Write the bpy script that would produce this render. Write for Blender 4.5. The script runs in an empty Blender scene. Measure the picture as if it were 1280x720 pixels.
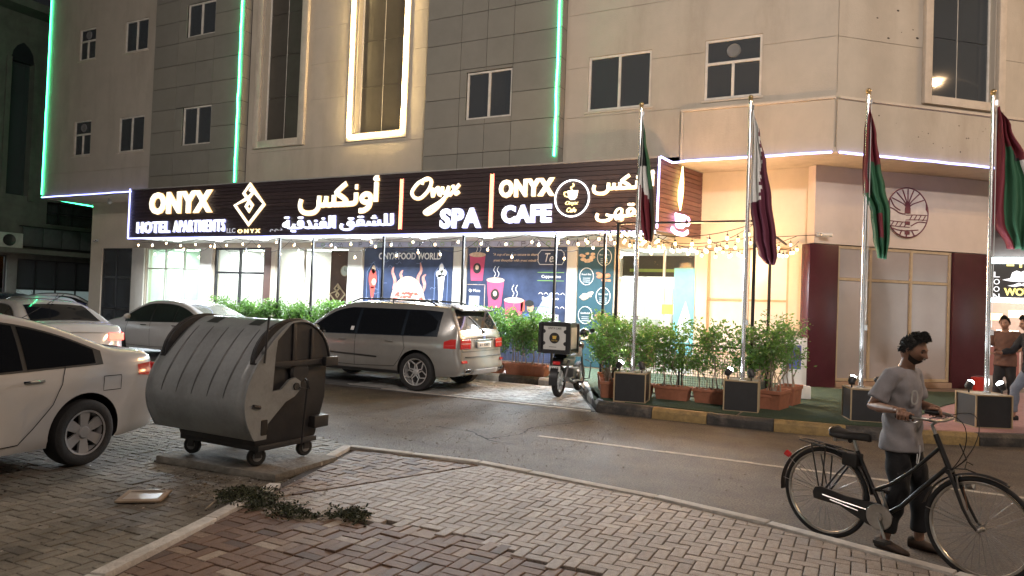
import bpy, bmesh, math, random
import numpy as np
from mathutils import Vector, Matrix

R = math.radians
sc = bpy.context.scene
C = sc.collection
rnd = random.Random(11)

# ------------------------------------------------------------------ camera
PITCH, ROLL, YAW, CAMH = R(1.23), R(2.12), R(27.4), 1.75
fw = Vector((-math.sin(YAW), math.cos(YAW), 0)); rt = Vector((math.cos(YAW), math.sin(YAW), 0)); up = Vector((0, 0, 1))
W_ = fw * math.cos(PITCH) + up * math.sin(PITCH); u2 = up * math.cos(PITCH) - fw * math.sin(PITCH)
R_ = rt * math.cos(ROLL) + u2 * math.sin(ROLL); U_ = u2 * math.cos(ROLL) - rt * math.sin(ROLL)
cam = bpy.data.objects.new('camera', bpy.data.cameras.new('camera')); C.objects.link(cam)
cam.data.sensor_width = 36; cam.data.lens = 900 / 1280 * 36; cam.data.clip_end = 2000; cam.data.clip_start = .05
cam.matrix_world = Matrix(((R_.x, U_.x, -W_.x, 0), (R_.y, U_.y, -W_.y, 0), (R_.z, U_.z, -W_.z, CAMH), (0, 0, 0, 1)))
sc.camera = cam

# ------------------------------------------------------------------ night sky and exposure
wd = bpy.data.worlds.new('World'); sc.world = wd; wd.use_nodes = True
nt = wd.node_tree; sky = nt.nodes.new('ShaderNodeTexSky'); sky.sky_type = 'NISHITA'; sky.sun_disc = False
sky.sun_elevation = R(-1.5); sky.sun_rotation = R(200)
nt.links.new(sky.outputs[0], nt.nodes['Background'].inputs[0]); nt.nodes['Background'].inputs[1].default_value = .05
sc.view_settings.view_transform = 'Standard'; sc.view_settings.look = 'None'
sc.view_settings.exposure = .28; sc.view_settings.gamma = 1
cy = sc.cycles
cy.use_denoising = True
try: cy.denoiser = 'OPENIMAGEDENOISE'
except Exception: pass
cy.max_bounces = 7; cy.diffuse_bounces = 3; cy.glossy_bounces = 3; cy.transmission_bounces = 5; cy.transparent_max_bounces = 12
cy.sample_clamp_indirect = 4; cy.sample_clamp_direct = 0; cy.caustics_reflective = False; cy.caustics_refractive = False
cy.blur_glossy = 1.0; cy.use_light_tree = True

# ------------------------------------------------------------------ materials
MATS = {}
def mat(name, col, rough=.6, metal=0., var=.12, scale=6., bump=0., bscale=80., emit=None, es=0., spec=.5, coat=0., dirt=0., dscale=1.2, dcol=(.05, .04, .03), streak=0., speck=0., sscale=110.):
    if name in MATS: return MATS[name]
    m = bpy.data.materials.new(name); m.use_nodes = True; n = m.node_tree.nodes; l = m.node_tree.links
    p = n['Principled BSDF']; p.inputs['Roughness'].default_value = rough; p.inputs['Metallic'].default_value = metal
    p.inputs['Specular IOR Level'].default_value = spec; p.inputs['Coat Weight'].default_value = coat; p.inputs['Coat Roughness'].default_value = .05
    tc = n.new('ShaderNodeTexCoord'); geo = n.new('ShaderNodeNewGeometry'); src = None
    if var > 0 or dirt > 0 or bump > 0:
        nz = n.new('ShaderNodeTexNoise'); nz.inputs['Scale'].default_value = scale; nz.inputs['Detail'].default_value = 6; nz.inputs['Roughness'].default_value = .65
        l.new(geo.outputs['Position'] if dirt < 0 else tc.outputs['Object'], nz.inputs['Vector'])
        mx = n.new('ShaderNodeMix'); mx.data_type = 'RGBA'
        mp = n.new('ShaderNodeMapRange'); mp.inputs['From Min'].default_value = .3; mp.inputs['From Max'].default_value = .7
        l.new(nz.outputs['Fac'], mp.inputs['Value']); l.new(mp.outputs[0], mx.inputs['Factor'])
        mx.inputs['A'].default_value = (*[c * (1 - var) for c in col], 1); mx.inputs['B'].default_value = (*[min(1, c * (1 + var)) for c in col], 1)
        src = mx.outputs['Result']
        if dirt > 0:
            n2 = n.new('ShaderNodeTexNoise'); n2.inputs['Scale'].default_value = dscale; n2.inputs['Detail'].default_value = 8; n2.inputs['Roughness'].default_value = .7
            v = geo.outputs['Position']
            if streak:
                ma = n.new('ShaderNodeMapping'); ma.inputs['Scale'].default_value = (1, 1, streak); l.new(v, ma.inputs['Vector']); v = ma.outputs[0]
            l.new(v, n2.inputs['Vector'])
            m2 = n.new('ShaderNodeMapRange'); m2.inputs['From Min'].default_value = .48; m2.inputs['From Max'].default_value = .72; m2.inputs['To Max'].default_value = dirt
            l.new(n2.outputs['Fac'], m2.inputs['Value'])
            mz = n.new('ShaderNodeMix'); mz.data_type = 'RGBA'; l.new(m2.outputs[0], mz.inputs['Factor']); l.new(src, mz.inputs['A']); mz.inputs['B'].default_value = (*dcol, 1)
            src = mz.outputs['Result']
        if speck > 0:
            n4 = n.new('ShaderNodeTexNoise'); n4.inputs['Scale'].default_value = sscale; n4.inputs['Detail'].default_value = 3; l.new(tc.outputs['Object'], n4.inputs['Vector'])
            m4 = n.new('ShaderNodeMapRange'); m4.inputs['From Min'].default_value = .35; m4.inputs['From Max'].default_value = .65; m4.inputs['To Min'].default_value = 1 - speck; m4.inputs['To Max'].default_value = 1 + speck; m4.clamp = True
            l.new(n4.outputs['Fac'], m4.inputs['Value']); vm = n.new('ShaderNodeVectorMath'); vm.operation = 'SCALE'; l.new(src, vm.inputs[0]); l.new(m4.outputs[0], vm.inputs['Scale']); src = vm.outputs[0]
        l.new(src, p.inputs['Base Color'])
    else: p.inputs['Base Color'].default_value = (*col, 1)
    if bump > 0:
        n3 = n.new('ShaderNodeTexNoise'); n3.inputs['Scale'].default_value = bscale; n3.inputs['Detail'].default_value = 4; l.new(tc.outputs['Object'], n3.inputs['Vector'])
        b = n.new('ShaderNodeBump'); b.inputs['Strength'].default_value = bump; b.inputs['Distance'].default_value = .02
        l.new(n3.outputs['Fac'], b.inputs['Height']); l.new(b.outputs[0], p.inputs['Normal'])
    if emit: p.inputs['Emission Color'].default_value = (*emit, 1); p.inputs['Emission Strength'].default_value = es
    MATS[name] = m; return m

def glass(name, tint=(1, 1, 1), clear=.8, rough=.02, base=(.02, .025, .03)):
    """thin pane: part see-through, part dark film, with a sharp reflection"""
    if name in MATS: return MATS[name]
    m = bpy.data.materials.new(name); m.use_nodes = True; n = m.node_tree.nodes; l = m.node_tree.links
    p = n['Principled BSDF']; p.inputs['Base Color'].default_value = (*base, 1); p.inputs['Roughness'].default_value = rough
    t = n.new('ShaderNodeBsdfTransparent'); t.inputs[0].default_value = (*tint, 1)
    mx = n.new('ShaderNodeMixShader'); lw = n.new('ShaderNodeLayerWeight'); lw.inputs[0].default_value = .5; fr = n.new('ShaderNodeMath'); fr.operation = 'POWER'; fr.inputs[1].default_value = 5.; l.new(lw.outputs['Facing'], fr.inputs[0])
    ma = n.new('ShaderNodeMath'); ma.operation = 'MULTIPLY_ADD'; ma.inputs[1].default_value = -clear; ma.inputs[2].default_value = clear
    l.new(fr.outputs[0], ma.inputs[0]); l.new(ma.outputs[0], mx.inputs[0]); l.new(p.outputs[0], mx.inputs[1]); l.new(t.outputs[0], mx.inputs[2])
    l.new(mx.outputs[0], n['Material Output'].inputs[0]); MATS[name] = m; return m

def leafmat(name, col):
    m = mat(name, col, .42, var=.25, scale=14); n = m.node_tree.nodes; l = m.node_tree.links; p = n['Principled BSDF']; t = n.new('ShaderNodeBsdfTranslucent'); t.inputs[0].default_value = (col[0] * 1.5, col[1] * 1.6, col[2] * .9, 1)
    mx = n.new('ShaderNodeMixShader'); mx.inputs[0].default_value = .42; l.new(p.outputs[0], mx.inputs[1]); l.new(t.outputs[0], mx.inputs[2]); l.new(mx.outputs[0], n['Material Output'].inputs[0]); return m
def emis(name, col, s, base=None):
    return mat(name, base or (.8, .8, .8), .5, var=0, emit=col, es=s)

# ------------------------------------------------------------------ mesh builder
class MB:
    def __init__(s): s.v = []; s.f = []; s.m = []; s.mi = 0
    def add(s, vs, fs, M=None):
        o = len(s.v)
        s.v += [tuple(M @ Vector(p)) if M else tuple(p) for p in vs]
        s.f += [tuple(i + o for i in f) for f in fs]; s.m += [s.mi] * len(fs); return s
    def box(s, x0, x1, y0, y1, z0, z1, M=None):
        if x0 > x1: x0, x1 = x1, x0
        if y0 > y1: y0, y1 = y1, y0
        if z0 > z1: z0, z1 = z1, z0
        return s.add([(x0,y0,z0),(x1,y0,z0),(x1,y1,z0),(x0,y1,z0),(x0,y0,z1),(x1,y0,z1),(x1,y1,z1),(x0,y1,z1)],
                     [(3,2,1,0),(4,5,6,7),(0,1,5,4),(1,2,6,5),(2,3,7,6),(3,0,4,7)], M)
    def tube(s, path, r, n=8, closed=False, caps=True, M=None, flat=1.):
        P = [Vector(p) for p in path]; k = len(P); rs = list(r) if hasattr(r, '__len__') else [r] * k
        vs = []; prev = None
        for i in range(k):
            if closed: t = P[(i + 1) % k] - P[i - 1]
            else: t = P[min(i + 1, k - 1)] - P[max(i - 1, 0)]
            t.normalize()
            if prev is None:
                a = Vector((0, 0, 1)) if abs(t.z) < .9 else Vector((1, 0, 0))
                u = t.cross(a).normalized()
            else: u = (prev - t * prev.dot(t)).normalized()
            prev = u; w = t.cross(u)
            for j in range(n):
                an = 2 * math.pi * j / n; vs.append(P[i] + (u * math.cos(an) + w * math.sin(an) * flat) * rs[i])
        fs = []
        for i in range(k if closed else k - 1):
            for j in range(n):
                a = i * n + j; b = i * n + (j + 1) % n; c = ((i + 1) % k) * n + (j + 1) % n; d = ((i + 1) % k) * n + j
                fs.append((a, b, c, d))
        if caps and not closed: fs += [tuple(range(n))[::-1], tuple((k - 1) * n + j for j in range(n))]
        return s.add(vs, fs, M)
    def lathe(s, prof, n=24, M=None, closed=False, caps=True):
        vs = []; fs = []; k = len(prof)
        for i, (r, z) in enumerate(prof):
            for j in range(n):
                a = 2 * math.pi * j / n; vs.append((r * math.cos(a), r * math.sin(a), z))
        for i in range(k if closed else k - 1):
            for j in range(n): fs.append((i * n + j, i * n + (j + 1) % n, ((i + 1) % k) * n + (j + 1) % n, ((i + 1) % k) * n + j))
        if caps and not closed:
            if prof[0][0] > 1e-6: fs.append(tuple(range(n))[::-1])
            if prof[-1][0] > 1e-6: fs.append(tuple((k - 1) * n + j for j in range(n)))
        return s.add(vs, fs, M)
    def ball(s, c, r, n=10, sc3=(1, 1, 1), M=None):
        prof = [(math.sin(math.pi * i / (n // 2)) * r + 1e-5, -math.cos(math.pi * i / (n // 2)) * r) for i in range(n // 2 + 1)]
        T = Matrix.Translation(c) @ Matrix.Diagonal((*sc3, 1))
        return s.lathe(prof, n, (M @ T) if M else T)
    def prism(s, poly, d0, d1, M=None):
        """polygon in (x,z), extruded along y from d0 to d1"""
        n = len(poly); vs = [(x, d0, z) for x, z in poly] + [(x, d1, z) for x, z in poly]
        fs = [tuple(range(n)), tuple(range(2 * n - 1, n - 1, -1))] + [(i, i + n, (i + 1) % n + n, (i + 1) % n) for i in range(n)]
        return s.add(vs, fs, M)
    def grid(s, fn, us, vs_, M=None, flip=False):
        V = [fn(u, v) for u in us for v in vs_]; m = len(vs_); fs = []
        for i in range(len(us) - 1):
            for j in range(m - 1):
                q = (i * m + j, (i + 1) * m + j, (i + 1) * m + j + 1, i * m + j + 1); fs.append(q[::-1] if flip else q)
        return s.add(V, fs, M)
    def build(s, name, mats, parent=None, world=False, smooth=None, bevel=0, fix=True, thick=0):
        me = bpy.data.meshes.new(name)
        vs = s.v
        if world and parent is not None:
            o = rootloc(parent); vs = [(x - o.x, y - o.y, z - o.z) for x, y, z in vs]
        me.from_pydata(vs, [], s.f)
        if not isinstance(mats, (list, tuple)): mats = [mats]
        for q in mats: me.materials.append(q)
        if len(mats) > 1: me.polygons.foreach_set('material_index', s.m)
        if fix or bevel or thick:
            bm = bmesh.new(); bm.from_mesh(me)
            if fix: bmesh.ops.recalc_face_normals(bm, faces=bm.faces)
            if bevel: bmesh.ops.bevel(bm, geom=[e for e in bm.edges if e.is_manifold and e.calc_face_angle(0) > .6], offset=bevel, segments=2, affect='EDGES', profile=.6)
            if thick: bmesh.ops.solidify(bm, geom=bm.faces[:], thickness=thick)
            bm.to_mesh(me); bm.free()
        if smooth is not None or bevel:
            me.polygons.foreach_set('use_smooth', [True] * len(me.polygons)); me.set_sharp_from_angle(angle=R(smooth or 40))
        me.update()
        ob = bpy.data.objects.new(name, me); C.objects.link(ob)
        if parent is not None: ob.parent = parent
        return ob

def rootloc(o):
    v = Vector((0, 0, 0))
    while o is not None: v = v + o.location; o = o.parent
    return v
def tag(o, label=None, cat=None, group=None, kind=None):
    for k, x in (('label', label), ('category', cat), ('group', group), ('kind', kind)):
        if x: o[k] = x
    return o
def thing(name, label, cat, loc=(0, 0, 0), rz=0, group=None):
    o = bpy.data.objects.new(name, None); C.objects.link(o); o.location = loc; o.rotation_euler = (0, 0, rz); o.empty_display_size = .2
    return tag(o, label, cat, group)
def dup(root, loc=None, rz=None, label=None, group=None, parent=None):
    c = root.copy(); C.objects.link(c); c.parent = parent
    if loc is not None: c.location = loc
    if rz is not None: c.rotation_euler = (0, 0, rz)
    if label: c['label'] = label
    if group: c['group'] = group
    for ch in list(root.children): dup(ch, parent=c)
    return c
def share(name, me, parent=None, loc=(0, 0, 0), rot=(0, 0, 0), scale=None):
    o = bpy.data.objects.new(name, me); C.objects.link(o); o.parent = parent; o.location = loc; o.rotation_euler = rot
    if scale: o.scale = scale
    return o
def lamp(name, kind, loc, energy, col, size=.3, target=None, spot=None, sizey=None, parent=None):
    d = bpy.data.lights.new(name, kind); d.energy = energy; d.color = col
    if kind == 'AREA':
        d.size = size
        if sizey: d.shape = 'RECTANGLE'; d.size_y = sizey
    else: d.shadow_soft_size = size
    if spot: d.spot_size = R(spot); d.spot_blend = .6
    o = bpy.data.objects.new(name, d); C.objects.link(o); o.location = loc
    if target is not None: o.rotation_euler = (Vector(target) - Vector(loc)).to_track_quat('-Z', 'Y').to_euler()
    if parent is not None: o.parent = parent; o.location = Vector(loc) - rootloc(parent)
    return o

def textmesh(s, bold=0., extrude=.02, shear=0., spacing=1.):
    cu = bpy.data.curves.new('t', 'FONT'); cu.body = s; cu.extrude = extrude; cu.offset = bold; cu.shear = shear; cu.space_character = spacing; cu.resolution_u = 3
    ob = bpy.data.objects.new('t', cu); C.objects.link(ob)
    me = bpy.data.meshes.new_from_object(ob.evaluated_get(bpy.context.evaluated_depsgraph_get()))
    bpy.data.objects.remove(ob); bpy.data.curves.remove(cu); return me
def islands(me):
    p = list(range(len(me.vertices)))
    def fd(a):
        while p[a] != a: p[a] = p[p[a]]; a = p[a]
        return a
    for e in me.edges:
        a, b = fd(e.vertices[0]), fd(e.vertices[1])
        if a != b: p[a] = b
    return [fd(i) for i in range(len(p))]
def text(s, x0, x1, z0, z1, y, mats, parent, name='letter', bold=0., depth=.03, shear=0., split=True, T=None, spacing=1., world=True):
    """lettering fitted to the box x0..x1, z0..z1 on a wall facing -y; one part for each letter when split"""
    me = textmesh(s, bold, .02, shear, spacing)
    if not me.vertices: return []
    co = [v.co.copy() for v in me.vertices]
    ax, bx_ = min(c.x for c in co), max(c.x for c in co); az, bz = min(c.y for c in co), max(c.y for c in co)
    def tr(c):
        q = Vector((x0 + (c.x - ax) / (bx_ - ax) * (x1 - x0), y + (-depth if c.z > 0 else 0), z0 + (c.y - az) / (bz - az) * (z1 - z0)))
        return T @ q if T else q
    co = [tr(c) for c in co]
    # weld first so each glyph is one island
    bm = bmesh.new(); bm.from_mesh(me)
    for v, c in zip(bm.verts, co): v.co = c
    bmesh.ops.remove_doubles(bm, verts=bm.verts, dist=1e-5); bm.to_mesh(me); bm.free()
    isl = islands(me) if split else [0] * len(me.vertices)
    # merge islands that overlap in x (dots, accents) only when split
    out = []
    for k in dict.fromkeys(isl):
        ids = [i for i, q in enumerate(isl) if q == k]; mp = {i: j for j, i in enumerate(ids)}
        b = MB(); b.v = [tuple(me.vertices[i].co) for i in ids]
        b.f = [tuple(mp[i] for i in p.vertices) for p in me.polygons if p.vertices[0] in mp]; b.m = [0] * len(b.f)
        out.append(b.build(name, mats, parent, world=world, fix=True))
    bpy.data.meshes.remove(me); return out
def stroke(mb, pts, w, y0, y1, smooth=6, M=None, taper=None):
    """flat pen stroke in the (x,z) plane along a smoothed line, extruded in y"""
    P = [Vector((a, 0, b)) for a, b in pts]
    if smooth and len(P) > 2:
        Q = []
        for i in range(len(P) - 1):
            a, b, c, d = P[max(i - 1, 0)], P[i], P[i + 1], P[min(i + 2, len(P) - 1)]
            for k in range(smooth):
                t = k / smooth; Q.append(.5 * ((2 * b) + (-a + c) * t + (2 * a - 5 * b + 4 * c - d) * t * t + (-a + 3 * b - 3 * c + d) * t ** 3))
        P = Q + [P[-1]]
    n = len(P); vs = []
    for i in range(n):
        t = (P[min(i + 1, n - 1)] - P[max(i - 1, 0)]).normalized(); nn = Vector((-t.z, 0, t.x))
        h = w / 2 * (taper(i / (n - 1)) if taper else 1)
        for q in (P[i] + nn * h, P[i] - nn * h): vs += [(q.x, y0, q.z), (q.x, y1, q.z)]
    fs = []
    for i in range(n - 1):
        a = 4 * i; b = a + 4
        fs += [(a, b, b + 2, a + 2), (a + 1, a + 3, b + 3, b + 1), (a, a + 1, b + 1, b), (a + 2, b + 2, b + 3, a + 3)]
    fs += [(0, 2, 3, 1), (4 * n - 4, 4 * n - 3, 4 * n - 1, 4 * n - 2)]
    mb.add(vs, fs, M)

def wallholes(mb, x0, x1, z0, z1, holes, y=0., depth=.25, M=None):
    """wall face at y with rectangular openings; holes = (x0,x1,z0,z1[,depth,back])"""
    xs = sorted({x0, x1} | {min(max(h[i], x0), x1) for h in holes for i in (0, 1)}); zs = sorted({z0, z1} | {min(max(h[i], z0), z1) for h in holes for i in (2, 3)})
    def inh(x, z):
        for h in holes:
            if h[0] < x < h[1] and h[2] < z < h[3]: return True
        return False
    for i in range(len(xs) - 1):
        for j in range(len(zs) - 1):
            if not inh((xs[i] + xs[i + 1]) / 2, (zs[j] + zs[j + 1]) / 2):
                mb.add([(xs[i], y, zs[j]), (xs[i + 1], y, zs[j]), (xs[i + 1], y, zs[j + 1]), (xs[i], y, zs[j + 1])], [(0, 1, 2, 3)], M)
    for h in holes:
        d = h[4] if len(h) > 4 else depth; a, b, c, e = h[:4]
        mb.add([(a, y, c), (b, y, c), (b, y, e), (a, y, e), (a, y + d, c), (b, y + d, c), (b, y + d, e), (a, y + d, e)],
               [(0, 4, 5, 1), (1, 5, 6, 2), (2, 6, 7, 3), (3, 7, 4, 0)] + ([(4, 7, 6, 5)] if len(h) > 5 else []), M)

def street_lamp(loc, rz, label, watts, col, H=10.5):
    t = thing('street_lamp', label, 'street lamp', loc, rz, 'street lamps')
    g = mat('galvanised', (.4, .4, .41), .45, .8)
    MB().tube([(0, 0, 0), (0, 0, H)], [.11, .06], 12).lathe([(.16, 0), (.16, .5), (.11, .55)], 12).build('pole', g, t, smooth=40)
    for s in (-1, 1):
        MB().tube([(0, 0, H - .15), (s * .6, 0, H + .12), (s * 1.3, 0, H + .18)], [.045, .04, .035], 8).build('arm', g, t, smooth=40)
        h = MB().prism([(s * 1.2, H + .14), (s * 1.25, H + .28), (s * 1.7, H + .30), (s * 1.95, H + .20), (s * 1.95, H + .14)], -.16, .16).build('lamp_head', g, t, bevel=.01)
        MB().box(min(s * 1.3, s * 1.9), max(s * 1.3, s * 1.9), -.13, .13, H + .1, H + .135).build('lamp_lens', emis('sodium_lens', col, 25), h)
        d = bpy.data.lights.new('street_light', 'POINT'); d.energy = watts; d.color = col; d.shadow_soft_size = .10
        o = bpy.data.objects.new('street_light', d); C.objects.link(o); o.parent = t; o.location = (s * 1.6, 0, H + .02)
    return t
# ================================================================== ground, road, paving, kerbs
asphalt = mat('asphalt', (.10, .085, .072), .68, var=.35, scale=2.2, bump=1., bscale=140, dirt=.65, dscale=.6, dcol=(.18, .14, .10), speck=.55, sscale=55)
g = MB(); g.box(-420, 420, -420, 420, -.4, 0)
tag(g.build('ground', asphalt), 'worn dusty asphalt street running past the hotel', None, kind='structure')
# loose grit on the road by the paving corner
gr = MB()
for _ in range(2600):
    x = rnd.uniform(-10, 1); y = rnd.uniform(6.9, 11.2)
    if rnd.random() > (.9 if x < -3 else .25): continue
    s = rnd.uniform(.004, .014); a = rnd.random() * 3
    gr.add([(x + s * math.cos(a + k * 2.1), y + s * math.sin(a + k * 2.1), .001) for k in range(3)] + [(x, y, s * .9)], [(0, 1, 3), (1, 2, 3), (2, 0, 3)])
tag(gr.build('gravel', mat('grit', (.22, .18, .14), .9, var=.3), fix=False), 'scattered grit and small stones on the asphalt', None, kind='stuff')
# cracks in the asphalt
for pts in ([(-4.0, 8.0), (-4.5, 8.1), (-4.9, 8.45), (-5.6, 8.5)], [(-4.5, 8.1), (-4.3, 8.7), (-4.4, 9.3), (-4.1, 10.1), (-3.9, 10.8)]):
    b = MB(); P = []
    for (a, c) in zip(pts[:-1], pts[1:]):
        for k in range(8): t = k / 8; P.append((a[0] + (c[0] - a[0]) * t + rnd.uniform(-.03, .03), a[1] + (c[1] - a[1]) * t + rnd.uniform(-.03, .03)))
    for p, q in zip(P[:-1], P[1:]):
        d = Vector((q[0] - p[0], q[1] - p[1], 0)).normalized(); w = rnd.uniform(.006, .02); nx, ny = -d.y * w, d.x * w
        b.add([(p[0] + nx, p[1] + ny, .002), (p[0] - nx, p[1] - ny, .002), (q[0] - nx, q[1] - ny, .002), (q[0] + nx, q[1] + ny, .002)], [(0, 1, 2, 3)])
    tag(b.build('road_crack', mat('crack', (.02, .018, .016), .95)), kind='structure')
# worn painted line
ln = MB(); x = -4.05
while x < 12:
    w = .34; o = rnd.uniform(-.008, .008)
    if rnd.random() > .08: ln.box(x, x + w + .002, 8.70 + o + .01 * (x + 4), 8.80 + o + .01 * (x + 4) - rnd.uniform(0, .02), .001, .004)
    x += w
tag(ln.build('road_marking', mat('road_paint', (.42, .38, .32), .8, var=.3, scale=14, dirt=.7, dscale=9, dcol=(.1, .09, .08))), 'worn pale line painted along the road', None, kind='structure')

# ---- brick paving: herringbone bricks clipped to the paved shapes
def clip(poly, A, B):
    o = []; 
    def sd(p): return (B[0] - A[0]) * (p[1] - A[1]) - (B[1] - A[1]) * (p[0] - A[0])
    for i in range(len(poly)):
        p, q = poly[i - 1], poly[i]; a, b = sd(p), sd(q)
        if a >= 0 and b < 0 or a < 0 and b >= 0: t = a / (a - b); o.append((p[0] + (q[0] - p[0]) * t, p[1] + (q[1] - p[1]) * t))
        if b >= 0: o.append(q)
    return o
def area(p): return abs(sum(p[i - 1][0] * p[i][1] - p[i][0] * p[i - 1][1] for i in range(len(p)))) / 2
def herring(bounds, a=.092, ang=0.):
    cs, sn = math.cos(ang), math.sin(ang); n = int(max(abs(v) for v in bounds) / a * 1.6) + 4
    for i in range(-n, n):
        for j in range(-n // 2, n // 2):
            ox, oy = i + 2 * j, i - 2 * j
            for (u0, u1, v0, v1) in ((0, 2, 0, 1), (0, 1, 1, 3)):
                cx, cy_ = (ox + (u0 + u1) / 2) * a, (oy + (v0 + v1) / 2) * a
                X, Y = cx * cs - cy_ * sn, cx * sn + cy_ * cs
                if bounds[0] < X < bounds[1] and bounds[2] < Y < bounds[3]: yield X, Y, ang + (0 if u1 - u0 == 2 else math.pi / 2)
def basket(bounds):
    for i in range(int(bounds[0] / .184) - 1, int(bounds[1] / .184) + 2):
        for j in range(int(bounds[2] / .184) - 1, int(bounds[3] / .184) + 2):
            for k in (0, 1):
                if (i + j) % 2: yield i * .184 + .092, j * .184 + .046 + k * .092, 0.
                else: yield i * .184 + .046 + k * .092, j * .184 + .092, math.pi / 2
def visible(x, y, m=20):
    q = Vector((x, y, .1 - CAMH)); d = q.dot(W_)
    if d < 1: return False
    return -640 - m < 900 * q.dot(R_) / d < 640 + m and -900 * q.dot(U_) / d < 360 + m
def bmats(pre, cols, d, dc): return [mat(pre + str(i), c, .66, var=.22, scale=26, bump=.5, bscale=130, dirt=d, dscale=1.7, dcol=dc, speck=.3, sscale=150) for i, c in enumerate(cols)]
# one brick mesh with rounded arrises for each tone
def brick_mesh(name, m):
    b = MB(); L, w, h, c = .0885, .0425, .06, .004
    vs = []
    for (z, k) in ((-h, 0), (-c, 0), (0, c)): vs += [(-L + k, -w + k, z), (L - k, -w + k, z), (L - k, w - k, z), (-L + k, w - k, z)]
    fs = [(8, 9, 10, 11)] + [(4 * r + i, 4 * r + (i + 1) % 4, 4 * r + 4 + (i + 1) % 4, 4 * r + 4 + i) for r in (0, 1) for i in range(4)]
    b.add(vs, fs); o = b.build(name, m, fix=False); me = o.data; bpy.data.objects.remove(o); return me
def pave(parent, bricks, edges, z, mats, maxobj=300, jit=.0012, tilt=.004):
    """bricks wholly inside become objects (the largest in view), the rest one mesh"""
    meshes = [brick_mesh('brick', m) for m in mats]; ob = []; st = []
    for (x, y, a) in bricks:
        if not visible(x, y): continue
        c, s = math.cos(a), math.sin(a); poly = [(x + u * c - v * s, y + u * s + v * c) for u, v in ((-.0885, -.0425), (.0885, -.0425), (.0885, .0425), (-.0885, .0425))]
        p = poly; A0 = area(poly)
        for A, B in (edges(x, y) if callable(edges) else edges): p = clip(p, A, B) if len(p) > 2 else []
        if len(p) < 3 or area(p) < A0 * .06: continue
        k = min(len(mats) - 1, int(abs(rnd.gauss(0, .75)))) if rnd.random() < .8 else rnd.randrange(len(mats))
        if area(p) > A0 * .999: ob.append((x * x + y * y, x, y, a, k))
        else: st.append((p, k))
    ob.sort()
    for d, x, y, a, k in ob[:maxobj]:
        share('brick', meshes[k], parent, (x, y, z + rnd.gauss(0, jit)), (rnd.gauss(0, tilt), rnd.gauss(0, tilt), a))
    b = MB()
    for d, x, y, a, k in ob[maxobj:]:
        b.mi = k; me = meshes[k]; M = Matrix.Translation((x, y, z + rnd.gauss(0, jit))) @ Matrix.Rotation(a, 4, 'Z') @ Matrix.Rotation(rnd.gauss(0, tilt), 4, 'X')
        b.add([v.co for v in me.vertices], [tuple(f.vertices) for f in me.polygons], M)
    for p, k in st:
        b.mi = k; n = len(p); b.add([(q[0], q[1], z - .002) for q in p] + [(q[0], q[1], z - .06) for q in p], [tuple(range(n))] + [(i, i + n, (i + 1) % n + n, (i + 1) % n) for i in range(n)])
    if b.v: tag(b.build('brick_field', mats, parent, fix=True), kind='stuff')

ZW = .10; ZL = .05
CORN = (-5.24, 6.31)
EDGE = [CORN, (-3.67, 6.50), (-3.05, 6.42), (-1.74, 6.25), (-.77, 6.0), (.45, 5.55), (1.9, 4.9)]
LEFT = [CORN, (-4.68, 4.69), (-4.33, 3.72), (-3.98, 2.63), (-3.3, .5)]
sand = mat('joint_sand', (.055, .040, .030), .95, var=.3, scale=30, bump=.4)
# raised footpath the camera stands on
w_ = MB(); poly = EDGE + [(3, -3), (-2.2, -3)] + LEFT[::-1][:-1]
n = len(poly); w_.add([(x, y, ZW - .025) for x, y in poly] + [(x, y, -.05) for x, y in poly], [tuple(range(n))] + [(i, i + n, (i + 1) % n + n, (i + 1) % n) for i in range(n)])
path = tag(w_.build('pavement', sand), 'raised brick footpath in the foreground with brown patched corner', kind='structure')
def seg(P, inside):
    out = []
    for a, b in zip(P[:-1], P[1:]):
        s = (b[0] - a[0]) * (inside[1] - a[1]) - (b[1] - a[1]) * (inside[0] - a[0]); out.append((a, b) if s > 0 else (b, a))
    return out
INW = (-2.5, 4.5)
eR = seg(EDGE, INW); eR = [((a[0] + (.06 * (b[1] - a[1])) / math.dist(a, b) * -1, a[1] + .06 * (b[0] - a[0]) / math.dist(a, b)), (b[0] - .06 * (b[1] - a[1]) / math.dist(a, b), b[1] + .06 * (b[0] - a[0]) / math.dist(a, b))) for a, b in eR]
eL = seg(LEFT, INW); eL = [((a[0] - .06 * (b[1] - a[1]) / math.dist(a, b), a[1] + .06 * (b[0] - a[0]) / math.dist(a, b)), (b[0] - .06 * (b[1] - a[1]) / math.dist(a, b), b[1] + .06 * (b[0] - a[0]) / math.dist(a, b))) for a, b in eL]
# dividing lines: dirty triangle at the corner, brown patch in front
TRI = ((-4.36, 4.45), (-3.60, 6.48))
PATCH = [(-4.05, 4.10), (-2.98, 4.40), (-2.23, 4.38), (-1.58, 4.20), (-.2, 3.6)]
def inpatch(x, y):
    for a, b in zip(PATCH[:-1], PATCH[1:]):
        if a[0] <= x <= b[0]: return y < a[1] + (b[1] - a[1]) * (x - a[0]) / (b[0] - a[0])
    return x < -4.05 and y < 4.10
def intri(x, y): return (TRI[1][0] - TRI[0][0]) * (y - TRI[0][1]) - (TRI[1][1] - TRI[0][1]) * (x - TRI[0][0]) > 0 and y > 4.3
tan = bmats('paver_tan', [(.33, .28, .24), (.37, .315, .27), (.29, .245, .21), (.42, .37, .33), (.25, .205, .175)], .45, (.10, .075, .06))
brown = bmats('paver_brown', [(.165, .098, .066), (.235, .16, .11), (.125, .074, .052), (.32, .25, .19), (.09, .055, .04)], .6, (.06, .035, .026))
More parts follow.
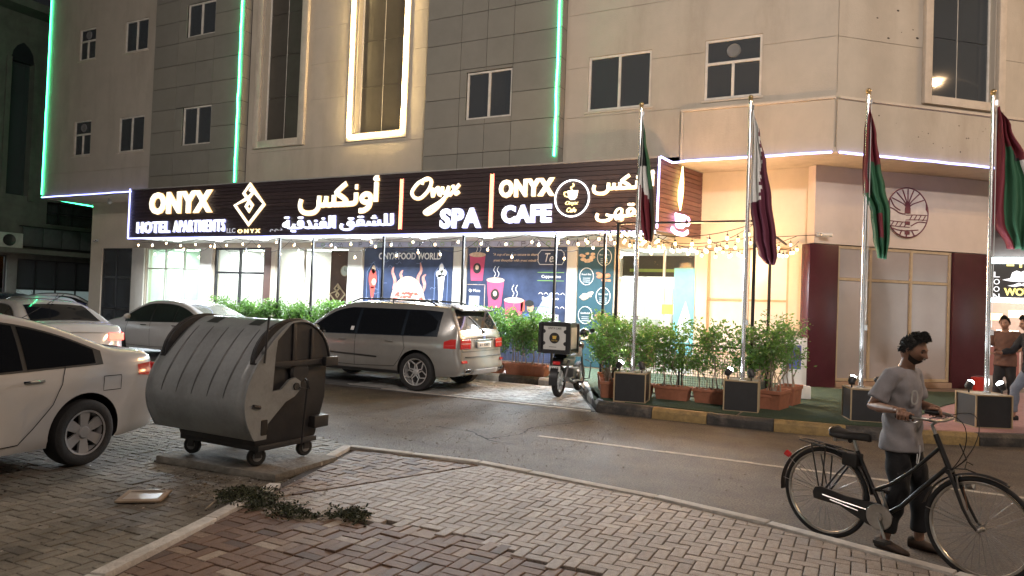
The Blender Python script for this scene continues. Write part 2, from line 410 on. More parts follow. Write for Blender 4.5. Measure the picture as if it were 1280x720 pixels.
grey = bmats('paver_grey', [(.18, .16, .128), (.21, .188, .15), (.145, .128, .105), (.24, .215, .175)], .95, (.035, .028, .02))
hb = [q for q in herring((-5.6, 2.5, 1.5, 6.8), ang=.03)]
def convex_edges(x): # nearest road-edge pieces only (the edge is convex)
    return eR + eL
TRIr = ((TRI[1][0] + .03, TRI[1][1] - .02), (TRI[0][0] + .03, TRI[0][1] - .02))
pave(path, [q for q in hb if not inpatch(q[0], q[1])], lambda x, y: eR + eL + ([TRIr] if y > 4.35 else []), ZW, tan, 300)
tri = tag(MB().add([(CORN[0] + .1, CORN[1] - .1, ZW - .022), (TRI[0][0] - .1, TRI[0][1], ZW - .022), (TRI[1][0], TRI[1][1] - .1, ZW - .022)], [(0, 1, 2)]).build('corner_paving', sand), 'dirty triangle of older bricks at the footpath corner', kind='structure')
pave(tri, [q for q in herring((-5.6, -3, 4.2, 6.8), ang=.03) if q[1] > 4.3], eR + eL + [((TRI[0][0] - .02, TRI[0][1] + .02), (TRI[1][0] - .02, TRI[1][1] + .02))], ZW - .006, brown[1:4] + tan[2:3] + [brown[3]], 300, .0025, .010)
pt = tag(MB().add([(-4.0, 4.1, ZW - .024), (-1.6, 4.1, ZW - .024), (-1, 2, ZW - .024), (-3.4, 2, ZW - .024)], [(0, 1, 2, 3)]).build('patched_paving', sand), 'reddish brown basket-weave brick patch at the bottom of the picture', kind='structure')
pave(pt, [q for q in basket((-5, .5, 1.5, 4.6)) if inpatch(q[0], q[1])], eL, ZW - .004, brown, 300, .0025, .010)
# parking paving to the left (white car and waste container stand on it)
LP = [(-16, 7.4), (-9, 7.2), (-6.0, 6.75), CORN] + LEFT[1:] + [(-3.3, -3), (-16, -3)]
lp = MB(); n = len(LP); lp.add([(x, y, ZL - .02) for x, y in LP] + [(x, y, -.02) for x, y in LP], [tuple(range(n))] + [(i, i + n, (i + 1) % n + n, (i + 1) % n) for i in range(n)])
park = tag(lp.build('parking_paving', sand), 'dirty grey brick parking area on the left', kind='structure')
eP = seg(LEFT, (-8, 3)); 
eP2 = [((a[0] - .06 * (b[1] - a[1]) / math.dist(a, b), a[1] + .06 * (b[0] - a[0]) / math.dist(a, b)), (b[0] - .06 * (b[1] - a[1]) / math.dist(a, b), b[1] + .06 * (b[0] - a[0]) / math.dist(a, b))) for a, b in eP]
pave(park, [q for q in herring((-11.5, -3.5, 1.0, 7.2), ang=.04) if q[1] < 6.6 + rnd.uniform(-.1, .1)], eP2[:1] + eP2[1:], ZL, grey, 300, .002, .007)
# blown dirt, dry leaves and litter lying on the parking bricks
db = MB(); db_c = 0
for _ in range(1500):
    k = rnd.random()
    if k < .45: x, y = rnd.gauss(-5.1, .55), rnd.gauss(4.55, .35)
    elif k < .7: x, y = rnd.gauss(-6.6, .9), rnd.gauss(5.9, .5)
    else: x, y = rnd.uniform(-8, -4.4), rnd.uniform(2.6, 6.4)
    s = rnd.uniform(.004, .018) * (1.6 if rnd.random() < .06 else 1); a = rnd.random() * 6.3; z = ZL + .003 if x < -4.6 - (y - 4.5) * .33 else ZW + .003
    db.mi = rnd.choice((0, 0, 0, 1, 2)); db.add([(x + s * math.cos(a), y + s * math.sin(a), z), (x + s * .5 * math.cos(a + 1.6), y + s * .5 * math.sin(a + 1.6), z + s * .35), (x - s * math.cos(a), y - s * math.sin(a), z), (x + s * .5 * math.cos(a - 1.6), y + s * .5 * math.sin(a - 1.6), z + s * .2)], [(0, 1, 2), (0, 2, 3)])
tag(db.build('litter', [mat('dirt_flake', (.03, .024, .018), .95), mat('dry_leaf', (.16, .11, .06), .9), mat('paper_bit', (.45, .43, .4), .9)], fix=False), 'dry leaves and dirt scattered on the parking bricks', kind='stuff')
# edging strips: pale concrete lengths
conc = mat('edging_concrete', (.52, .49, .45), .85, var=.2, scale=12, bump=.5, bscale=60, dirt=.5, dscale=3, dcol=(.2, .16, .125))
ed = thing('kerb_edging', 'pale concrete edging strip bordering the brick footpath', 'edging', (CORN[0], CORN[1], 0)); ed['kind'] = 'structure'; del ed['category']
def edging(P, L, gap, skip=()):
    acc = []
    for a, b in zip(P[:-1], P[1:]):
        d = math.dist(a, b); n = max(1, round(d / L))
        for k in range(n):
            acc.append((tuple(a[i] + (b[i] - a[i]) * k / n for i in (0, 1)), tuple(a[i] + (b[i] - a[i]) * (k + 1) / n for i in (0, 1))))
    for i, (a, b) in enumerate(acc):
        if i in skip: continue
        t = Vector((b[0] - a[0], b[1] - a[1], 0)); l = t.length; an = math.atan2(t.y, t.x)
        M = Matrix.Translation((a[0], a[1], rnd.uniform(-.004, .004))) @ Matrix.Rotation(an + rnd.gauss(0, .004), 4, 'Z') @ Matrix.Rotation(rnd.gauss(0, .003), 4, 'Y')
        MB().box(gap, l - gap, -.05, .05, -.04, ZW + .012, M).build('edging_stone', conc, ed, world=True, bevel=.008)
edging([(EDGE[0][0] + .02, EDGE[0][1] + .0)] + [(x, y - .0) for x, y in EDGE[1:]], .95, .006)
edging(LEFT, 1.0, .006, skip=(1,))

# ---- pale paved lay-by under the silver SUV and motorcycle
bay = MB(); bp = [(-4.22, 11.32), (-5.6, 14.1), (-26, 14.1), (-26, 11.1), (-8.2, 11.2)]; n = len(bp)
bay.add([(x, y, .012) for x, y in bp] + [(x, y, -.02) for x, y in bp], [tuple(range(n))[::-1]] + [(i, i + n, (i + 1) % n + n, (i + 1) % n) for i in range(n)])
bayo = tag(bay.build('parking_bay', mat('bay_sand', (.12, .12, .12), .9, var=.2)), 'pale block-paved parking bay under the SUV', kind='structure')
bmat = bmats('paver_pale', [(.36, .36, .35), (.41, .41, .40), (.31, .31, .30)], .5, (.17, .16, .15))
pave(bayo, [q for q in herring((-9.5, -4.2, 11.3, 14.1)) if True], [((-8.9, 11.36), (-4.3, 11.46)), ((-4.3, 11.36), (-5.68, 14.06)), ((-5.5, 14.05), (-9.5, 14.05))], .02, bmat, 0, .002, .004)
MB().box(-8.6, -4.3, 11.24, 11.33, -.01, .02).build('edging_stone', conc, bayo, bevel=.006)

# ---- sidewalk and terrace slab, z .16, with kerb stones
ZS = .16
KF = [(-4.2, 11.3), (-3.26, 11.28), (-2.40, 11.3), (-1.42, 11.3), (-.45, 11.42), (.42, 11.66), (1.22, 12.0), (2.0, 12.45), (2.9, 13.1), (3.9, 14.0)]
SW = [(x, y + .13) for x, y in KF] + [(12, 21), (12, 60), (-60, 60), (-60, 14.25), (-5.62, 14.25)]
n = len(SW); sw = MB(); sw.add([(x, y, ZS - .004) for x, y in SW] + [(x, y, -.05) for x, y in SW], [tuple(range(n))] + [(i, i + n, (i + 1) % n + n, (i + 1) % n) for i in range(n)])
walk = tag(sw.build('sidewalk', mat('sidewalk_concrete', (.22, .17, .15), .85, var=.2, scale=4, bump=.3, dirt=.4, dscale=2)), 'raised sidewalk and terrace floor in front of the hotel', kind='structure')
kb = thing('kerb', 'kerb of black and yellow painted stones along the sidewalk', 'kerb', (-4.2, 11.3, 0)); kb['kind'] = 'structure'; del kb['category']
kblack = mat('kerb_black', (.035, .033, .032), .6, var=.3, scale=9, bump=.5, bscale=40, dirt=.75, dscale=5, dcol=(.16, .135, .11))
kyel = mat('kerb_yellow', (.28, .19, .075), .65, var=.25, scale=9, bump=.5, bscale=40, dirt=.8, dscale=5, dcol=(.10, .07, .04))
kwht = mat('kerb_white', (.5, .5, .48), .65, var=.2, scale=9, bump=.5, bscale=40, dirt=.6, dscale=5, dcol=(.15, .13, .11))
def kstone(a, b, m, h=ZS + .012, w=.15):
    t = Vector((b[0] - a[0], b[1] - a[1], 0)); M = Matrix.Translation((a[0], a[1], 0)) @ Matrix.Rotation(math.atan2(t.y, t.x), 4, 'Z')
    l = t.length; pr = [(0, -.05), (0, h - .05), (.05, h), (w, h), (w, -.05)]
    b_ = MB(); vs = [(x, y, z) for x in (.004, l - .004) for y, z in pr]; k = len(pr)
    b_.add(vs, [tuple(range(k)), tuple(range(2 * k - 1, k - 1, -1))] + [(i, i + k, (i + 1) % k + k, (i + 1) % k) for i in range(k)], M)
    return b_.build('kerb_stone', m, kb, world=True, bevel=.01)
cols = [kblack, kyel, kblack, kyel, kblack, kyel, kblack, kyel, kblack]
for i, (a, b) in enumerate(zip(KF[:-1], KF[1:])): kstone(a, b, cols[i])
sl = [(-5.58, 14.0), (-5.24, 13.32), (-4.9, 12.65), (-4.55, 11.98), (-4.22, 11.34)]
for i, (a, b) in enumerate(zip(sl[:-1], sl[1:])): kstone(a, b, [kwht, kblack, kwht, kblack][i])
for i in range(14): kstone((-5.62 - (i + 1) * .98, 14.12), (-5.62 - i * .98, 14.12), kwht if i % 2 == 0 else kblack)
# artificial turf pieces on the terrace
turf = mat('turf', (.05, .085, .05), .95, var=.3, scale=40, bump=1, bscale=300)
def slab(name, P, z0, z1, m, label, kind='structure'):
    n = len(P); b = MB(); b.add([(x, y, z1) for x, y in P] + [(x, y, z0) for x, y in P], [tuple(range(n))] + [(i, i + n, (i + 1) % n + n, (i + 1) % n) for i in range(n)])
    return tag(b.build(name, m), label, kind=kind)
slab('turf_mat', [(-1.95, 11.5), (-1.42, 11.48), (-.5, 11.62), (.1, 11.75), (1.0, 15.5), (2.2, 19.0), (-.9, 17.1), (-1.6, 17.35), (-1.95, 17.35)], ZS - .01, ZS + .012, turf, 'green artificial turf between the corner flagpoles and the glass')
slab('turf_mat', [(-5.55, 14.35), (-4.4, 11.7), (-2.0, 11.5), (-2.0, 17.35), (-7.2, 17.35), (-7.2, 14.35)], ZS - .01, ZS + .012, turf, 'green artificial turf of the cafe entrance behind the motorcycle')
slab('paving_mat', [(.15, 11.76), (1.15, 12.15), (2.8, 13.25), (3.85, 14.2), (9, 20), (6, 24), (2.4, 19.2), (1.05, 15.5)], ZS - .01, ZS + .010, mat('pink_paving', (.34, .2, .2), .7, var=.15, scale=8, bump=.3), 'pinkish paving right of the corner turf')
# ================================================================== hotel building
beige = mat('beige_render', (.46, .41, .345), .8, var=.07, scale=1.5, bump=.25, bscale=30, dirt=.5, dscale=.9, dcol=(.27, .22, .17), streak=.25)
trim = mat('trim_render', (.55, .48, .40), .75, var=.08, bump=.2, dirt=.3, dscale=2, dcol=(.25, .2, .15))
tilem = [mat('cladding%d' % i, c, .45, var=.06, scale=2, dirt=.2, dscale=1.5, dcol=(.14, .13, .11)) for i, c in enumerate([(.235, .225, .195), (.245, .232, .20), (.225, .215, .188)])]
dkback = mat('joint_dark', (.03, .028, .025), .9)
wframe = mat('window_frame_paint', (.66, .62, .56), .5, var=.1, dirt=.3, dscale=4, dcol=(.2, .17, .13))
dglass = glass('night_glass', (.5, .55, .6), .35, .04, (.085, .095, .105))
room = mat('dark_room', (.16, .15, .14), .9)
YB, YT = 15.9, 15.6
hot = thing('hotel_building', 'beige and grey tiled hotel with lit LED outlines above the sign', 'building', (-14, YB, 0))
def L_(m): return m
holes = [(-26.53, -25.58, 10.06, 11.22), (-23.9, -22.67, 10.02, 11.13), (-26.6, -25.6, 6.55, 7.84), (-24, -22.65, 6.52, 7.75),
         (-17.1, -15.63, 6.45, 13.0, .3), (-13.45, -11.88, 6.4, 13.0, .3), (-6.4, -4.86, 6.38, 7.68), (-3.65, -2.44, 6.38, 7.71)]
gv = []
def groove(z, segs):
    for a, b in segs: gv.append((a, b, z - .008, z + .008, .015, 1))
groove(7.45, [(-6.95, -6.42), (-4.84, -3.67), (-2.42, -1.0)]); groove(6.25, [(-6.95, -4.2)]); groove(8.75, [(-6.95, -1)])
for z in (7.5, 8.55, 9.6): groove(z, [(-15.2, -13.85), (-11.5, -10.95)])
groove(6.08, [(-17.6, -10.95)]); groove(5.95, [(-28.3, -21.95)])
w = MB(); wallholes(w, -28.4, -.98, 5.06, 14, holes + gv, YB, .16)
# side wall to the left lane and the back so the block is closed
w.add([(-28.4, YB, 5.06), (-28.4, 40, 5.06), (-28.4, 40, 14), (-28.4, YB, 14)], [(0, 1, 2, 3)])
w.add([(-28.4, YB, 14), (-.98, YB, 14), (6, 22.1, 14), (6, 40, 14), (-28.4, 40, 14)], [(0, 1, 2, 3, 4)])
w.build('wall', beige, hot, world=True, fix=False)
CH = Matrix.Translation((-.98, YB, 0)) @ Matrix.Rotation(R(41.5), 4, 'Z')
w = MB(); wallholes(w, 0, 9.3, 5.06, 14, [(2.29, 3.98, 6.47, 13, .2)] + [(a, b, z - .008, z + .008, .015, 1) for z, a, b in ((7.45, 0.02, 2.1), (7.45, 4.2, 9), (8.75, .02, 2.1))] + [(.0, .03, 6.3, 13.9, .02, 1)], 0, .16, CH)
w.build('corner_wall', beige, hot, world=True, fix=False)
# windows
tallp = mat('smoked_panel', (.075, .068, .058), .3, var=.15, scale=1.5, spec=.4)
def window(x0, x1, z0, z1, y, kind, M=None, fr=.055, curtain=None, pm=None):
    if kind == 'tall' and M is None: pm = tallp
    f = MB(); d0, d1 = y + .03, y + .10
    f.box(x0, x0 + fr, d0, d1, z0, z1, M).box(x1 - fr, x1, d0, d1, z0, z1, M).box(x0 + fr, x1 - fr, d0, d1, z0, z0 + fr, M).box(x0 + fr, x1 - fr, d0, d1, z1 - fr, z1, M)
    panes = []; xm = (x0 + x1) / 2; zt = z0 + (z1 - z0) * .60
    if kind == 'slide':
        f.box(xm - .03, xm + .03, d0 - .01, d1 - .01, z0 + fr, z1 - fr, M); panes = [(x0 + fr, xm - .03, z0 + fr, z1 - fr), (xm + .03, x1 - fr, z0 + fr, z1 - fr)]
    elif kind == 'fan':
        f.box(x0 + fr, x1 - fr, d0 - .005, d1 - .005, zt - .03, zt + .03, M).box(xm - .03, xm + .03, d0 - .01, d1 - .01, z0 + fr, zt - .03, M)
        panes = [(x0 + fr, x1 - fr, zt + .03, z1 - fr), (x0 + fr, xm - .03, z0 + fr, zt - .03), (xm + .03, x1 - fr, z0 + fr, zt - .03)]
    elif kind == 'tall':
        n = max(2, round((z1 - z0) / 1.35)); hh = (z1 - z0 - 2 * fr) / n
        for i in range(n):
            panes.append((x0 + fr, xm - .01, z0 + fr + i * hh + .006, z0 + fr + (i + 1) * hh - .006)); panes.append((xm + .01, x1 - fr, z0 + fr + i * hh + .006, z0 + fr + (i + 1) * hh - .006))
        f.box(xm - .006, xm + .006, d0 + .025, d1, z0 + fr, z1 - fr, M)
    fo = f.build('window', wframe, hot, world=True, bevel=.006)
    for a, b, c, e in panes: MB().box(a, b, d0 + .03, d0 + .036, c, e, M).build('pane', pm or dglass, fo, world=True)
    bk = MB().box(x0 - .1, x1 + .1, y + .45, y + .47, z0 - .1, z1 + .1, M); bk.build('room_wall', room, fo, world=True)
    if curtain:
        c = MB(); a, b, m_ = curtain; c.grid(lambda u, v: (a + (b - a) * u, y + .22 + .025 * math.sin(u * 32), z0 + .05 + (z1 - z0 - .1) * v), [i / 30 for i in range(31)], [0, 1], M); c.build('curtain', m_, fo, world=True, smooth=60)
    if kind == 'fan':
        v = MB(); T = Matrix.Translation((xm, d0 + .02, (zt + z1) / 2 - .01)) @ Matrix.Rotation(R(90), 4, 'X')
        v.lathe([(.0, .0), (.11, .0), (.14, .02), (.15, .0), (.15, -.02)], 20, (M @ T) if M else T)
        for k in range(6): v.box(-.012, .012, .02, .11, .015, .02, ((M @ T) if M else T) @ Matrix.Rotation(k * math.pi / 3, 4, 'Z'))
        v.build('exhaust_fan', mat('fan_grey', (.2, .2, .2), .5), fo, world=True)
    return fo
cur = mat('pale_curtain', (.35, .42, .38), .9, emit=(.3, .5, .4), es=.06)
cur2 = mat('grey_curtain', (.16, .2, .24), .9)
window(-26.53, -25.58, 10.06, 11.22, YB, 'fan'); window(-23.9, -22.67, 10.02, 11.13, YB, 'slide', curtain=(-23.85, -23.5, cur))
window(-26.6, -25.6, 6.55, 7.84, YB, 'fan'); window(-24, -22.65, 6.52, 7.75, YB, 'slide')
window(-6.4, -4.86, 6.38, 7.68, YB, 'slide', curtain=(-6.35, -4.9, cur2)); window(-3.65, -2.44, 6.38, 7.71, YB, 'fan')
window(-17.1, -15.63, 6.45, 13.0, YB + .14, 'tall', fr=.04); window(-13.45, -11.88, 6.4, 13.0, YB + .14, 'tall', fr=.04, pm=tallp)
window(2.29, 3.98, 6.47, 13, .1, 'tall', M=CH, fr=.04)
# plaster frames round the tall windows
def frame(x0, x1, z0, z1, y, wd_, d, M=None, name='window_surround', m=trim):
    b = MB(); b.box(x0, x0 + wd_, y - d, y - .002, z0, z1, M).box(x1 - wd_, x1, y - d, y - .002, z0, z1, M).box(x0 + wd_, x1 - wd_, y - d, y - .002, z0, z0 + wd_, M); return b.build(name, m, hot, world=True, bevel=.01)
frame(-17.36, -15.30, 6.2, 13.2, YB, .22, .10); frame(-13.72, -11.62, 6.16, 13.2, YB, .20, .06); frame(2.08, 4.18, 6.27, 13.2, 0, .18, .10, CH)
for x0, x1, z0 in ((-26.6, -25.5, 10.0), (-23.98, -22.6, 9.96), (-26.68, -25.52, 6.49), (-24.08, -22.58, 6.46), (-6.46, -4.8, 6.32), (-3.7, -2.4, 6.32)):
    MB().box(x0, x1, YB - .03, YB + .03, z0, z0 + .045).build('sill', trim, hot, world=True, bevel=.006)
# grey cladding blocks, tile by tile
TZ = [5.0, 5.52, 6.24, 6.96, 7.68, 8.40, 9.12, 9.84, 10.56, 11.28, 12.0, 12.72, 13.44]
def cladding(xs, wins):
    blk = MB(); blk.box(xs[0] + .012, xs[-1] - .012, YT + .02, YB - .004, 4.9, 13.9); 
    bo = None
    bars = []
    for i in range(len(xs) - 1):
        for j in range(len(TZ) - 1):
            a, b, c, e = xs[i] + .007, xs[i + 1] - .007, TZ[j] + .007, TZ[j + 1] - .007
            rects = [(a, b, c, e)]
            for (wx0, wx1, wz0, wz1) in wins:
                nr = []
                for (a, b, c, e) in rects:
                    if b <= wx0 or a >= wx1 or e <= wz0 or c >= wz1: nr.append((a, b, c, e)); continue
                    if c < wz0: nr.append((a, b, c, wz0))
                    if e > wz1: nr.append((a, b, wz1, e))
                    if a < wx0: nr.append((a, wx0, max(c, wz0), min(e, wz1)))
                    if b > wx1: nr.append((wx1, b, max(c, wz0), min(e, wz1)))
                rects = nr
            for (a, b, c, e) in rects:
                if b - a > .03 and e - c > .03: MB().box(a, b, YT + rnd.uniform(-.002, .002), YB - .03 if i in (0, len(xs) - 2) else YT + .04, c, e).build('cladding_tile', rnd.choice(tilem), hot, world=True)
    bw = MB(); hs = [(a, b, c, e) for a, b, c, e in wins]
    wallholes(bw, xs[0] + .01, xs[-1] - .01, 4.9, 13.9, hs, YT + .03, .25); bw.add([(xs[-1] - .012, YT + .03, 4.9), (xs[-1] - .012, YB, 4.9), (xs[-1] - .012, YB, 13.9), (xs[-1] - .012, YT + .03, 13.9)], [(0, 1, 2, 3)])
    bw.build('cladding_backing', dkback, hot, world=True, fix=False)
    for a, b, c, e in wins: window(a, b, c, e, YT + .03, 'slide', curtain=(a + (b - a) * .55, b - .05, cur2) if c < 9 else None)
cladding([-21.87, -20.7, -19.83, -19.0, -17.68], [(-20.33, -19.02, 9.97, 11.06), (-20.35, -19.02, 6.45, 7.70)])
cladding([-10.87, -9.81, -9.05, -8.29, -6.98], [(-9.62, -8.31, 6.38, 7.60)])
# fascia band with cornice moulding, both faces of the corner
b = MB(); b.prism([(0, 5.06), (0, 6.16)], 0, 0) if False else None
MB().box(-4.06, -1.0, YB - .06, YB + .001, 5.06, 6.14).build('fascia', beige, hot, world=True)
MB().box(-4.12, -.985, YB - .11, YB + .001, 6.142, 6.20).box(-4.12, -4.062, YB - .10, YB - .001, 5.07, 6.14).build('cornice', trim, hot, world=True, bevel=.012)
MB().box(.0, 9.3, -.06, .001, 5.06, 6.14, CH).build('fascia', beige, hot, world=True)
MB().box(.02, 9.3, -.11, .001, 6.142, 6.20, CH).build('cornice', trim, hot, world=True, bevel=.012)
# small plaster chips and anchor holes on the fascia
ch = MB()
for _ in range(16):
    u, z, s = rnd.uniform(.2, 3.9), rnd.uniform(5.3, 6.0), rnd.uniform(.006, .018); ch.ball((u, -.061, z), s, 6, (1, .2, 1), CH)
for _ in range(6):
    u, z, s = rnd.uniform(.9, 2.0), rnd.uniform(7.5, 8.3), rnd.uniform(.008, .03); ch.ball((u, -.001, z), s, 6, (1.4, .2, .8), CH)
ch.build('plaster_chip', mat('chip_dark', (.07, .06, .05), .95), hot, world=True)
# soffit
E2 = CH @ Vector((9.3, -.06, 0))
SF = [(-28.4, YB - .0), (-4.06, YB), (-4.06, YB - .05), (-.99, YB - .05), (E2.x, E2.y), (E2.x - 1.5, E2.y + 4), (-28.4, 22)]
n = len(SF); so = MB(); so.add([(x, y, 5.058) for x, y in SF] + [(x, y, 5.16) for x, y in SF], [tuple(range(n)), tuple(range(2 * n - 1, n - 1, -1))] + [(i, i + n, (i + 1) % n + n, (i + 1) % n) for i in range(n)])
so.build('soffit', trim, hot, world=True)
# LED tubes
ledG = emis('led_green', (.04, 1., .36), 12); ledB = emis('led_blue_white', (.34, .38, 1.), 3.4); ledW = emis('led_warm', (1., .72, .32), 42)
def led(pts, r, m, name='led_strip'): return MB().tube(pts, r, 6).build(name, m, hot, world=True)
def wob(a, b, n, s=.006): return [tuple(a[i] + (b[i] - a[i]) * k / n + (rnd.gauss(0, s) if i != 1 and 0 < k < n else 0) for i in range(3)) for k in range(n + 1)]
led(wob((-28.36, YB - .04, 14), (-28.38, YB - .04, 5.2), 20), .022, ledG); led([(-28.38, YB - .04, 5.1), (-28.42, YB + 2.2, 5.02)], .018, ledG)
led(wob((-17.80, YT - .03, 14), (-17.80, YT - .03, 5.15), 24), .024, ledG); led(wob((-7.06, YT - .03, 14), (-7.08, YT - .03, 5.3), 24), .024, ledG)
led(wob((-28.36, YB - .03, 5.10), (-22.35, YB - .03, 5.12), 14, .004), .024, ledB)
led([(-4.40, 15.28, 5.06), (-4.22, 15.6, 4.98), (-4.12, YB - .09, 5.03)] + wob((-4.0, YB - .09, 5.045), (-1.02, YB - .09, 5.05), 8, .003), .024, ledB)
cA = CH @ Vector((.05, -.09, 5.05)); cB = CH @ Vector((4.6, -.09, 5.05)); led(wob(tuple(cA), tuple(cB), 10, .003), .024, ledB)
led(wob((-13.58, YB - .10, 14), (-13.60, YB - .10, 6.3), 20, .01) + wob((-13.60, YB - .10, 6.29), (-11.73, YB - .10, 6.30), 6, .01) + wob((-11.73, YB - .10, 6.32), (-11.72, YB - .10, 14), 20, .01), .034, ledW)

# ---- ground floor wall (plane Y 17.4) with shop openings
YG = 17.4
cream = mat('cream_paint', (.60, .53, .43), .75, var=.05, scale=3, bump=.15, dirt=.2, dscale=1.5, dcol=(.4, .34, .27), streak=.4)
gw = MB(); wallholes(gw, -27.65, -1.56, ZS, 5.06, [(-26.93, -25.1, ZS, 3.3), (-24.3, -21.4, ZS, 3.3), (-20.7, -18.3, ZS, 3.3), (-17.8, -14.75, ZS, 3.3), (-6.05, -4.05, ZS, 3.3), (-3.78, -1.95, .75, 3.25)], YG, .25)
gw.add([(-27.65, YG, ZS), (-27.65, 40, ZS), (-27.65, 40, 5.06), (-27.65, YG, 5.06)], [(0, 1, 2, 3)])
gw.build('ground_floor_wall', cream, hot, world=True, fix=False)
alu = mat('white_aluminium', (.62, .6, .55), .4, var=.05); dka = mat('dark_aluminium', (.03, .03, .032), .35); tanf = mat('tan_aluminium', (.42, .33, .22), .4)
clearg = glass('clear_glass', (.97, 1, .98), .95); frost = mat('frosted_film', (.50, .50, .48), .22, var=.05, spec=.6)
def opening(name, x0, x1, z0, z1, vs, hs, fm, panes, M=None, y=YG + .05, fr=.05, parent=None):
    """shop window or door: frame bars at the given positions, one pane in each field"""
    f = MB(); X = [x0] + vs + [x1]; Z = [z0] + hs + [z1]
    for i, x in enumerate(X): a = x if i == 0 else (x - fr if i == len(X) - 1 else x - fr / 2); f.box(a, a + fr, y, y + .08, z0, z1, M)
    for z in Z:
        a = z if z == z0 else (z - fr if z == z1 else z - fr / 2); f.box(x0 + fr, x1 - fr, y + .01, y + .07, a, a + fr, M)
    o = f.build(name, fm, parent or hot, world=True)
    k = 0
    for i in range(len(X) - 1):
        for j in range(len(Z) - 1):
            m = panes[k % len(panes)]; k += 1
            MB().box(X[i] + fr * .6, X[i + 1] - fr * .6, y + .035, y + .045, Z[j] + fr * .6, Z[j + 1] - fr * .6, M).build('pane', m, o, world=True)
    return o
greyp = mat('grey_panel', (.19, .2, .2), .5)
opening('glass_door', -26.93, -25.1, ZS, 3.3, [-26.1], [1.0, 2.2], dka, [dglass, dglass, dglass]); 
opening('glass_door', -24.3, -21.4, ZS, 3.3, [-23.3, -22.3], [2.55], alu, [glass('green_glass', (.90, 1, .94), .85)])
opening('glass_door', -20.7, -18.3, ZS, 3.3, [-19.5], [2.45], dka, [clearg], fr=.07)
opening('shop_window', -17.8, -14.75, ZS, 3.3, [-16.6], [], alu, [clearg])
opening('glass_door', -6.05, -4.05, ZS, 3.3, [-4.85], [2.5], alu, [clearg])
opening('shop_window', -3.78, -1.95, .75, 3.25, [-2.85], [2.03], tanf, [mat('frosted_lit', (.62, .62, .60), .25, var=.04, spec=.6)])
# dark pillar and trims between shops
MB().box(-18.28, -18.0, YG - .03, YG + .1, ZS, 3.3).build('pillar', mat('brown_pillar', (.09, .05, .04), .5), hot, world=True, bevel=.01)
for a, b in ((-25.05, -24.35), (-21.35, -20.75), (-14.72, -14.15), (-10.9, -10.46), (-7.4, -7.12)):
    MB().box(a, b, YG - .06, YG + .05, ZS, 3.3).build('pillar', mat('white_pillar', (.66, .64, .58), .6, var=.05), hot, world=True, bevel=.012)
# lit rooms behind the glass
def roombox(x0, x1, y1, wallm, floorm, lw, col, z1=3.35, name='lit_room'):
    b = MB(); y0 = YG + .2
    b.add([(x0, y0, ZS), (x1, y0, ZS), (x1, y1, ZS), (x0, y1, ZS), (x0, y0, z1), (x1, y0, z1), (x1, y1, z1), (x0, y1, z1)], [(3, 2, 6, 7), (0, 3, 7, 4), (2, 1, 5, 6), (4, 7, 6, 5)])
    o = b.build(name, wallm, hot, world=True, fix=False)
    MB().add([(x0, y0, ZS + .003), (x1, y0, ZS + .003), (x1, y1, ZS + .003), (x0, y1, ZS + .003)], [(0, 1, 2, 3)]).build('room_floor', floorm, o, world=True, fix=False)
    n = max(1, round((x1 - x0) / 1.3))
    for i in range(n):
        cx = x0 + (i + .5) * (x1 - x0) / n; cyy = (y0 + y1) / 2
        MB().box(cx - .3, cx + .3, cyy - .3, cyy + .3, z1 - .03, z1 - .01).build('ceiling_panel', emis('panel_' + name, col, 6), o, world=True)
        lamp('room_light', 'AREA', (cx, cyy, z1 - .06), lw, col, .6, (cx, cyy, 0), parent=hot)
    return o
wht = mat('white_wall', (.75, .75, .72), .6, var=.03); tilef = mat('tile_floor', (.5, .5, .48), .2)
roombox(-24.6, -21.1, 20.2, mat('green_white_wall', (.70, .76, .70), .6), tilef, 60, (.92, 1, .93))
roombox(-20.9, -18.15, 20.4, wht, tilef, 55, (.95, .99, 1))
roombox(-17.95, -14.6, 20.4, wht, tilef, 50, (1, .97, .92))
roombox(-6.3, -3.9, 20.8, wht, tilef, 75, (1, .97, .9))
bx_ = MB().box(-4.0, -1.7, YG + .24, YG + .26, .2, 3.35); bx_.build('room_wall', mat('pale_blind', (.7, .7, .68), .8), hot, world=True)

# ---- corner shop front on the chamfer (logo wall, maroon panels, film-covered glass)
LG = Matrix.Translation((-1.4, 17.1, 0)) @ Matrix.Rotation(R(41.5), 4, 'Z')
logow = mat('logo_wall', (.58, .50, .44), .6, var=.05, scale=2, dirt=.15, dscale=2, dcol=(.4, .33, .3))
maroon = mat('maroon_panel', (.055, .012, .02), .25, var=.12, scale=3, dirt=.3, dscale=2, dcol=(.05, .02, .02))
MB().box(-.02, 4.75, 0, .25, 3.33, 5.055, LG).build('logo_wall', logow, hot, world=True)
MB().box(-.14, .60, -.03, .25, ZS, 3.31, LG).build('maroon_panel', maroon, hot, world=True, bevel=.01)
MB().box(3.72, 4.75, -.03, .25, ZS, 3.31, LG).build('maroon_panel', maroon, hot, world=True, bevel=.01)
film = mat('pink_film', (.34, .31, .305), .12, var=.06, scale=2, spec=.7)
opening('shop_window', .62, 3.70, .30, 3.31, [1.50, 2.60], [2.57], tanf, [film], M=LG, y=.03, fr=.06)
MB().box(.60, 3.72, -.05, .12, ZS, .29, LG).build('sill', mat('tan_sill', (.30, .21, .15), .6), hot, world=True, bevel=.01)
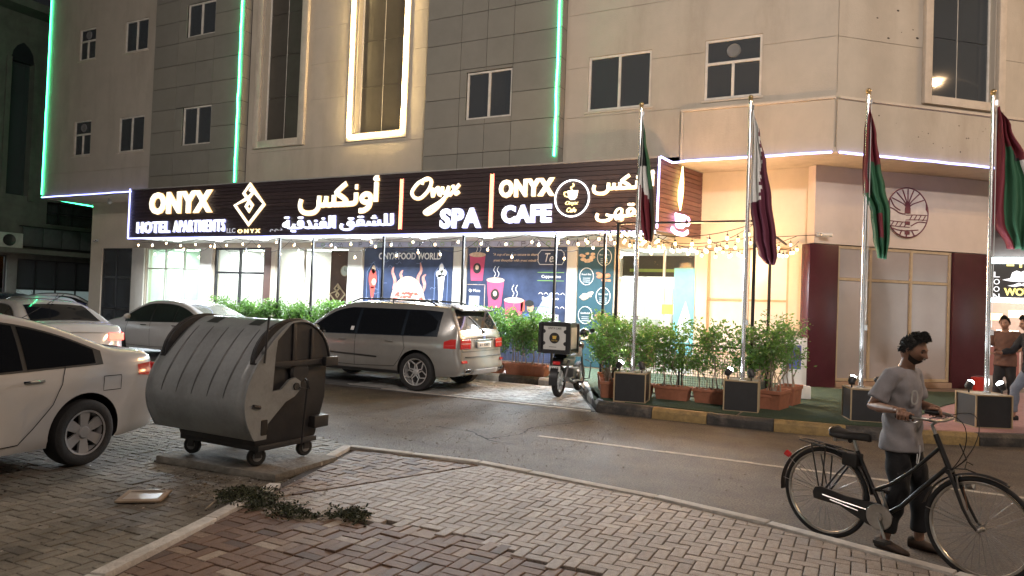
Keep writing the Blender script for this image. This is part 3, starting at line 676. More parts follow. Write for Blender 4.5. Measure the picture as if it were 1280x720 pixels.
# round wall emblem: rays, flowing lines, striped band, arch
em = thing('wall_emblem', 'round maroon line-art emblem on the wall above the maroon shop front', 'emblem', tuple(LG @ Vector((2.37, -.03, 4.15))), R(41.5))
mar2 = mat('emblem_maroon', (.13, .03, .05), .4)
MB().lathe([(.57, -.02), (.57, .02), (0.001, .02)], 40, Matrix.Rotation(R(90), 4, 'X')).build('disc', mat('emblem_disc', (.60, .55, .52), .6), em, smooth=40)
MB().tube([(.565 * math.cos(t * math.pi / 24), -.025, .565 * math.sin(t * math.pi / 24)) for t in range(48)], .014, 6, closed=True).build('rim', mar2, em)
e = MB()
def es(p, w=.022): stroke(e, p, w, -.035, -.015, 5)
for a in (-60, -38, -18, 0, 18, 38, 60):
    s, c = math.sin(R(a)), math.cos(R(a)); es([(.02 * a / 30, .12), (.10 * s + .03 * a / 40, .12 + .16 * c), (.5 * s, .08 + .46 * c)])
es([(-.54, .1), (-.38, .06), (-.22, -.02), (-.06, -.04)]); es([(-.48, .3), (-.36, .12), (-.2, .04)])
for z in (-.06, -.17): es([(-.04, z), (.2, z + .02), (.54, z + .03)], .016)
for x in (.06, .18, .30, .42): es([(x, -.16), (x + .07, -.05)], .014)
for z in (-.22, -.33): es([(-.5, z + .01), (-.2, z), (.06, z)], .016)
for x in (-.44, -.32, -.2, -.08): es([(x, -.32), (x + .07, -.22)], .014)
es([(.1, -.30), (.3, -.2), (.5, -.2)]); es([(-.4, -.38), (-.1, -.42), (.3, -.38)]); es([(.0, -.4), (-.02, -.55)]); es([(.12, -.4), (.2, -.52)]); es([(-.14, -.4), (-.2, -.52)])
e.build('line_art', mar2, em)
MB().prism([(-.07, -.02), (-.07, .1), (-.045, .16), (0, .18), (.045, .16), (.07, .1), (.07, -.02)], -.04, -.015).box(-.06, .06, -.04, -.015, -.28, -.2).box(-.06, .06, -.04, -.015, -.5, -.43).prism([(.5, .26), (.565, .02), (.5, .1)], -.04, -.015).prism([(-.5, .26), (-.565, -.06), (-.48, -.02)], -.04, -.015).build('arch_motif', mar2, em)

# ---- neighbour building across the lane, face X = -33
XN = -33.0
nb = thing('neighbour_building', 'dark concrete building with tall arched window beyond the lane', 'building', (XN, 20, 0))
nbm = mat('old_render', (.15, .145, .13), .9, var=.2, scale=2, bump=.4, dirt=.5, dscale=.7, dcol=(.07, .07, .06), streak=.3)
NM = Matrix.Translation((XN, 0, 0)) @ Matrix.Rotation(R(90), 4, 'Z')   # local x -> world Y, local y -> world -X
b = MB(); wallholes(b, 2, 45, 0, 13.35, [(16.95, 17.85, 5.6, 11.5, .35), (18.7, 22.5, 4.5, 5.5, .5), (13, 17.2, ZS, 3.0, .3), (17.6, 21.2, ZS, 2.9, .3)], 0, .3, NM)
b.add([(2, 0, 13.35), (45, 0, 13.35), (45, 14, 13.35), (2, 14, 13.35)], [(0, 1, 2, 3)], NM); b.add([(2, 0, 0), (2, 14, 0), (2, 14, 13.35), (2, 0, 13.35)], [(0, 1, 2, 3)], NM)
b.build('wall', nbm, nb, world=True, fix=False)
MB().box(1.5, 45, -1.0, .3, 13.36, 13.7, NM).build('roof_slab', nbm, nb, world=True)
arc = [(16.95, 11.3), (17.0, 11.7), (17.15, 11.95), (17.4, 12.15), (17.65, 11.95), (17.8, 11.7), (17.85, 11.3)]
MB().prism(arc, -.01, .3, NM).build('arch_head', mat('arch_dark', (.02, .022, .028), .4), nb, world=True)
MB().box(16.9, 17.9, .3, .33, 5.5, 11.6, NM).build('arched_window', dglass, nb, world=True)
MB().box(16.75, 16.95, -.08, .0, 5.4, 11.4, NM).box(17.85, 18.05, -.08, .0, 5.4, 11.4, NM).build('window_surround', nbm, nb, world=True)
op = MB(); op.box(18.7, 22.5, .48, .5, 4.5, 5.5, NM).build('balcony_glass', dglass, nb, world=True)
MB().box(19.3, 19.34, .2, .25, 4.5, 5.5, NM).box(19.9, 19.94, .2, .25, 4.5, 5.5, NM).box(18.7, 22.5, .1, .16, 5.0, 5.05, NM).build('railing', dka, nb, world=True)
# blank sign frames along its front
sg = thing('sign_board_row', 'dark unlit sign panels on a frame above the left shops', 'signboard', (XN + .2, 19, 3.3))
for i in range(5):
    MB().box(17.6 + i * .82, 18.38 + i * .82, -.35, -.28, 3.45, 4.25, NM).build('sign_panel', mat('sign_grey', (.10, .105, .11), .35, var=.15), sg, world=True, bevel=.01)
MB().box(17.5, 21.8, -.3, -.22, 3.38, 3.43, NM).box(17.5, 21.8, -.3, -.22, 4.26, 4.31, NM).tube([NM @ Vector((17.6, 0, 4.3)), NM @ Vector((17.6, -.3, 4.3))], .02).tube([NM @ Vector((21.6, 0, 4.3)), NM @ Vector((21.6, -.3, 4.3))], .02).build('frame', dka, sg, world=True)
MB().box(14, 21.8, -.9, 0, 3.1, 3.3, NM).build('awning_slab', nbm, nb, world=True)
opening('shop_window', 17.6, 21.2, ZS, 2.9, [18.4, 19.3, 20.2], [1.6], dka, [mat('pale_film', (.42, .5, .5), .3, emit=(.6, .8, .8), es=.12), dglass], M=NM, y=.1, fr=.06, parent=nb)
so_ = opening('shop_window', 13, 17.2, ZS, 3.0, [14.4, 15.8], [], dka, [clearg], M=NM, y=.1, fr=.06, parent=nb)
MB().box(13, 17.2, 1.2, 1.22, .2, 3, NM).build('shop_wall', mat('shop_back', (.6, .65, .65), .6, emit=(.75, .9, 1.), es=.5), so_, world=True)
for i in range(5): MB().box(14.2, 17.1, .9, 1.15, .7 + i * .42, .74 + i * .42, NM).build('shelf', mat('shelf_blue', (.1, .12, .3), .5), so_, world=True)
for i in range(5):
    q = MB()
    for k in range(16): q.box(14.25 + k * .178, 14.40 + k * .178, .85, 1.0, .745 + i * .42, .745 + i * .42 + rnd.uniform(.2, .34), NM)
    q.build('goods', mat('goods%d' % (i % 3), [(.55, .2, .12), (.6, .4, .3), (.5, .15, .2)][i % 3], .5, emit=(1, .5, .35), es=.12), so_, world=True)
lamp('shop_light', 'AREA', (XN + .8, 15.2, 2.9), 60, (.8, .95, 1), 1.5, (XN + .8, 15.2, 0), sizey=.4, parent=nb)
ac = thing('air_conditioner', 'outdoor air conditioner unit above the lit left shop', 'air conditioner', (XN + .3, 17.0, 3.31))
acm = mat('ac_white', (.55, .55, .53), .5, dirt=.3)
MB().box(-.05, .32, -.45, .45, .0, .62).build('case', acm, ac, bevel=.02)
MB().lathe([(.24, 0), (.25, .02), (.22, .02), (.20, .005), (.02, .01)], 20, Matrix.Translation((.325, -.1, .31)) @ Matrix.Rotation(R(90), 4, 'Y')).build('fan_grille', dka, ac, smooth=40)
# ================================================================== illuminated sign canopy
YS = 15.30
sign = thing('illuminated_sign', 'long dark slatted canopy sign with glowing English and Arabic lettering', 'sign', (-13.4, YS, 3.4))
slat = [mat('sign_slat%d' % i, c, .42, var=.15, scale=5) for i, c in enumerate([(.040, .027, .030), (.046, .031, .033), (.035, .024, .027)])]
nb_ = 15; hz = (5.04 - 3.46) / nb_
RET = Matrix.Translation((-4.45, YS, 0)) @ Matrix.Rotation(R(76.5), 4, 'Z')
for i in range(nb_):
    MB().box(-22.28, -4.47, YS, YS + .04, 3.46 + i * hz + .005, 3.46 + (i + 1) * hz - .005).build('board', rnd.choice(slat), sign, world=True)
slr = [mat('return_slat%d' % i, c, .45, var=.15, scale=5) for i, c in enumerate([(.13, .062, .055), (.15, .072, .062), (.12, .055, .05)])]
for i in range(nb_):
    MB().box(.02, 2.12, 0, .04, 3.46 + i * hz + .005, 3.46 + (i + 1) * hz - .005, RET).build('board', slr[i % 3], sign, world=True)
MB().box(-22.27, -4.6, YS + .05, YS + .28, 3.47, 5.03).box(.06, 2.1, .05, .12, 3.47, 5.03, RET).build('box_frame', dkback, sign, world=True)
MB().box(-22.32, -4.44, YS - .02, YS + .3, 5.042, 5.075).box(0.0, 2.12, -.02, .1, 5.042, 5.075, RET).build('top_cap', mat('cap_grey', (.3, .29, .28), .5), sign, world=True)
MB().box(-22.25, -4.62, YS + .06, YG - .07, 3.452, 3.468).build('canopy_ceiling', mat('canopy_white', (.7, .7, .68), .6), sign, world=True)
MB().tube(wob((-22.30, YS - .03, 3.43), (-4.46, YS - .03, 3.43), 30, .003), .024, 6).tube([(-22.31, YS - .03, 3.43), (-22.31, YS - .03, 5.08)], .026, 6).tube([(-4.43, YS - .03, 3.5), (-4.42, YS - .03, 5.06)], .024, 6).build('led_border', ledB, sign, world=True)
wf, wtm = emis('letter_warm', (1, .90, .66), 1.25), emis('letter_warm_rim', (1, .48, .05), .8)
cf, ctm = emis('letter_cool', (.92, .95, 1), 1.35), emis('letter_cool_rim', (.25, .30, 1), .7)
dim = emis('letter_dim', (.5, .52, .6), .5); amber = emis('bar_amber', (1, .62, .12), 2.2); redg = emis('bar_red', (1, .06, .03), 1.6)
def lit(s, x0, x1, z0, z1, f=wf, r=wtm, bold=.02, **k):
    k.setdefault('spacing', 1.12)
    text(s, x0, x1, z0, z1, YS - .045, f, sign, bold=bold, depth=.035, **k)
    text(s, x0 - .015, x1 + .015, z0 - .015, z1 + .015, YS - .004, r, sign, name='letter_rim', bold=bold + (.02 if z1 - z0 > .5 else .012), depth=.03, **k)
A1 = '\uFEB2\uFEDC\uFEE7\uFEED\uFE83'
A2a = '\uFED6\uFED8\uFEB8\uFEE0\uFEDF'; A2b = '\uFE94\uFEF4\uFED7\uFEAA\uFEE8\uFED4\uFEDF\uFE8D'
A4 = '\uFEF0\uFEEC\uFED8\uFEE3'; A5 = '\uFEE1.\uFEE1.\uFEAB'
lit('ONYX', -21.25, -18.35, 4.2, 4.9, bold=.045); lit('HOTEL', -21.84, -20.25, 3.60, 3.96, cf, ctm, .022); lit('APARTMENTS', -20.05, -17.76, 3.61, 3.97, cf, ctm, .008, spacing=1.25)
text('LLC', -17.70, -17.34, 3.56, 3.70, YS - .003, dim, sign, depth=.01); text('ONYX', -17.22, -16.30, 3.545, 3.665, YS - .01, emis('letter_gold', (1, .7, .25), 2.), sign, depth=.02, bold=.03, spacing=1.6)
lit(A2a, -13.27, -11.49, 3.57, 3.99, cf, ctm, .012, spacing=1.); lit(A2b, -15.38, -13.45, 3.55, 3.99, cf, ctm, .012, spacing=1.)
text(A5, -15.92, -15.44, 3.57, 3.68, YS - .003, dim, sign, depth=.01, split=False)
lit('SPA', -10.02, -8.85, 3.58, 4.07, cf, ctm, .04); lit('ONYX', -8.35, -6.9, 4.30, 4.72, bold=.05); lit('CAFE', -8.26, -6.96, 3.68, 4.10, cf, ctm, .05)
lit(A4, -5.85, -4.62, 3.66, 4.06, bold=.015, spacing=1.)
for x in (-11.28, -8.58):
    MB().box(x - .03, x + .03, YS - .035, YS - .002, 3.59, 4.88).build('divider_bar', amber, sign, world=True)
    MB().box(x - .055, x - .033, YS - .02, YS - .002, 3.57, 4.90).box(x + .033, x + .055, YS - .02, YS - .002, 3.57, 4.90).build('divider_glow', redg, sign, world=True)
# the Arabic name, drawn with a broad pen
AR = [[(.965, .30), (.965, .84)], [(.99, .93), (.945, .92), (.955, .985), (.99, .99)], [(.945, .90), (1.0, .915)],
      [(.90, .30), (.84, .30), (.80, .36), (.80, .46), (.845, .53), (.895, .48), (.90, .34), (.885, .18), (.83, .08), (.77, .07)],
      [(.725, .58), (.725, .36), (.70, .285), (.62, .27), (.57, .27)], [(.715, .74), (.745, .74)],
      [(.60, .27), (.605, .36), (.57, .45), (.49, .58), (.485, .62), (.54, .74), (.605, .86)], [(.60, .27), (.45, .27)],
      [(.45, .54), (.45, .33), (.425, .27), (.37, .27), (.355, .33), (.355, .52)], [(.355, .40), (.34, .28), (.29, .27), (.265, .33), (.265, .54)], [(.265, .42), (.255, .2), (.205, .07), (.11, .05), (.04, .12), (.015, .28), (.03, .46)]]
def arname(x0, x1, z0, z1, w1):
    for i, L in enumerate(AR):
        k = .55 if i in (1, 2) else 1
        for nm, m, e, ya, yb in (('letter', wf, 0, YS - .055, YS - .03), ('letter_rim', wtm, .35, YS - .028, YS - .004)):
            b = MB(); stroke(b, [(x0 + (x1 - x0) * u, z0 + (z1 - z0) * v) for u, v in L], w1 * k * (1 + e), ya, yb, 5); b.build(nm, m, sign, world=True)
arname(-14.82, -12.0, 4.03, 5.0, .115); arname(-5.95, -4.52, 4.28, 4.76, .062)
# interlaced diamond
def diamond(cx, cz, s, y0, y1, w, mats, parent, name, world=True, M=None):
    P = lambda u, v: (cx + u * s, cz + v * s)
    for L in ([P(-.03, .35), P(-1, -.02), P(0, -1), P(1, -.02), P(.42, .52)], [P(.42, .52), P(0, 1), P(-.42, .56), P(.22, -.08), P(0, -.34), P(-.22, -.1), P(-.02, .14)], [P(-.03, .35), P(.2, .56), P(0, .74)]):
        b = MB(); stroke(b, L, w, y0, y1, 0, M=M); b.build(name, mats, parent, world=world)
diamond(-16.79, 4.40, .60, YS - .045, YS - .01, .085, wf, sign, 'diamond_emblem'); diamond(-16.79, 4.40, .605, YS - .012, YS - .003, .135, wtm, sign, 'diamond_rim')
# handwritten Onyx
S = lambda pts, w, y0, y1: [((-10.96 + a * 1.46), (3.9 + c * 1.0)) for a, c in pts]
scr = [[(.34, .95), (.16, .88), (.02, .66), (.06, .5), (.2, .47), (.36, .66), (.42, .88), (.34, .97), (.25, .93), (.22, .82)], [(.44, .72), (.46, .5), (.5, .64), (.57, .72), (.58, .56), (.64, .52)],
       [(.66, .74), (.66, .6), (.73, .58), (.79, .74), (.72, .46), (.55, .2), (.38, .06), (.3, .1), (.4, .2), (.62, .36), (.8, .56)], [(.86, .76), (.9, .64), (.93, .54), (1, .6)], [(1.0, .78), (.9, .64), (.8, .5)]]
for L in scr:
    b = MB(); stroke(b, S(L, 0, 0, 0), .062, YS - .06, YS - .025, 6); b.build('script_letter', wf, sign, world=True)
    b = MB(); stroke(b, S(L, 0, 0, 0), .10, YS - .02, YS - .003, 6); b.build('script_rim', wtm, sign, world=True)
# round cup badge
RB = lambda cx, cz, r, tr, n=40: [(cx + r * math.cos(2 * math.pi * k / n), YS - .03, cz + r * math.sin(2 * math.pi * k / n)) for k in range(n)]
MB().tube(RB(-6.45, 4.22, .42, 0), .018, 6, closed=True).build('badge_ring', emis('ring_white', (.95, .96, 1), 2.6), sign, world=True)
gold = emis('badge_gold', (1, .75, .2), 1.6)
MB().prism([(-6.57, 4.40), (-6.31, 4.40), (-6.34, 4.24), (-6.39, 4.19), (-6.49, 4.19), (-6.54, 4.24)], YS - .03, YS - .005).build('badge_cup', emis('cup_cream', (1, .93, .75), 2.2), sign, world=True)
b = MB(); stroke(b, [(-6.57, 4.37), (-6.65, 4.36), (-6.63, 4.28), (-6.55, 4.26)], .025, YS - .03, YS - .006); stroke(b, [(-6.45, 4.41), (-6.49, 4.47), (-6.42, 4.51), (-6.44, 4.57)], .03, YS - .03, YS - .006); b.build('badge_handle', gold, sign, world=True)
text('Onyx', -6.62, -6.29, 4.05, 4.16, YS - .005, gold, sign, depth=.02, shear=.3, bold=.02, split=False); text('Cafe', -6.58, -6.34, 3.90, 4.01, YS - .005, gold, sign, depth=.02, shear=.3, bold=.02, split=False)
# downlights under the canopy
for i in range(9):
    x = -21.2 + i * 2.0
    MB().lathe([(.0, -.012), (.11, -.012), (.12, 0), (.12, .02)], 16, Matrix.Translation((x, 16.3, 3.44))).build('downlight', emis('downlight', (.92, .97, 1), 12), sign, world=True)
    lamp('canopy_light', 'AREA', (x, 16.3, 3.40), 430, (.82, .92, 1), .5, (x, 14.2, 0), parent=sign)
# neon cup on the return
cup = thing('neon_cup_sign', 'neon coffee cup with yellow flame of steam on the slatted sign end', 'neon sign', tuple(RET @ Vector((.95, -.03, 3.5))), R(76.5))
nm_ = emis('neon_pink', (1, .55, 1.), 4.5); ny = emis('neon_yellow', (1, .82, .22), 5)
MB().prism([(-.22, .42), (.26, .42), (.22, .16), (.12, .1), (-.1, .1), (-.18, .16)], -.04, -.01).build('cup', nm_, cup)
b = MB(); stroke(b, [(.25, .38), (.42, .36), (.42, .22), (.21, .18)], .045, -.04, -.01); b.build('handle', nm_, cup)
b = MB(); stroke(b, [(-.38, .06), (-.15, -.02), (.2, -.02), (.4, .06)], .085, -.04, -.01); b.build('saucer', nm_, cup)
MB().prism([(.0, .5), (-.10, .72), (-.11, .95), (-.03, 1.2), (.05, 1.52), (.10, 1.2), (.11, .95), (.06, .7)], -.04, -.01).build('steam', ny, cup)

# ================================================================== posters on the shop walls
YP = YG - .03
def pmat(n, c): return mat('print_' + n, c, .45, var=.06, scale=8)
navy = mat('print_navy', (.030, .043, .088), .4, var=.5, scale=1.6); pw = pmat('white', (.8, .8, .8)); pk = pmat('pink', (.52, .07, .15)); pbl = pmat('black', (.02, .02, .02)); por = mat('print_orange', (.5, .22, .12), .45, var=.4, scale=9); pcr = mat('print_cream', (.60, .45, .32), .45, var=.35, scale=12); prd = pmat('red', (.5, .08, .06)); pgold = pmat('gold', (.6, .42, .12)); teal = pmat('teal', (.025, .075, .10)); pbr = pmat('brown', (.22, .10, .05)); pgr = pmat('green', (.2, .4, .08))
def poster(name, label, x0, x1, z0, z1, m):
    t = thing(name, label, 'poster', ((x0 + x1) / 2, YP, z0)); MB().box(x0, x1, YP, YP + .02, z0, z1).build('panel', m, t, world=True); return t
def pb(t, name, m, fn, d=.006):
    b = MB(); fn(b); return b.build(name, m, t, world=True)
def disc(b, cx, cz, rx, rz=None, y0=None, y1=None, n=20):
    b.prism([(cx + rx * math.cos(2 * math.pi * k / n), cz + (rz or rx) * math.sin(2 * math.pi * k / n)) for k in range(n)], y0 or YP - .006, y1 or YP - .001)
def ring(b, cx, cz, rx, rz, w, n=24, y=None):
    y = y or YP - .005; b.tube([(cx + rx * math.cos(2 * math.pi * k / n), y, cz + rz * math.sin(2 * math.pi * k / n)) for k in range(n)], w, 4, closed=True)
p1 = poster('food_poster', 'navy wall poster reading ONYX FOOD WORLD with burger and milkshakes', -14.1, -10.93, .2, 3.28, navy)
text('ONYX FOOD WORLD', -13.55, -11.32, 2.93, 3.13, YP - .001, pw, p1, depth=.006, bold=.02)
pb(p1, 'burger', pcr, lambda b: b.prism([(-12.45 + .62 * math.cos(math.pi * k / 16), 1.62 + .82 * math.sin(math.pi * k / 16)) for k in range(17)] + [(-13.05, 1.3), (-11.85, 1.3)][:0], YP - .006, YP - .001))
q = MB()
for _ in range(70):
    a, r = rnd.uniform(.1, math.pi - .1), rnd.uniform(.1, .95) ** .5; q.ball((-12.45 + .58 * r * math.cos(a), YP - .006, 1.64 + .76 * r * math.sin(a)), rnd.uniform(.015, .035), 6, (1.5, .3, .8))
q.build('sesame', pw, p1, world=True)
q = MB()
for _ in range(40): q.ball((rnd.uniform(-12.95, -11.95), YP - .006, rnd.uniform(1.62, 1.95)), rnd.uniform(.03, .06), 6, (1.3, .2, .8))
q.build('filling', prd, p1, world=True)
flm = mat('print_flame', (.50, .24, .20), .45, var=.4, scale=9)
for L in ([(-12.98, 2.05), (-12.92, 2.3), (-13.02, 2.55), (-12.98, 2.72)], [(-12.8, 2.2), (-12.68, 2.35), (-12.72, 2.5), (-12.64, 2.62)], [(-12.05, 2.1), (-12.1, 2.4), (-12.0, 2.6), (-12.04, 2.85)], [(-11.9, 2.0), (-11.86, 2.2), (-11.92, 2.4), (-11.82, 2.5)]):
    q = MB(); stroke(q, L, .10, YP - .005, YP - .001, 6, taper=lambda t: math.sin(math.pi * min(1, t * .9 + .1)) ** .7 + .05); q.build('flame', flm, p1, world=True)
for k in range(14):
    x, z = rnd.uniform(-13.95, -11.1), rnd.uniform(1.7, 2.85); q = MB(); stroke(q, [(x, z), (x + .06, z + rnd.uniform(-.04, .06)), (x + .13, z + rnd.uniform(-.02, .05)), (x + .2, z + rnd.uniform(-.05, .08))], .012, YP - .003, YP - .001, 5); q.build('print_swirl', pmat('swirl', (.16, .2, .32)), p1, world=True)
pb(p1, 'shake_glass', pw, lambda b: b.prism([(-11.42, 2.5), (-11.18, 2.5), (-11.25, 1.7), (-11.35, 1.7)], YP - .006, YP - .001)); pb(p1, 'shake_cream', pw, lambda b: (disc(b, -11.38, 2.52, .1), disc(b, -11.22, 2.55, .1), disc(b, -11.3, 2.68, .07, .14)))
pb(p1, 'dessert_glass', prd, lambda b: (disc(b, -13.75, 2.35, .15, .3), b.prism([(-13.85, 2.1), (-13.65, 2.1), (-13.72, 1.7), (-13.78, 1.7)], YP - .006, YP - .001))); pb(p1, 'dessert_top', pcr, lambda b: (disc(b, -13.73, 2.62, .07, .13), disc(b, -13.7, 2.25, .08, .1, YP - .009, YP - .006)))
for cx in (-13.75, -11.3): pb(p1, 'arch_outline', pmat('blue', (.2, .28, .5)), lambda b: stroke(b, [(cx - .22, 1.65), (cx - .22, 2.55), (cx, 2.85), (cx + .22, 2.55), (cx + .22, 1.65)], .012, YP - .004, YP - .001, 0))
p2 = poster('drinks_poster', 'navy wall poster with pink paper cups and coffee menu', -10.44, -7.42, .2, 3.28, navy)
text('"A cup of tea is an excuse to share', -9.62, -8.25, 3.03, 3.12, YP - .001, pcr, p2, name='quote_line', depth=.005, bold=.02, shear=.25, split=False)
text('great thoughts with great minds"', -9.62, -8.25, 2.87, 2.96, YP - .001, pcr, p2, name='quote_line', depth=.005, bold=.02, shear=.25, split=False)
def pcup(x, z, s):
    pb(p2, 'paper_cup', pk, lambda b: b.prism([(x - .22 * s, z + .62 * s), (x + .22 * s, z + .62 * s), (x + .16 * s, z), (x - .16 * s, z)], YP - .006, YP - .001))
    pb(p2, 'cup_rim', pcr, lambda b: disc(b, x, z + .63 * s, .235 * s, .06 * s, YP - .009, YP - .006)); pb(p2, 'cup_badge', pbl, lambda b: disc(b, x, z + .3 * s, .11 * s, .13 * s, YP - .009, YP - .006)); pb(p2, 'badge_mark', pcr, lambda b: disc(b, x, z + .32 * s, .05 * s, .06 * s, YP - .012, YP - .009))
    for d in (-.05, .06): pb(p2, 'steam', pw, lambda b: stroke(b, [(x + d, z + .7 * s), (x + d + .04, z + .78 * s), (x + d - .02, z + .86 * s), (x + d + .03, z + .95 * s)], .014, YP - .004, YP - .001))
pcup(-10.12, 2.35, 1.15); pcup(-9.52, 1.62, 1.2); pcup(-8.93, 1.02, 1.3)
text('Qr Menu', -10.36, -10.0, 2.02, 2.12, YP - .001, pw, p2, depth=.005, split=False); pb(p2, 'menu_card', pw, lambda b: b.box(-10.34, -10.02, YP - .006, YP - .001, 1.5, 1.92)); pb(p2, 'card_frame', pcr, lambda b: stroke(b, [(-10.42, 2.24), (-9.85, 2.24), (-9.85, 1.3)], .015, YP - .004, YP - .001, 0))
text('Tea', -8.05, -7.7, 2.88, 3.12, YP - .001, pw, p2, depth=.005, shear=.3, split=False); pb(p2, 'tea_frame', pw, lambda b: stroke(b, [(-8.2, 2.82), (-7.55, 2.82), (-7.5, 2.9), (-7.5, 3.12), (-7.58, 3.2), (-8.16, 3.2), (-8.25, 3.1), (-8.25, 2.9), (-8.2, 2.82)], .018, YP - .004, YP - .001, 0))
for s, z, w_1 in (('Cappuccino', 2.44, .42), ('Espresso', 1.86, .36)): text(s, -7.85 - w_1 / 1.5, -7.85 + w_1 / 1.5, z, z + .1, YP - .001, pw, p2, name='menu_word', depth=.005, bold=.015, split=False)
pb(p2, 'menu_rule', pgr, lambda b: (b.box(-8.25, -7.48, YP - .004, YP - .001, 2.60, 2.615), b.box(-8.25, -7.48, YP - .004, YP - .001, 2.38, 2.395)))
pb(p2, 'menu_ornament', pw, lambda b: [stroke(b, [(-8.2 + i * .16, 2.03 - j * .36), (-8.14 + i * .16, 2.07 - j * .36), (-8.08 + i * .16, 2.02 - j * .36)], .014, YP - .004, YP - .001) for i in range(5) for j in range(2)])
# printed barista at a coffee machine
pb(p2, 'print_shirt', pmat('floral', (.06, .12, .35)), lambda b: b.prism([(-8.75, .9), (-8.72, 1.35), (-8.6, 1.5), (-8.42, 1.48), (-8.32, 1.35), (-8.15, 1.2), (-8.2, 1.1), (-8.35, 1.15), (-8.38, .9)], YP - .006, YP - .001)); pb(p2, 'print_face', pmat('skin', (.45, .26, .18)), lambda b: (disc(b, -8.43, 1.66, .1, .13), disc(b, -8.12, 1.16, .08, .05)))
pb(p2, 'print_hair', pbl, lambda b: disc(b, -8.46, 1.77, .13, .09, YP - .009, YP - .006)); pb(p2, 'print_machine', pmat('steel', (.4, .4, .42)), lambda b: b.prism([(-8.1, 1.0), (-8.1, 1.5), (-7.6, 1.5), (-7.6, 1.0)], YP - .006, YP - .001)); pb(p2, 'print_machine_front', pbl, lambda b: b.box(-8.0, -7.72, YP - .009, YP - .006, 1.02, 1.4)); pb(p2, 'print_jars', prd, lambda b: b.box(-8.72, -8.6, YP - .006, YP - .001, 1.55, 1.85))
pb(p2, 'print_glow', pmat('pale_blue', (.3, .36, .5)), lambda b: b.prism([(-8.3, 1.5), (-8.05, 1.9), (-7.75, 2.1), (-7.7, 1.5)], YP - .004, YP - .001))
p3 = poster('snack_poster', 'narrow teal poster of burgers and snacks beside the cafe door', -7.10, -6.12, .2, 3.28, teal)
for i, z in enumerate((3.02, 2.52, 2.02, 1.52, 1.02)):
    xa, xb = (-6.85, -6.38) if i % 2 else (-6.38, -6.85)
    pb(p3, 'round_frame', pw, lambda b: ring(b, xa, z, .19, .22, .009)); q = MB(); 
    for k in range(12): q.ball((xb + rnd.uniform(-.16, .16), YP - .004, z + rnd.uniform(-.11, .09)), rnd.uniform(.04, .075), 8, (1.2, .15, .7))
    q.build('snack', [pcr, por, pcr, pbr, pcr][i], p3, world=True); text(['Burgers', 'French fries', 'Club sandwich', 'Sandwich', 'Breakfast'][i], xa - .13, xa + .13, z + .03, z + .08, YP - .001, pw, p3, name='menu_word', depth=.005, split=False)
    for k in range(3): pb(p3, 'text_rule', pw, lambda b: b.box(xa - .1, xa + .1, YP - .004, YP - .001, z - .05 - k * .05, z - .04 - k * .05))
# narrow header strip of line icons over the shop fronts
hd = thing('icon_header', 'pale lavender strip of small line icons under the canopy', 'banner', (-11, YG - .1, 3.29))
MB().box(-16.0, -6.1, YG - .10, YG - .07, 3.295, 3.445).build('strip', mat('lavender', (.45, .47, .62), .5), hd, world=True)
for i in range(26):
    x = -15.7 + i * .37; q = MB(); k = i % 3
    if k == 0: ring(q, x, 3.37, .06, .055, .008, 14, YG - .105)
    elif k == 1: stroke(q, [(x - .05, 3.31), (x - .05, 3.43), (x + .05, 3.43), (x + .05, 3.37), (x - .05, 3.37)], .014, YG - .106, YG - .101, 0)
    else: stroke(q, [(x - .06, 3.31), (x, 3.43), (x + .06, 3.31)], .014, YG - .106, YG - .101, 0)
    q.build('icon', [pgr, pbl, navy][k], hd, world=True)
# reception decor seen through the glass
rc = thing('feature_wall', 'brown reception feature wall with diamond emblems behind the shop glass', 'feature wall', (-15.4, 18.6, ZS))
MB().box(-16.5, -14.7, 18.6, 18.66, ZS, 3.3).build('panel', mat('walnut', (.10, .045, .03), .5, var=.3, scale=3), rc, world=True)
for cx in (-16.15, -14.95): diamond(cx, 1.85, .33, 18.56, 18.59, .05, mat('brass', (.6, .45, .3), .4), rc, 'emblem')
for i, cx in enumerate((-15.85, -15.4, -14.98)):
    c = thing('wall_clock', ['leftmost', 'middle', 'rightmost'][i] + ' of three round white wall clocks in the reception', 'clock', (cx, 18.57, 2.62), group='reception clocks')
    MB().lathe([(.17, -.02), (.17, .02), (.001, .02)], 24, Matrix.Rotation(R(90), 4, 'X')).build('face', mat('clock_white', (.8, .8, .78), .4), c); MB().tube([(.17 * math.cos(k * math.pi / 12), -.02, .17 * math.sin(k * math.pi / 12)) for k in range(24)], .012, 6, closed=True).build('rim', mat('brass', (.6, .45, .3)), c); MB().box(-.006, .006, -.03, -.022, 0, .12).box(0, .09, -.03, -.022, -.005, .005).build('hands', pbl, c)
tv = thing('television', 'wall television showing green forest over blue water in the lobby', 'television', (-19.0, 19.2, 2.1))
MB().box(-.72, .72, 0, .06, -.42, .42).build('case', dka, tv, bevel=.01)
MB().box(-.68, .68, -.012, -.002, -.38, -.05).build('screen_water', emis('tv_blue', (.08, .35, .6), .9), tv); MB().box(-.68, -.2, -.012, -.002, -.05, .38).box(.3, .68, -.012, -.002, -.05, .38).build('screen_forest', emis('tv_green', (.1, .5, .12), .9), tv); MB().box(-.2, .3, -.012, -.002, -.05, .38).build('screen_sky', emis('tv_sky', (.8, .95, 1), 1.3), tv)
for i, cx in enumerate((-20.1, -18.9)):
    d = thing('door_decal', ['left', 'right'][i] + ' grey diamond decal on the lobby glass door', 'decal', (cx, YG + .02, 1.9), group='door decals'); diamond(0, 0, .36, 0, .004, .035, mat('decal_grey', (.35, .36, .37), .5), d, 'line', world=False)
cf_ = thing('cafe_counter', 'white cafe counter with dark doorway inside the bright shop', 'counter', (-5.2, 19.6, ZS))
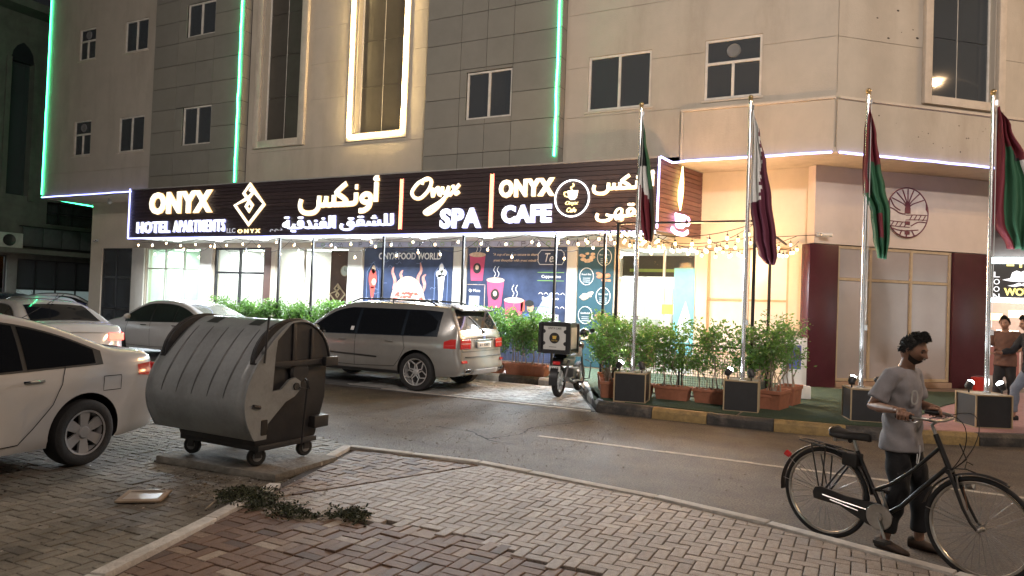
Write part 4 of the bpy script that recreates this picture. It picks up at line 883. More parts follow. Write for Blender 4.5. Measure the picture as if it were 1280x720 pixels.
MB().box(-.9, .5, -.3, .3, 0, 1.05).build('base', wht, cf_, bevel=.01); MB().box(-.95, .55, -.36, .36, 1.06, 1.11).build('top', mat('counter_top', (.2, .15, .12), .3), cf_, bevel=.01); MB().box(-.25, .25, 1.0, 1.05, .9, 2.2).build('menu_panel', mat('doorway', (.25, .2, .17), .6), cf_)
yn = thing('door_notice', 'yellow paper notice taped on the cafe glass', 'notice', (-4.75, YG + .02, 1.75)); MB().box(-.12, .2, 0, .006, -.12, .12).build('paper', mat('yellow_paper', (.75, .6, .08), .6), yn); MB().box(.3, .55, 0, .006, -.3, .1).build('sheet', pw, yn)
tp = thing('aqua_poster', 'pale aqua poster at the right of the cafe door', 'poster', (-4.38, YG + .01, ZS)); MB().box(-.2, .3, 0, .01, .5, 2.6).build('panel', mat('aqua', (.15, .5, .62), .5), tp); MB().prism([(-.1, 1.2), (.1, 1.8), (.25, 1.3), (.2, .8), (-.05, .8)], -.006, -.001).build('print_shape', mat('aqua_pale', (.5, .72, .78), .5), tp)

cm = thing('cafe_menu_header', 'dark menu header panel hanging inside the bright cafe', 'menu board', (-5.2, 18.6, 2.6)); MB().box(-1.3, .9, 0, .05, 0, .55).build('panel', mat('menu_dark', (.05, .045, .04), .4), cm); MB().box(-.9, .6, -.006, -.001, .12, .2).build('green_stripe', mat('menu_green', (.25, .35, .1), .5), cm)
cdn = thing('cafe_display', 'glass snack display cabinet on the cafe floor inside', 'display cabinet', (-6.0, 19.4, ZS)); MB().box(-.5, .5, -.3, .3, 0, .5).build('base', mat('walnut2', (.16, .08, .05), .5), cdn); MB().box(-.48, .48, -.28, .28, .51, 1.3).build('case', glass('cabinet_glass', (.95, 1, 1), .85), cdn)
for k in range(3): MB().box(-.45, .45, -.25, .25, .55 + k * .24, .57 + k * .24).build('shelf', alu, cdn)
for k in range(12): MB().ball((-.36 + (k % 4) * .24, -.1, .61 + (k // 4) * .24), .06, 8, (1.2, 1, .7)).build('pastry', [pcr, por, pbr][k % 3], cdn)
rs = thing('reception_sofa', 'low dark sofa inside the lobby', 'sofa', (-20.1, 19.2, ZS)); MB().box(-.4, .4, -.8, .8, .1, .42).build('seat', mat('sofa_brown', (.12, .07, .05), .7), rs, bevel=.04); MB().box(-.42, -.2, -.82, .82, .42, .85).build('backrest', mat('sofa_brown', (.12, .07, .05)), rs, bevel=.05)
# ================================================================== string lights on posts
bulbm = emis('bulb_glow', (1, .62, .24), 7); wire = mat('black_cable', (.012, .012, .012), .6); soc = mat('socket', (.02, .02, .02), .5)
bo = MB().ball((0, 0, -.068), .030, 10, (1, 1, 1.25)).build('bulb', bulbm, smooth=60); bulb_me = bo.data; bpy.data.objects.remove(bo)
bo = MB().lathe([(.018, -.03), (.02, 0), (.006, .01), (.004, .05)], 8).build('socket', soc, smooth=60); soc_me = bo.data; bpy.data.objects.remove(bo)
def string_light(label, pts, n, sag, drop=.06, lw=0):
    """cable through the fixing points, bulbs hanging from it"""
    t = thing('string_light', label, 'string light', pts[0], group='festoon lights of the cafe terrace'); P = []; o = Vector(pts[0])
    for a, b in zip(pts[:-1], pts[1:]):
        a, b = Vector(a), Vector(b)
        for k in range(12): u = k / 12; p = a.lerp(b, u); p.z -= sag * 4 * u * (1 - u); P.append(p - o)
    P.append(Vector(pts[-1]) - o); MB().tube(P, .007, 4).build('cable', wire, t)
    for i in range(n):
        f = (i + .5) / n * (len(P) - 1); k = int(f); p = P[k].lerp(P[min(k + 1, len(P) - 1)], f - k); d = drop * rnd.uniform(.6, 1.4)
        b = share('bulb', bulb_me, t, (p.x, p.y, p.z - d)); share('socket', soc_me, b, (0, 0, 0))
        b.rotation_euler = (rnd.uniform(-.15, .15), rnd.uniform(-.15, .15), 0)
    return t
xs = [-22.2 + i * 1.62 for i in range(12)]
string_light('festoon of warm bulbs looped along the lower edge of the sign', [(x, 15.34, 3.40) for x in xs], 26, .10)
string_light('festoon of warm bulbs hanging lower behind the sign edge', [(x, 15.95, 3.40) for x in xs[::1]], 25, .36, .10)
SL = [((-4.45, 12.82, 3.28), (-2.0, 12.82, 3.28), 8, .22, 'along the front beam of the pergola'), ((-4.45, 12.82, 3.28), (-4.6, 15.2, 3.38), 7, .2, 'from the pergola post back to the sign corner'),
      ((-2.0, 12.82, 3.28), (-4.5, 15.2, 3.38), 11, .35, 'running diagonally from pergola corner to the sign'), ((-2.0, 12.82, 3.28), (-1.75, 17.3, 3.38), 11, .3, 'from the pergola corner to the peach wall'),
      ((-4.45, 12.9, 3.28), (-1.8, 17.3, 3.5), 13, .4, 'crossing the terrace to the peach wall'), ((-5.2, 14.1, 3.35), (-1.9, 14.3, 3.28), 12, .25, 'across the middle of the pergola'),
      ((-6.3, 14.0, 3.3), (-4.5, 12.85, 3.28), 6, .15, 'between the entrance posts'), ((-3.8, 17.3, 3.5), (-1.95, 14.3, 3.28), 8, .3, 'above the frosted window')]
for a, b, n, s, w1 in SL: string_light('festoon of warm bulbs ' + w1, [a, b], n, s)
for x, y in ((-3.2, 13.6), (-3.0, 15.6), (-5.0, 14.6)):
    lamp('festoon_light', 'POINT', (x, y, 2.9), 230, (1, .55, .24), .2)
postm = mat('post_black', (.012, .012, .013), .45)
PO = [(-14.65, 14.45, 'first lamp post from the left along the hedge'), (-13.46, 14.45, 'second lamp post from the left along the hedge'), (-11.1, 14.4, 'thin black post in front of the food poster'), (-8.75, 14.35, 'thin black post between the two navy posters'), (-6.38, 14.3, 'thin black post left of the terrace gap near the motorcycle'),
      (-5.25, 14.3, 'thin black post right of the terrace gap'), (-4.45, 12.82, 'black pergola post behind the leftmost flagpole'), (-2.0, 12.82, 'black pergola post at the right front corner of the terrace'), (-1.95, 14.35, 'black pergola post rising from the rightmost potted shrub')]
for x, y, lb in PO:
    t = thing('terrace_post', lb, 'post', (x, y, ZS), group='black terrace posts'); MB().box(-.025, .025, -.025, .025, .011, 3.14).build('post', postm, t); MB().box(-.06, .06, -.06, .06, 0, .01).build('base_plate', postm, t)
pg = thing('pergola_beam', 'thin black beam joining the tops of the pergola posts', 'beam', (-3.2, 12.82, 3.3)); MB().box(-1.3, 1.25, -.02, .02, 0, .035).build('front_beam', postm, pg); MB().box(1.16, 1.2, .03, 4.5, .0, .035).build('side_beam', postm, pg)
# ================================================================== flagpoles, flags and pedestal boxes
boxm = mat('pedestal_black', (.016, .016, .018), .5, var=.2); boxe = mat('pedestal_edge', (.33, .25, .15), .5); steel = mat('pole_steel', (.62, .62, .63), .25, .9, var=.05); brass_ = mat('finial', (.5, .36, .18), .3, .9)
spotm = emis('spot_lens', (.9, .97, 1), 60)
def pedestal(x, y, rz, label):
    t = thing('flag_pedestal', label, 'pedestal', (x, y, ZS), rz, 'flagpole pedestals'); s, h = .27, .5; e = .02
    MB().box(-s + e, s - e, -s + e, s - e, .005, h - .015).build('panel', boxm, t)
    b = MB()
    for sx in (-1, 1):
        for sy in (-1, 1): b.box(sx * s, sx * (s - e), sy * s, sy * (s - e), 0, h)
    for z in (0, h - e):
        for q in (-1, 1): b.box(-s + e, s - e, q * s, q * (s - e), z, z + e); b.box(q * s, q * (s - e), -s + e, s - e, z, z + e)
    b.build('edge_trim', boxe, t); MB().box(-s + e, s - e, -s + e, s - e, h - .014, h - .004).build('top', mat('pedestal_top', (.38, .33, .27), .5), t); return t
def spot_lamp(x, y, rz, on, label, tgt):
    t = thing('spotlight', label, 'spotlight', (x, y, ZS + .5), rz, 'pedestal spotlights')
    MB().tube([(0, 0, 0), (0, 0, .06)], .012, 6).box(-.05, .05, -.006, .006, .05, .075).build('bracket', boxm, t)
    M = Matrix.Translation((0, 0, .11)) @ Matrix.Rotation(R(-35), 4, 'X')
    MB().lathe([(.03, -.06), (.05, -.03), (.058, .05), (.05, .05), (.045, .03)], 14, M).build('housing', boxm, t, smooth=40)
    MB().lathe([(.05, .045), (.045, .068), (.025, .082), (.001, .086)], 14, M).build('lens', spotm if on else dka, t, smooth=60)
    if on: lamp('spot_beam', 'SPOT', (x + (tgt[0] - x) * .15, y + (tgt[1] - y) * .15, ZS + .74), 260, (.9, .96, 1), .03, tgt, 42)
def flagpole(x, y, label):
    t = thing('flagpole', label, 'flagpole', (x, y, ZS + .5), group='steel flagpoles')
    MB().tube([(0, 0, 0), (0, 0, 4.55)], [.034, .028], 12).lathe([(.06, 0), (.06, .015), (.036, .03)], 12).build('pole', steel, t, smooth=40); MB().ball((0, 0, 4.60), .042, 12).lathe([(.03, 4.54), (.035, 4.565), (.02, 4.575)], 12).build('finial', brass_, t, smooth=50)
    MB().tube([(.045, -.03, .9), (.05, -.03, 2.5), (.045, -.03, 4.45)], .005, 4).build('rope', mat('rope', (.6, .6, .58), .8), t); MB().box(.03, .07, -.05, -.02, .88, .96).build('cleat', steel, t); MB().box(.025, .06, -.04, -.02, 4.38, 4.46).build('pulley', steel, t); return t
FM = {k: mat('flag_' + k, c, .75, var=.1, scale=30, bump=.2, bscale=200) for k, c in dict(red=(.13, .012, .022), green=(.018, .085, .04), black=(.012, .014, .014), white=(.6, .6, .58), maroon=(.085, .012, .03)).items()}
def flag(x, y, label, rows, colour, keys, rz=0., fold=.05, nf=3):
    """limp cloth: rows = (height under pole top, left edge, right edge); folds run down the cloth"""
    t = thing('flag', label, 'flag', (x, y, ZS + .5 + 4.4), rz, 'limp national flags'); b = MB(); nu, nv = 26, 40
    def edge(v):
        z = rows[0][0] + (rows[-1][0] - rows[0][0]) * v
        for r, q in zip(rows[:-1], rows[1:]):
            if q[0] <= z <= r[0]:
                k = (z - r[0]) / (q[0] - r[0]) if q[0] != r[0] else 0; k = k * k * (3 - 2 * k); return z, r[1] + (q[1] - r[1]) * k, r[2] + (q[2] - r[2]) * k
        return rows[-1]
    P = {}
    for i in range(nu + 1):
        for j in range(nv + 1):
            u, v = i / nu, j / nv; z, a, c = edge(v); w1 = c - a
            P[i, j] = len(b.v); b.v.append((a + w1 * u + .015 * math.sin(5 * v + 4 * u), fold * min(1, w1 / .12) * (math.sin(u * nf * 2 * math.pi + 1.3 * v) + .35 * math.sin(u * 11 + 7 * v)), z - .05 * w1 * math.sin(u * math.pi * nf) * v + .02 * math.sin(3 * u + 9 * v)))
    for i in range(nu):
        for j in range(nv): b.f.append((P[i, j], P[i + 1, j], P[i + 1, j + 1], P[i, j + 1])); b.m.append(keys.index(colour((i + .5) / nu, (j + .5) / nv)))
    o = b.build('cloth', [FM[k] for k in keys], t, fix=False, smooth=80)
    md = o.modifiers.new('thick', 'SOLIDIFY'); md.thickness = .006
    MB().tube([(0, 0, rows[0][0]), (rows[0][1], 0, rows[0][0])], .006, 4).tube([(0, 0, rows[0][0] - .9), (rows[0][1] + .01, 0, rows[0][0] - .9)], .006, 4).build('halyard_clip', steel, t)
    return t
pedestal(-3.80, 11.93, R(8), 'black pedestal of the leftmost flagpole beside the potted shrubs'); pedestal(-2.02, 12.12, R(6), 'black pedestal of the second flagpole in front of the long planters')
pedestal(-.24, 12.38, R(16), 'black pedestal behind the man with the bicycle'); pedestal(1.36, 13.02, R(25), 'black pedestal at the right edge beside the passers-by')
PX = [(-3.80, 11.93), (-2.02, 12.12), (-.30, 12.38), (1.40, 13.06)]
for (x, y), w1 in zip(PX, ('leftmost steel flagpole, carrying the red white and black flag', 'steel flagpole carrying the white and maroon serrated flag', 'steel flagpole carrying the red and green flag', 'rightmost steel flagpole at the picture edge')): flagpole(x, y, w1)
SP = [(-4.0, 11.80, 1, 0), (-3.6, 11.80, 0, 0), (-2.22, 11.98, 1, 1), (-1.86, 11.98, 0, 1), (-.42, 12.18, 1, 2), (-.05, 12.24, 0, 2), (1.16, 12.92, 1, 3), (1.60, 13.10, 1, 3)]
for x, y, on, k in SP: spot_lamp(x, y, math.atan2(PX[k][1] - y, PX[k][0] - x) - math.pi / 2, on, ('lit' if on else 'unlit') + ' spotlight on the %s of the %s pedestal' % ('left' if x < PX[k][0] else 'right', ['leftmost', 'second', 'third', 'rightmost'][k]), (PX[k][0], PX[k][1], 2.6))
def c1(u, v):
    if u > .80: return 'green' if v < .6 else 'black'
    if v < .40: return 'black'
    if v < .50 + .25 * u: return 'white' if u > .12 else 'black'
    return 'red'
flag(-3.80, 11.93, 'limp red white and black flag drooping from the leftmost pole', [(0, .0, .03), (-.35, -.01, .10), (-.9, -.02, .18), (-1.5, .0, .24), (-1.9, .05, .27), (-2.15, .14, .26)], c1, ['black', 'white', 'red', 'green'], .1)
flag(-2.02, 12.12, 'limp white and maroon flag with serrated edge on the second pole', [(0, .02, .05), (-.4, .03, .17), (-.9, .02, .27), (-1.5, .03, .35), (-2.1, .12, .43), (-2.4, .20, .46), (-2.52, .32, .43)], lambda u, v: 'white' if v < .60 and u + .16 * (((v * 12) % 1) - .5) < .95 - 1.1 * max(0, v - .18) else 'maroon', ['white', 'maroon'], .1)
def c3(u, v):
    if u < .38: return 'red' if v < .58 else 'green'
    if .72 < v < .88 and u < .6: return 'red'
    return 'red' if v < .36 + .08 * (u - .4) else 'green'
flag(-.30, 12.38, 'limp red and green flag on the pole behind the man', [(0, -.01, .03), (-.5, -.06, .14), (-1.0, -.07, .20), (-1.35, -.05, .26), (-1.7, .08, .33), (-2.1, .13, .33), (-2.4, .2, .3)], c3, ['red', 'green'], .1)
def c4(u, v):
    if v < .12 + .5 * u * .6 or u < .30: return 'red'
    if u > .8 and .25 < v < .5: return 'white'
    return 'black' if v < .38 and u > .6 else 'green'
flag(1.40, 13.06, 'limp red green and black flag at the right picture edge', [(-.05, .05, .09), (-.35, .045, .25), (-.8, .04, .45), (-1.2, .03, .55), (-1.6, .02, .58), (-1.8, .05, .55), (-2.2, .25, .5)], c4, ['red', 'green', 'black', 'white'], .15, .06)

# ================================================================== planters, shrubs, hedge, wire fence
terra = mat('terracotta', (.30, .115, .065), .8, var=.18, scale=9, bump=.3, dirt=.4, dscale=4, dcol=(.14, .07, .045)); soil = mat('soil', (.045, .032, .024), .95, var=.3, bump=.6)
barkm = mat('stem_bark', (.20, .16, .12), .9, var=.2, scale=20)
LV = [leafmat('leaf%d' % i, c) for i, c in enumerate([(.085, .17, .05), (.11, .21, .06), (.06, .125, .04), (.15, .22, .07)])]
def leaves(b, pts, rng, L=.07, nm=4):
    for p in pts:
        d = Vector((rng.gauss(0, 1), rng.gauss(0, 1), rng.gauss(.25, .7))).normalized(); s = d.cross(Vector((rng.gauss(0, 1), rng.gauss(0, 1), rng.gauss(0, 1)))).normalized(); nn = d.cross(s); l = L * rng.uniform(.6, 1.3); w1 = l * .24
        p = Vector(p); m = p + d * l * .5; b.mi = min(nm - 1, int(abs(rng.gauss(0, 1.1)))); b.add([p, m + s * w1 + nn * w1 * .3, p + d * l, m - s * w1 + nn * w1 * .3], [(0, 1, 2), (0, 2, 3)])
def trough(b, L, W, H):
    b.add([(sx * L * k, sy * W * k, z) for z, k in ((0, .86), (H * .8, .97), (H * .8, 1.03), (H, 1.05), (H, .95), (H * .82, .93)) for sx, sy in ((-1, -1), (1, -1), (1, 1), (-1, 1))], [(3, 2, 1, 0)] + [(4 * r + i, 4 * r + (i + 1) % 4, 4 * r + 4 + (i + 1) % 4, 4 * r + 4 + i) for r in range(5) for i in range(4)])
def shrub(name, label, cat, loc, rz, L, W, H, top, n, seed, dens=1., low=.5, pot=True, group=None, spread=1.1, stems=5, lw=.07):
    """planter with stems and a crown of separate leaves"""
    rng = random.Random(seed); t = thing(name, label, cat, loc, rz, group)
    b = MB(); trough(b, L / 2, W / 2, H); b.build('planter', terra, t, bevel=.008); MB().box(-L * .45, L * .45, -W * .45, W * .45, H * .6, H * .84).build('soil', soil, t)
    st = MB(); tips = []
    for k in range(stems):
        x = (k + .5 + rng.uniform(-.3, .3)) / stems * L * .8 - L * .4; y = rng.uniform(-.3, .3) * W; hgt = top * rng.uniform(.8, 1.0); P = [Vector((x, y, H * .8))]
        for q in range(1, 6): P.append(Vector((x + rng.gauss(0, .03) * q, y + rng.gauss(0, .03) * q, H * .8 + (hgt - H * .8) * q / 5.5)))
        st.tube(P, [.012 - .0016 * i for i in range(6)], 5)
        for q in range(9):
            u = rng.uniform(.3, 1); i = min(4, int(u * 5)); a = P[i].lerp(P[i + 1], u * 5 - i if u < 1 else 1); e = a + Vector((rng.gauss(0, .16) * spread, rng.gauss(0, .13) * spread, rng.uniform(.02, .2))); st.tube([a, e], [.005, .002], 3); tips += [a.lerp(e, .5), a.lerp(e, .8), e]
        tips.append(P[-1])
    st.build('stem', barkm, t)
    pts = []
    while len(pts) < n:
        c = rng.choice(tips); p = c + Vector((rng.gauss(0, .07), rng.gauss(0, .06), rng.gauss(0, .06)))
        if p.z < H + low * (top - H) * rng.uniform(.2, 1.2) and rng.random() > .25 * dens: continue
        if p.z > top * 1.04: continue
        pts.append(p)
    b = MB(); leaves(b, pts, rng, lw); b.build('foliage', LV, t, fix=False); return t
hedge_src = [shrub('hedge_planter', 'x', 'hedge', (0, -90, 0), 0, 1.05, .34, .26, 1.50, 4200, 50 + k, low=.22, spread=1.7, stems=9, lw=.08) for k in range(2)]
HN = ['first', 'second', 'third', 'fourth', 'fifth', 'sixth', 'seventh', 'eighth', 'ninth']
for i in range(9):
    lb = HN[i] + ' leafy hedge planter counting rightwards from the lobby door along the parking bay'
    if i < 2: t = hedge_src[i]; t.location = (-16.0 + i * 1.12, 14.48, ZS); t['label'] = lb; t['group'] = 'hedge planters by the parking bay'
    else: dup(hedge_src[i % 2], (-16.0 + i * 1.12, 14.48, ZS), 0 if i % 4 < 2 else math.pi, lb, 'hedge planters by the parking bay')
hr = ['long planter with sparse shrub right behind the leftmost pedestal', 'middle long planter with sparse shrub behind the wire of the terrace', 'long planter with sparse shrub left of the second pedestal', 'long planter with sparse shrub hidden partly by the second pedestal']
for i in range(4): shrub('terrace_planter', hr[i], 'planter', (-3.95 + i * .68, 12.60, ZS), 0, .62, .28, .25, 1.38, 1900, 70 + i, low=.16, group='long terracotta planters of the terrace', spread=1.5, stems=5)
shrub('potted_shrub', 'dense potted shrub nearest the kerb, left of the first pedestal', 'potted shrub', (-4.30, 12.15, ZS), R(112), .5, .32, .30, 1.45, 1300, 91, low=.12, group='potted shrubs at the cafe entrance', stems=5)
shrub('potted_shrub', 'middle potted shrub of the row beside the motorcycle', 'potted shrub', (-4.52, 12.72, ZS), R(112), .5, .32, .30, 1.55, 1300, 92, low=.12, group='potted shrubs at the cafe entrance', stems=5)
shrub('potted_shrub', 'rearmost potted shrub of the row beside the motorcycle', 'potted shrub', (-4.78, 13.32, ZS), R(112), .5, .32, .30, 1.5, 1300, 93, low=.12, group='potted shrubs at the cafe entrance', stems=5)
shrub('potted_shrub', 'tall upright potted shrub right of the second pedestal, nearer one', 'potted shrub', (-1.58, 12.75, ZS), R(80), .62, .32, .32, 1.58, 1000, 95, low=.36, group='potted shrubs by the corner turf', stems=7, spread=.8)
shrub('potted_shrub', 'potted shrub right of the second pedestal, farther one', 'potted shrub', (-1.46, 13.5, ZS), R(80), .55, .32, .34, 1.6, 900, 96, low=.36, group='potted shrubs by the corner turf', stems=6, spread=.8)
def fence(name_label, x0, x1, y, z1, rot=None):
    t = thing('wire_fence', name_label, 'fence', (x0, y, ZS), rot or 0, 'black wire fence panels'); L = x1 - x0; b = MB(); b.box(0, L, -.015, .015, z1 - .03, z1).box(0, L, -.012, .012, .05, .075)
    b.box(0, .03, -.014, .014, 0, z1 - .03).box(L - .03, L, -.014, .014, 0, z1 - .03); b.build('frame', postm, t); w1 = MB(); s = .042
    for k in range(int(L / s)): w1.box(k * s, k * s + .006, -.003, .001, .08, z1 - .03)
    for k in range(int((z1 - .1) / s)): w1.box(0, L, .002, .006, .08 + k * s, .086 + k * s)
    w1.build('wire_mesh', mat('fence_wire', (.025, .027, .027), .5), t); return t
for i in range(4): fence(['leftmost', 'second', 'third', 'rightmost'][i] + ' black wire fence panel behind the parking bay hedge', -16.4 + i * 2.5, -13.95 + i * 2.5, 14.78, .98)
fence('black wire fence panel behind the first pedestal', -4.42, -3.22, 12.84, .98); fence('black wire fence panel behind the second pedestal', -3.20, -2.02, 12.84, .98); fence('black wire fence panel on the right side of the terrace', -2.0, .5, 12.86, .98, R(90))
# dark lattice panels behind the right fence keep the terrace enclosed
sb = thing('standing_board', 'white standing menu board behind the right potted shrubs', 'board', (-1.5, 14.6, ZS), R(12)); MB().box(-.22, .22, -.02, .02, .25, 1.15).build('board', pw, sb, bevel=.005); MB().box(-.28, .3, -.1, .1, 0, .24).build('foot', pw, sb, bevel=.01); MB().box(-.15, .12, -.026, -.021, .55, 1.0).build('print', pmat('blue2', (.08, .12, .4)), sb)
rb = thing('red_bucket', 'small red bucket beside the maroon panel', 'bucket', tuple(LG @ Vector((3.75, -.75, ZS + .012)))); MB().lathe([(.001, .0), (.12, 0), (.155, .3), (.165, .3), (.165, .32), (.15, .32), (.115, .02)], 18).build('pail', mat('red_plastic', (.45, .03, .025), .4), rb, smooth=50); MB().tube([(.16 * math.cos(a / 8 * math.pi), .03, .3 + .05 * math.sin(a / 8 * math.pi)) for a in range(9)], .005, 5).build('handle', steel, rb)
def cctv(loc, rz, label):
    t = thing('security_camera', label, 'camera', loc, rz); MB().box(-.04, .04, -.02, 0, -.05, .05).tube([(0, 0, 0), (0, -.12, .02), (.06, -.16, .0)], .014, 6).build('bracket', acm, t); M = Matrix.Translation((.1, -.18, -.02)) @ Matrix.Rotation(R(90), 4, 'Y') @ Matrix.Rotation(R(20), 4, 'X')
    MB().lathe([(.001, -.12), (.04, -.12), (.045, .1), (.03, .1), (.001, .09)], 12, M).build('housing', acm, t, smooth=40); MB().lathe([(.028, .1), (.001, .104)], 10, M).build('lens', dka, t)
cctv(tuple(LG @ Vector((.05, -.03, 3.52))), R(41.5), 'white security camera on the corner of the logo wall'); cctv((-27.2, YG - .02, 3.6), 0, 'security camera on the left end wall above the dark door')
dm = thing('dome_camera', 'round dome camera hanging under the left overhang', 'camera', (-25.4, 16.6, 4.95)); MB().lathe([(.06, .1), (.07, .02), (.09, .0), (.08, -.06), (.04, -.1), (.001, -.11)], 16).build('dome', acm, dm, smooth=50)
cb = MB(); P = [LG @ Vector((.0, -.05, 3.5)), Vector((-2.2, 16.9, 3.45)), Vector((-2.0, 14.4, 3.35))]; t = thing('cable_run', 'thin black cable from the pergola to the logo wall', 'cable', tuple(P[0])); cb.tube(P, .008, 5).build('cable', wire, t, world=True)

# ================================================================== corner shop beyond the building (far right)
cs = thing('corner_shop', 'brightly lit shop with hat and moustache sign at the right edge', 'shop', (4.5, 24, 0))
MB().box(2.2, 12, 24.0, 24.3, 3.55, 9).build('upper_wall', mat('shop_upper', (.2, .15, .14), .7), cs, world=True); MB().box(2.2, 12, 27, 27.2, 0, 3.5).build('back_wall', mat('shop_inner', (.55, .42, .36), .6), cs, world=True); MB().box(2.2, 12, 24, 27, 3.4, 3.5).build('ceiling', wht, cs, world=True)
MB().box(2.3, 2.5, 23.9, 24.2, 0, 3.5).build('pillar', alu, cs, world=True)
for x, z, c in ((2.9, 1.9, (1, .45, .12)), (3.3, 1.4, (1, .8, .6)), (3.6, 2.0, (1, .6, .3)), (2.8, 1.1, (.8, .9, 1))): MB().box(x - .28, x + .28, 26.2, 26.25, z - .12, z + .1).build('display', emis('display%.1f' % x, c, 2.2), cs, world=True)
for k in range(5): MB().box(2.6 + k * .5, 3.0 + k * .5, 25.4, 25.8, ZS, 1.0).build('counter', mat('counter_red', (.3, .1, .08), .4), cs, world=True)
lamp('shop_light', 'AREA', (4, 25.4, 3.3), 160, (1, .9, .8), 2.5, (4, 25, 0), parent=cs)
ss = thing('shop_sign', 'black WOW sign with white hat and moustache over the right shop', 'sign', (3.3, 23.9, 2.35))
MB().box(2.62, 5.2, 23.82, 23.9, 2.42, 3.34).build('panel', pbl, ss, world=True); MB().box(2.56, 5.26, 23.78, 23.92, 3.36, 3.52).box(2.56, 5.26, 23.78, 23.92, 2.28, 2.40).build('light_bar', emis('cyan_bar', (.7, .95, 1), 6), ss, world=True)
text('WOW', 2.90, 3.62, 2.47, 2.68, 23.82, emis('wow_yellow', (1, .8, .1), 1.2), ss, depth=.02, bold=.04); MB().box(2.95, 3.12, 23.80, 23.82, 3.28, 3.33).box(3.24, 3.30, 23.80, 23.82, 3.24, 3.34).box(3.44, 3.50, 23.80, 23.82, 3.24, 3.34).box(3.52, 3.66, 23.80, 23.82, 3.26, 3.3).build('cut_off_letters', emis('wow_yellow', (1, .8, .1), 1.2), ss, world=True)
def hat(b): b.prism([(2.86, 2.90), (3.05, 2.86), (3.3, 2.85), (3.55, 2.87), (3.70, 2.92), (3.5, 2.95), (3.46, 3.13), (3.36, 3.16), (3.28, 3.12), (3.18, 3.16), (3.08, 3.1), (3.04, 2.95)], 23.80, 23.82)
q = MB(); hat(q); q.build('hat', emis('hat_white', (.95, .97, 1), 1.1), ss, world=True); q = MB(); q.prism([(2.98, 2.74), (3.12, 2.77), (3.24, 2.83), (3.3, 2.79), (3.36, 2.83), (3.48, 2.77), (3.62, 2.74), (3.46, 2.71), (3.3, 2.75), (3.14, 2.71)], 23.80, 23.82); q.build('moustache', emis('hat_white', (.95, .97, 1), 1.1), ss, world=True)
for i, c in enumerate('LOON'): text(c, 2.66, 2.80, 3.12 - i * .2 - .15, 3.12 - i * .2, 23.82, emis('hat_white', (.95, .97, 1), 1.1), ss, depth=.02)
# ================================================================== waste container
bn = thing('waste_container', 'large grey wheeled waste container with ribbed roll lid on the parking', 'waste container', (-5.68, 5.30, .125), R(-1))
gl = mat('bin_lid', (.25, .268, .275), .34, var=.12, scale=3, bump=.1, dirt=.45, dscale=2.5, dcol=(.10, .10, .095), speck=.04, sscale=30); bd = mat('bin_body', (.026, .027, .031), .5, var=.2, scale=4, dirt=.3, dscale=3, dcol=(.09, .08, .07)); rub = mat('rubber', (.016, .016, .017), .75, var=.2)
Lx = .61                           # half length along the lid axis
cz, cy0, ry, rz_ = .86, .0, .60, .52
# tub: tapers downwards, ends carry the round shoulder plates
tub = [(-.40, .20), (-.52, .60), (-.56, .98), (.44, .98), (.43, .60), (.38, .20)]
b = MB(); n = len(tub); vs = [(sx * Lx * (.86 if z < .4 else .97), y, z) for sx in (-1, 1) for y, z in tub]
b.add(vs, [tuple(range(n)), tuple(range(2 * n - 1, n - 1, -1))] + [(i, i + n, (i + 1) % n + n, (i + 1) % n) for i in range(n)]); b.build('tub', bd, bn, bevel=.02)
def endplate(sx):
    pts = [(-.56, .93), (-.56, 1.0)] + [(-.07 + .49 * math.cos(math.pi - math.pi * k / 18), .98 + .41 * math.sin(math.pi * k / 18)) for k in range(1, 18)] + [(.43, 1.0), (.43, .93)]
    b = MB(); b.add([(sx * (Lx - .02), y, z) for y, z in pts] + [(sx * (Lx + .02), y, z) for y, z in pts], [tuple(range(len(pts))), tuple(range(2 * len(pts) - 1, len(pts) - 1, -1))] + [(i, i + len(pts), (i + 1) % len(pts) + len(pts), (i + 1) % len(pts)) for i in range(len(pts))])
    e = b.build('end_plate', bd, bn)
    q = MB(); q.tube([(sx * (Lx + .02), y, z) for y, z in pts[1:-1]], .018, 6); q.box(sx * (Lx + .02), sx * (Lx + .06), -.56, .46, .95, 1.0).box(sx * (Lx + .02), sx * (Lx + .045), -.10, -.06, 1.0, 1.36).box(sx * (Lx + .02), sx * (Lx + .045), .14, .17, 1.0, 1.3); q.build('shoulder_rim', bd, e, bevel=.004)
    MB().box(sx * (Lx + .06), sx * (Lx + .12), .28, .46, .93, 1.02).build('lifting_grip', bd, e, bevel=.012)
    MB().lathe([(.10, .0), (.12, .03), (.10, .05), (.001, .05)], 16, Matrix.Translation((sx * (Lx - .01), 0.02, .88)) @ Matrix.Rotation(R(90) * sx, 4, 'Y')).build('trunnion_boss', bd, e, smooth=40)
for sx in (-1, 1): endplate(sx)
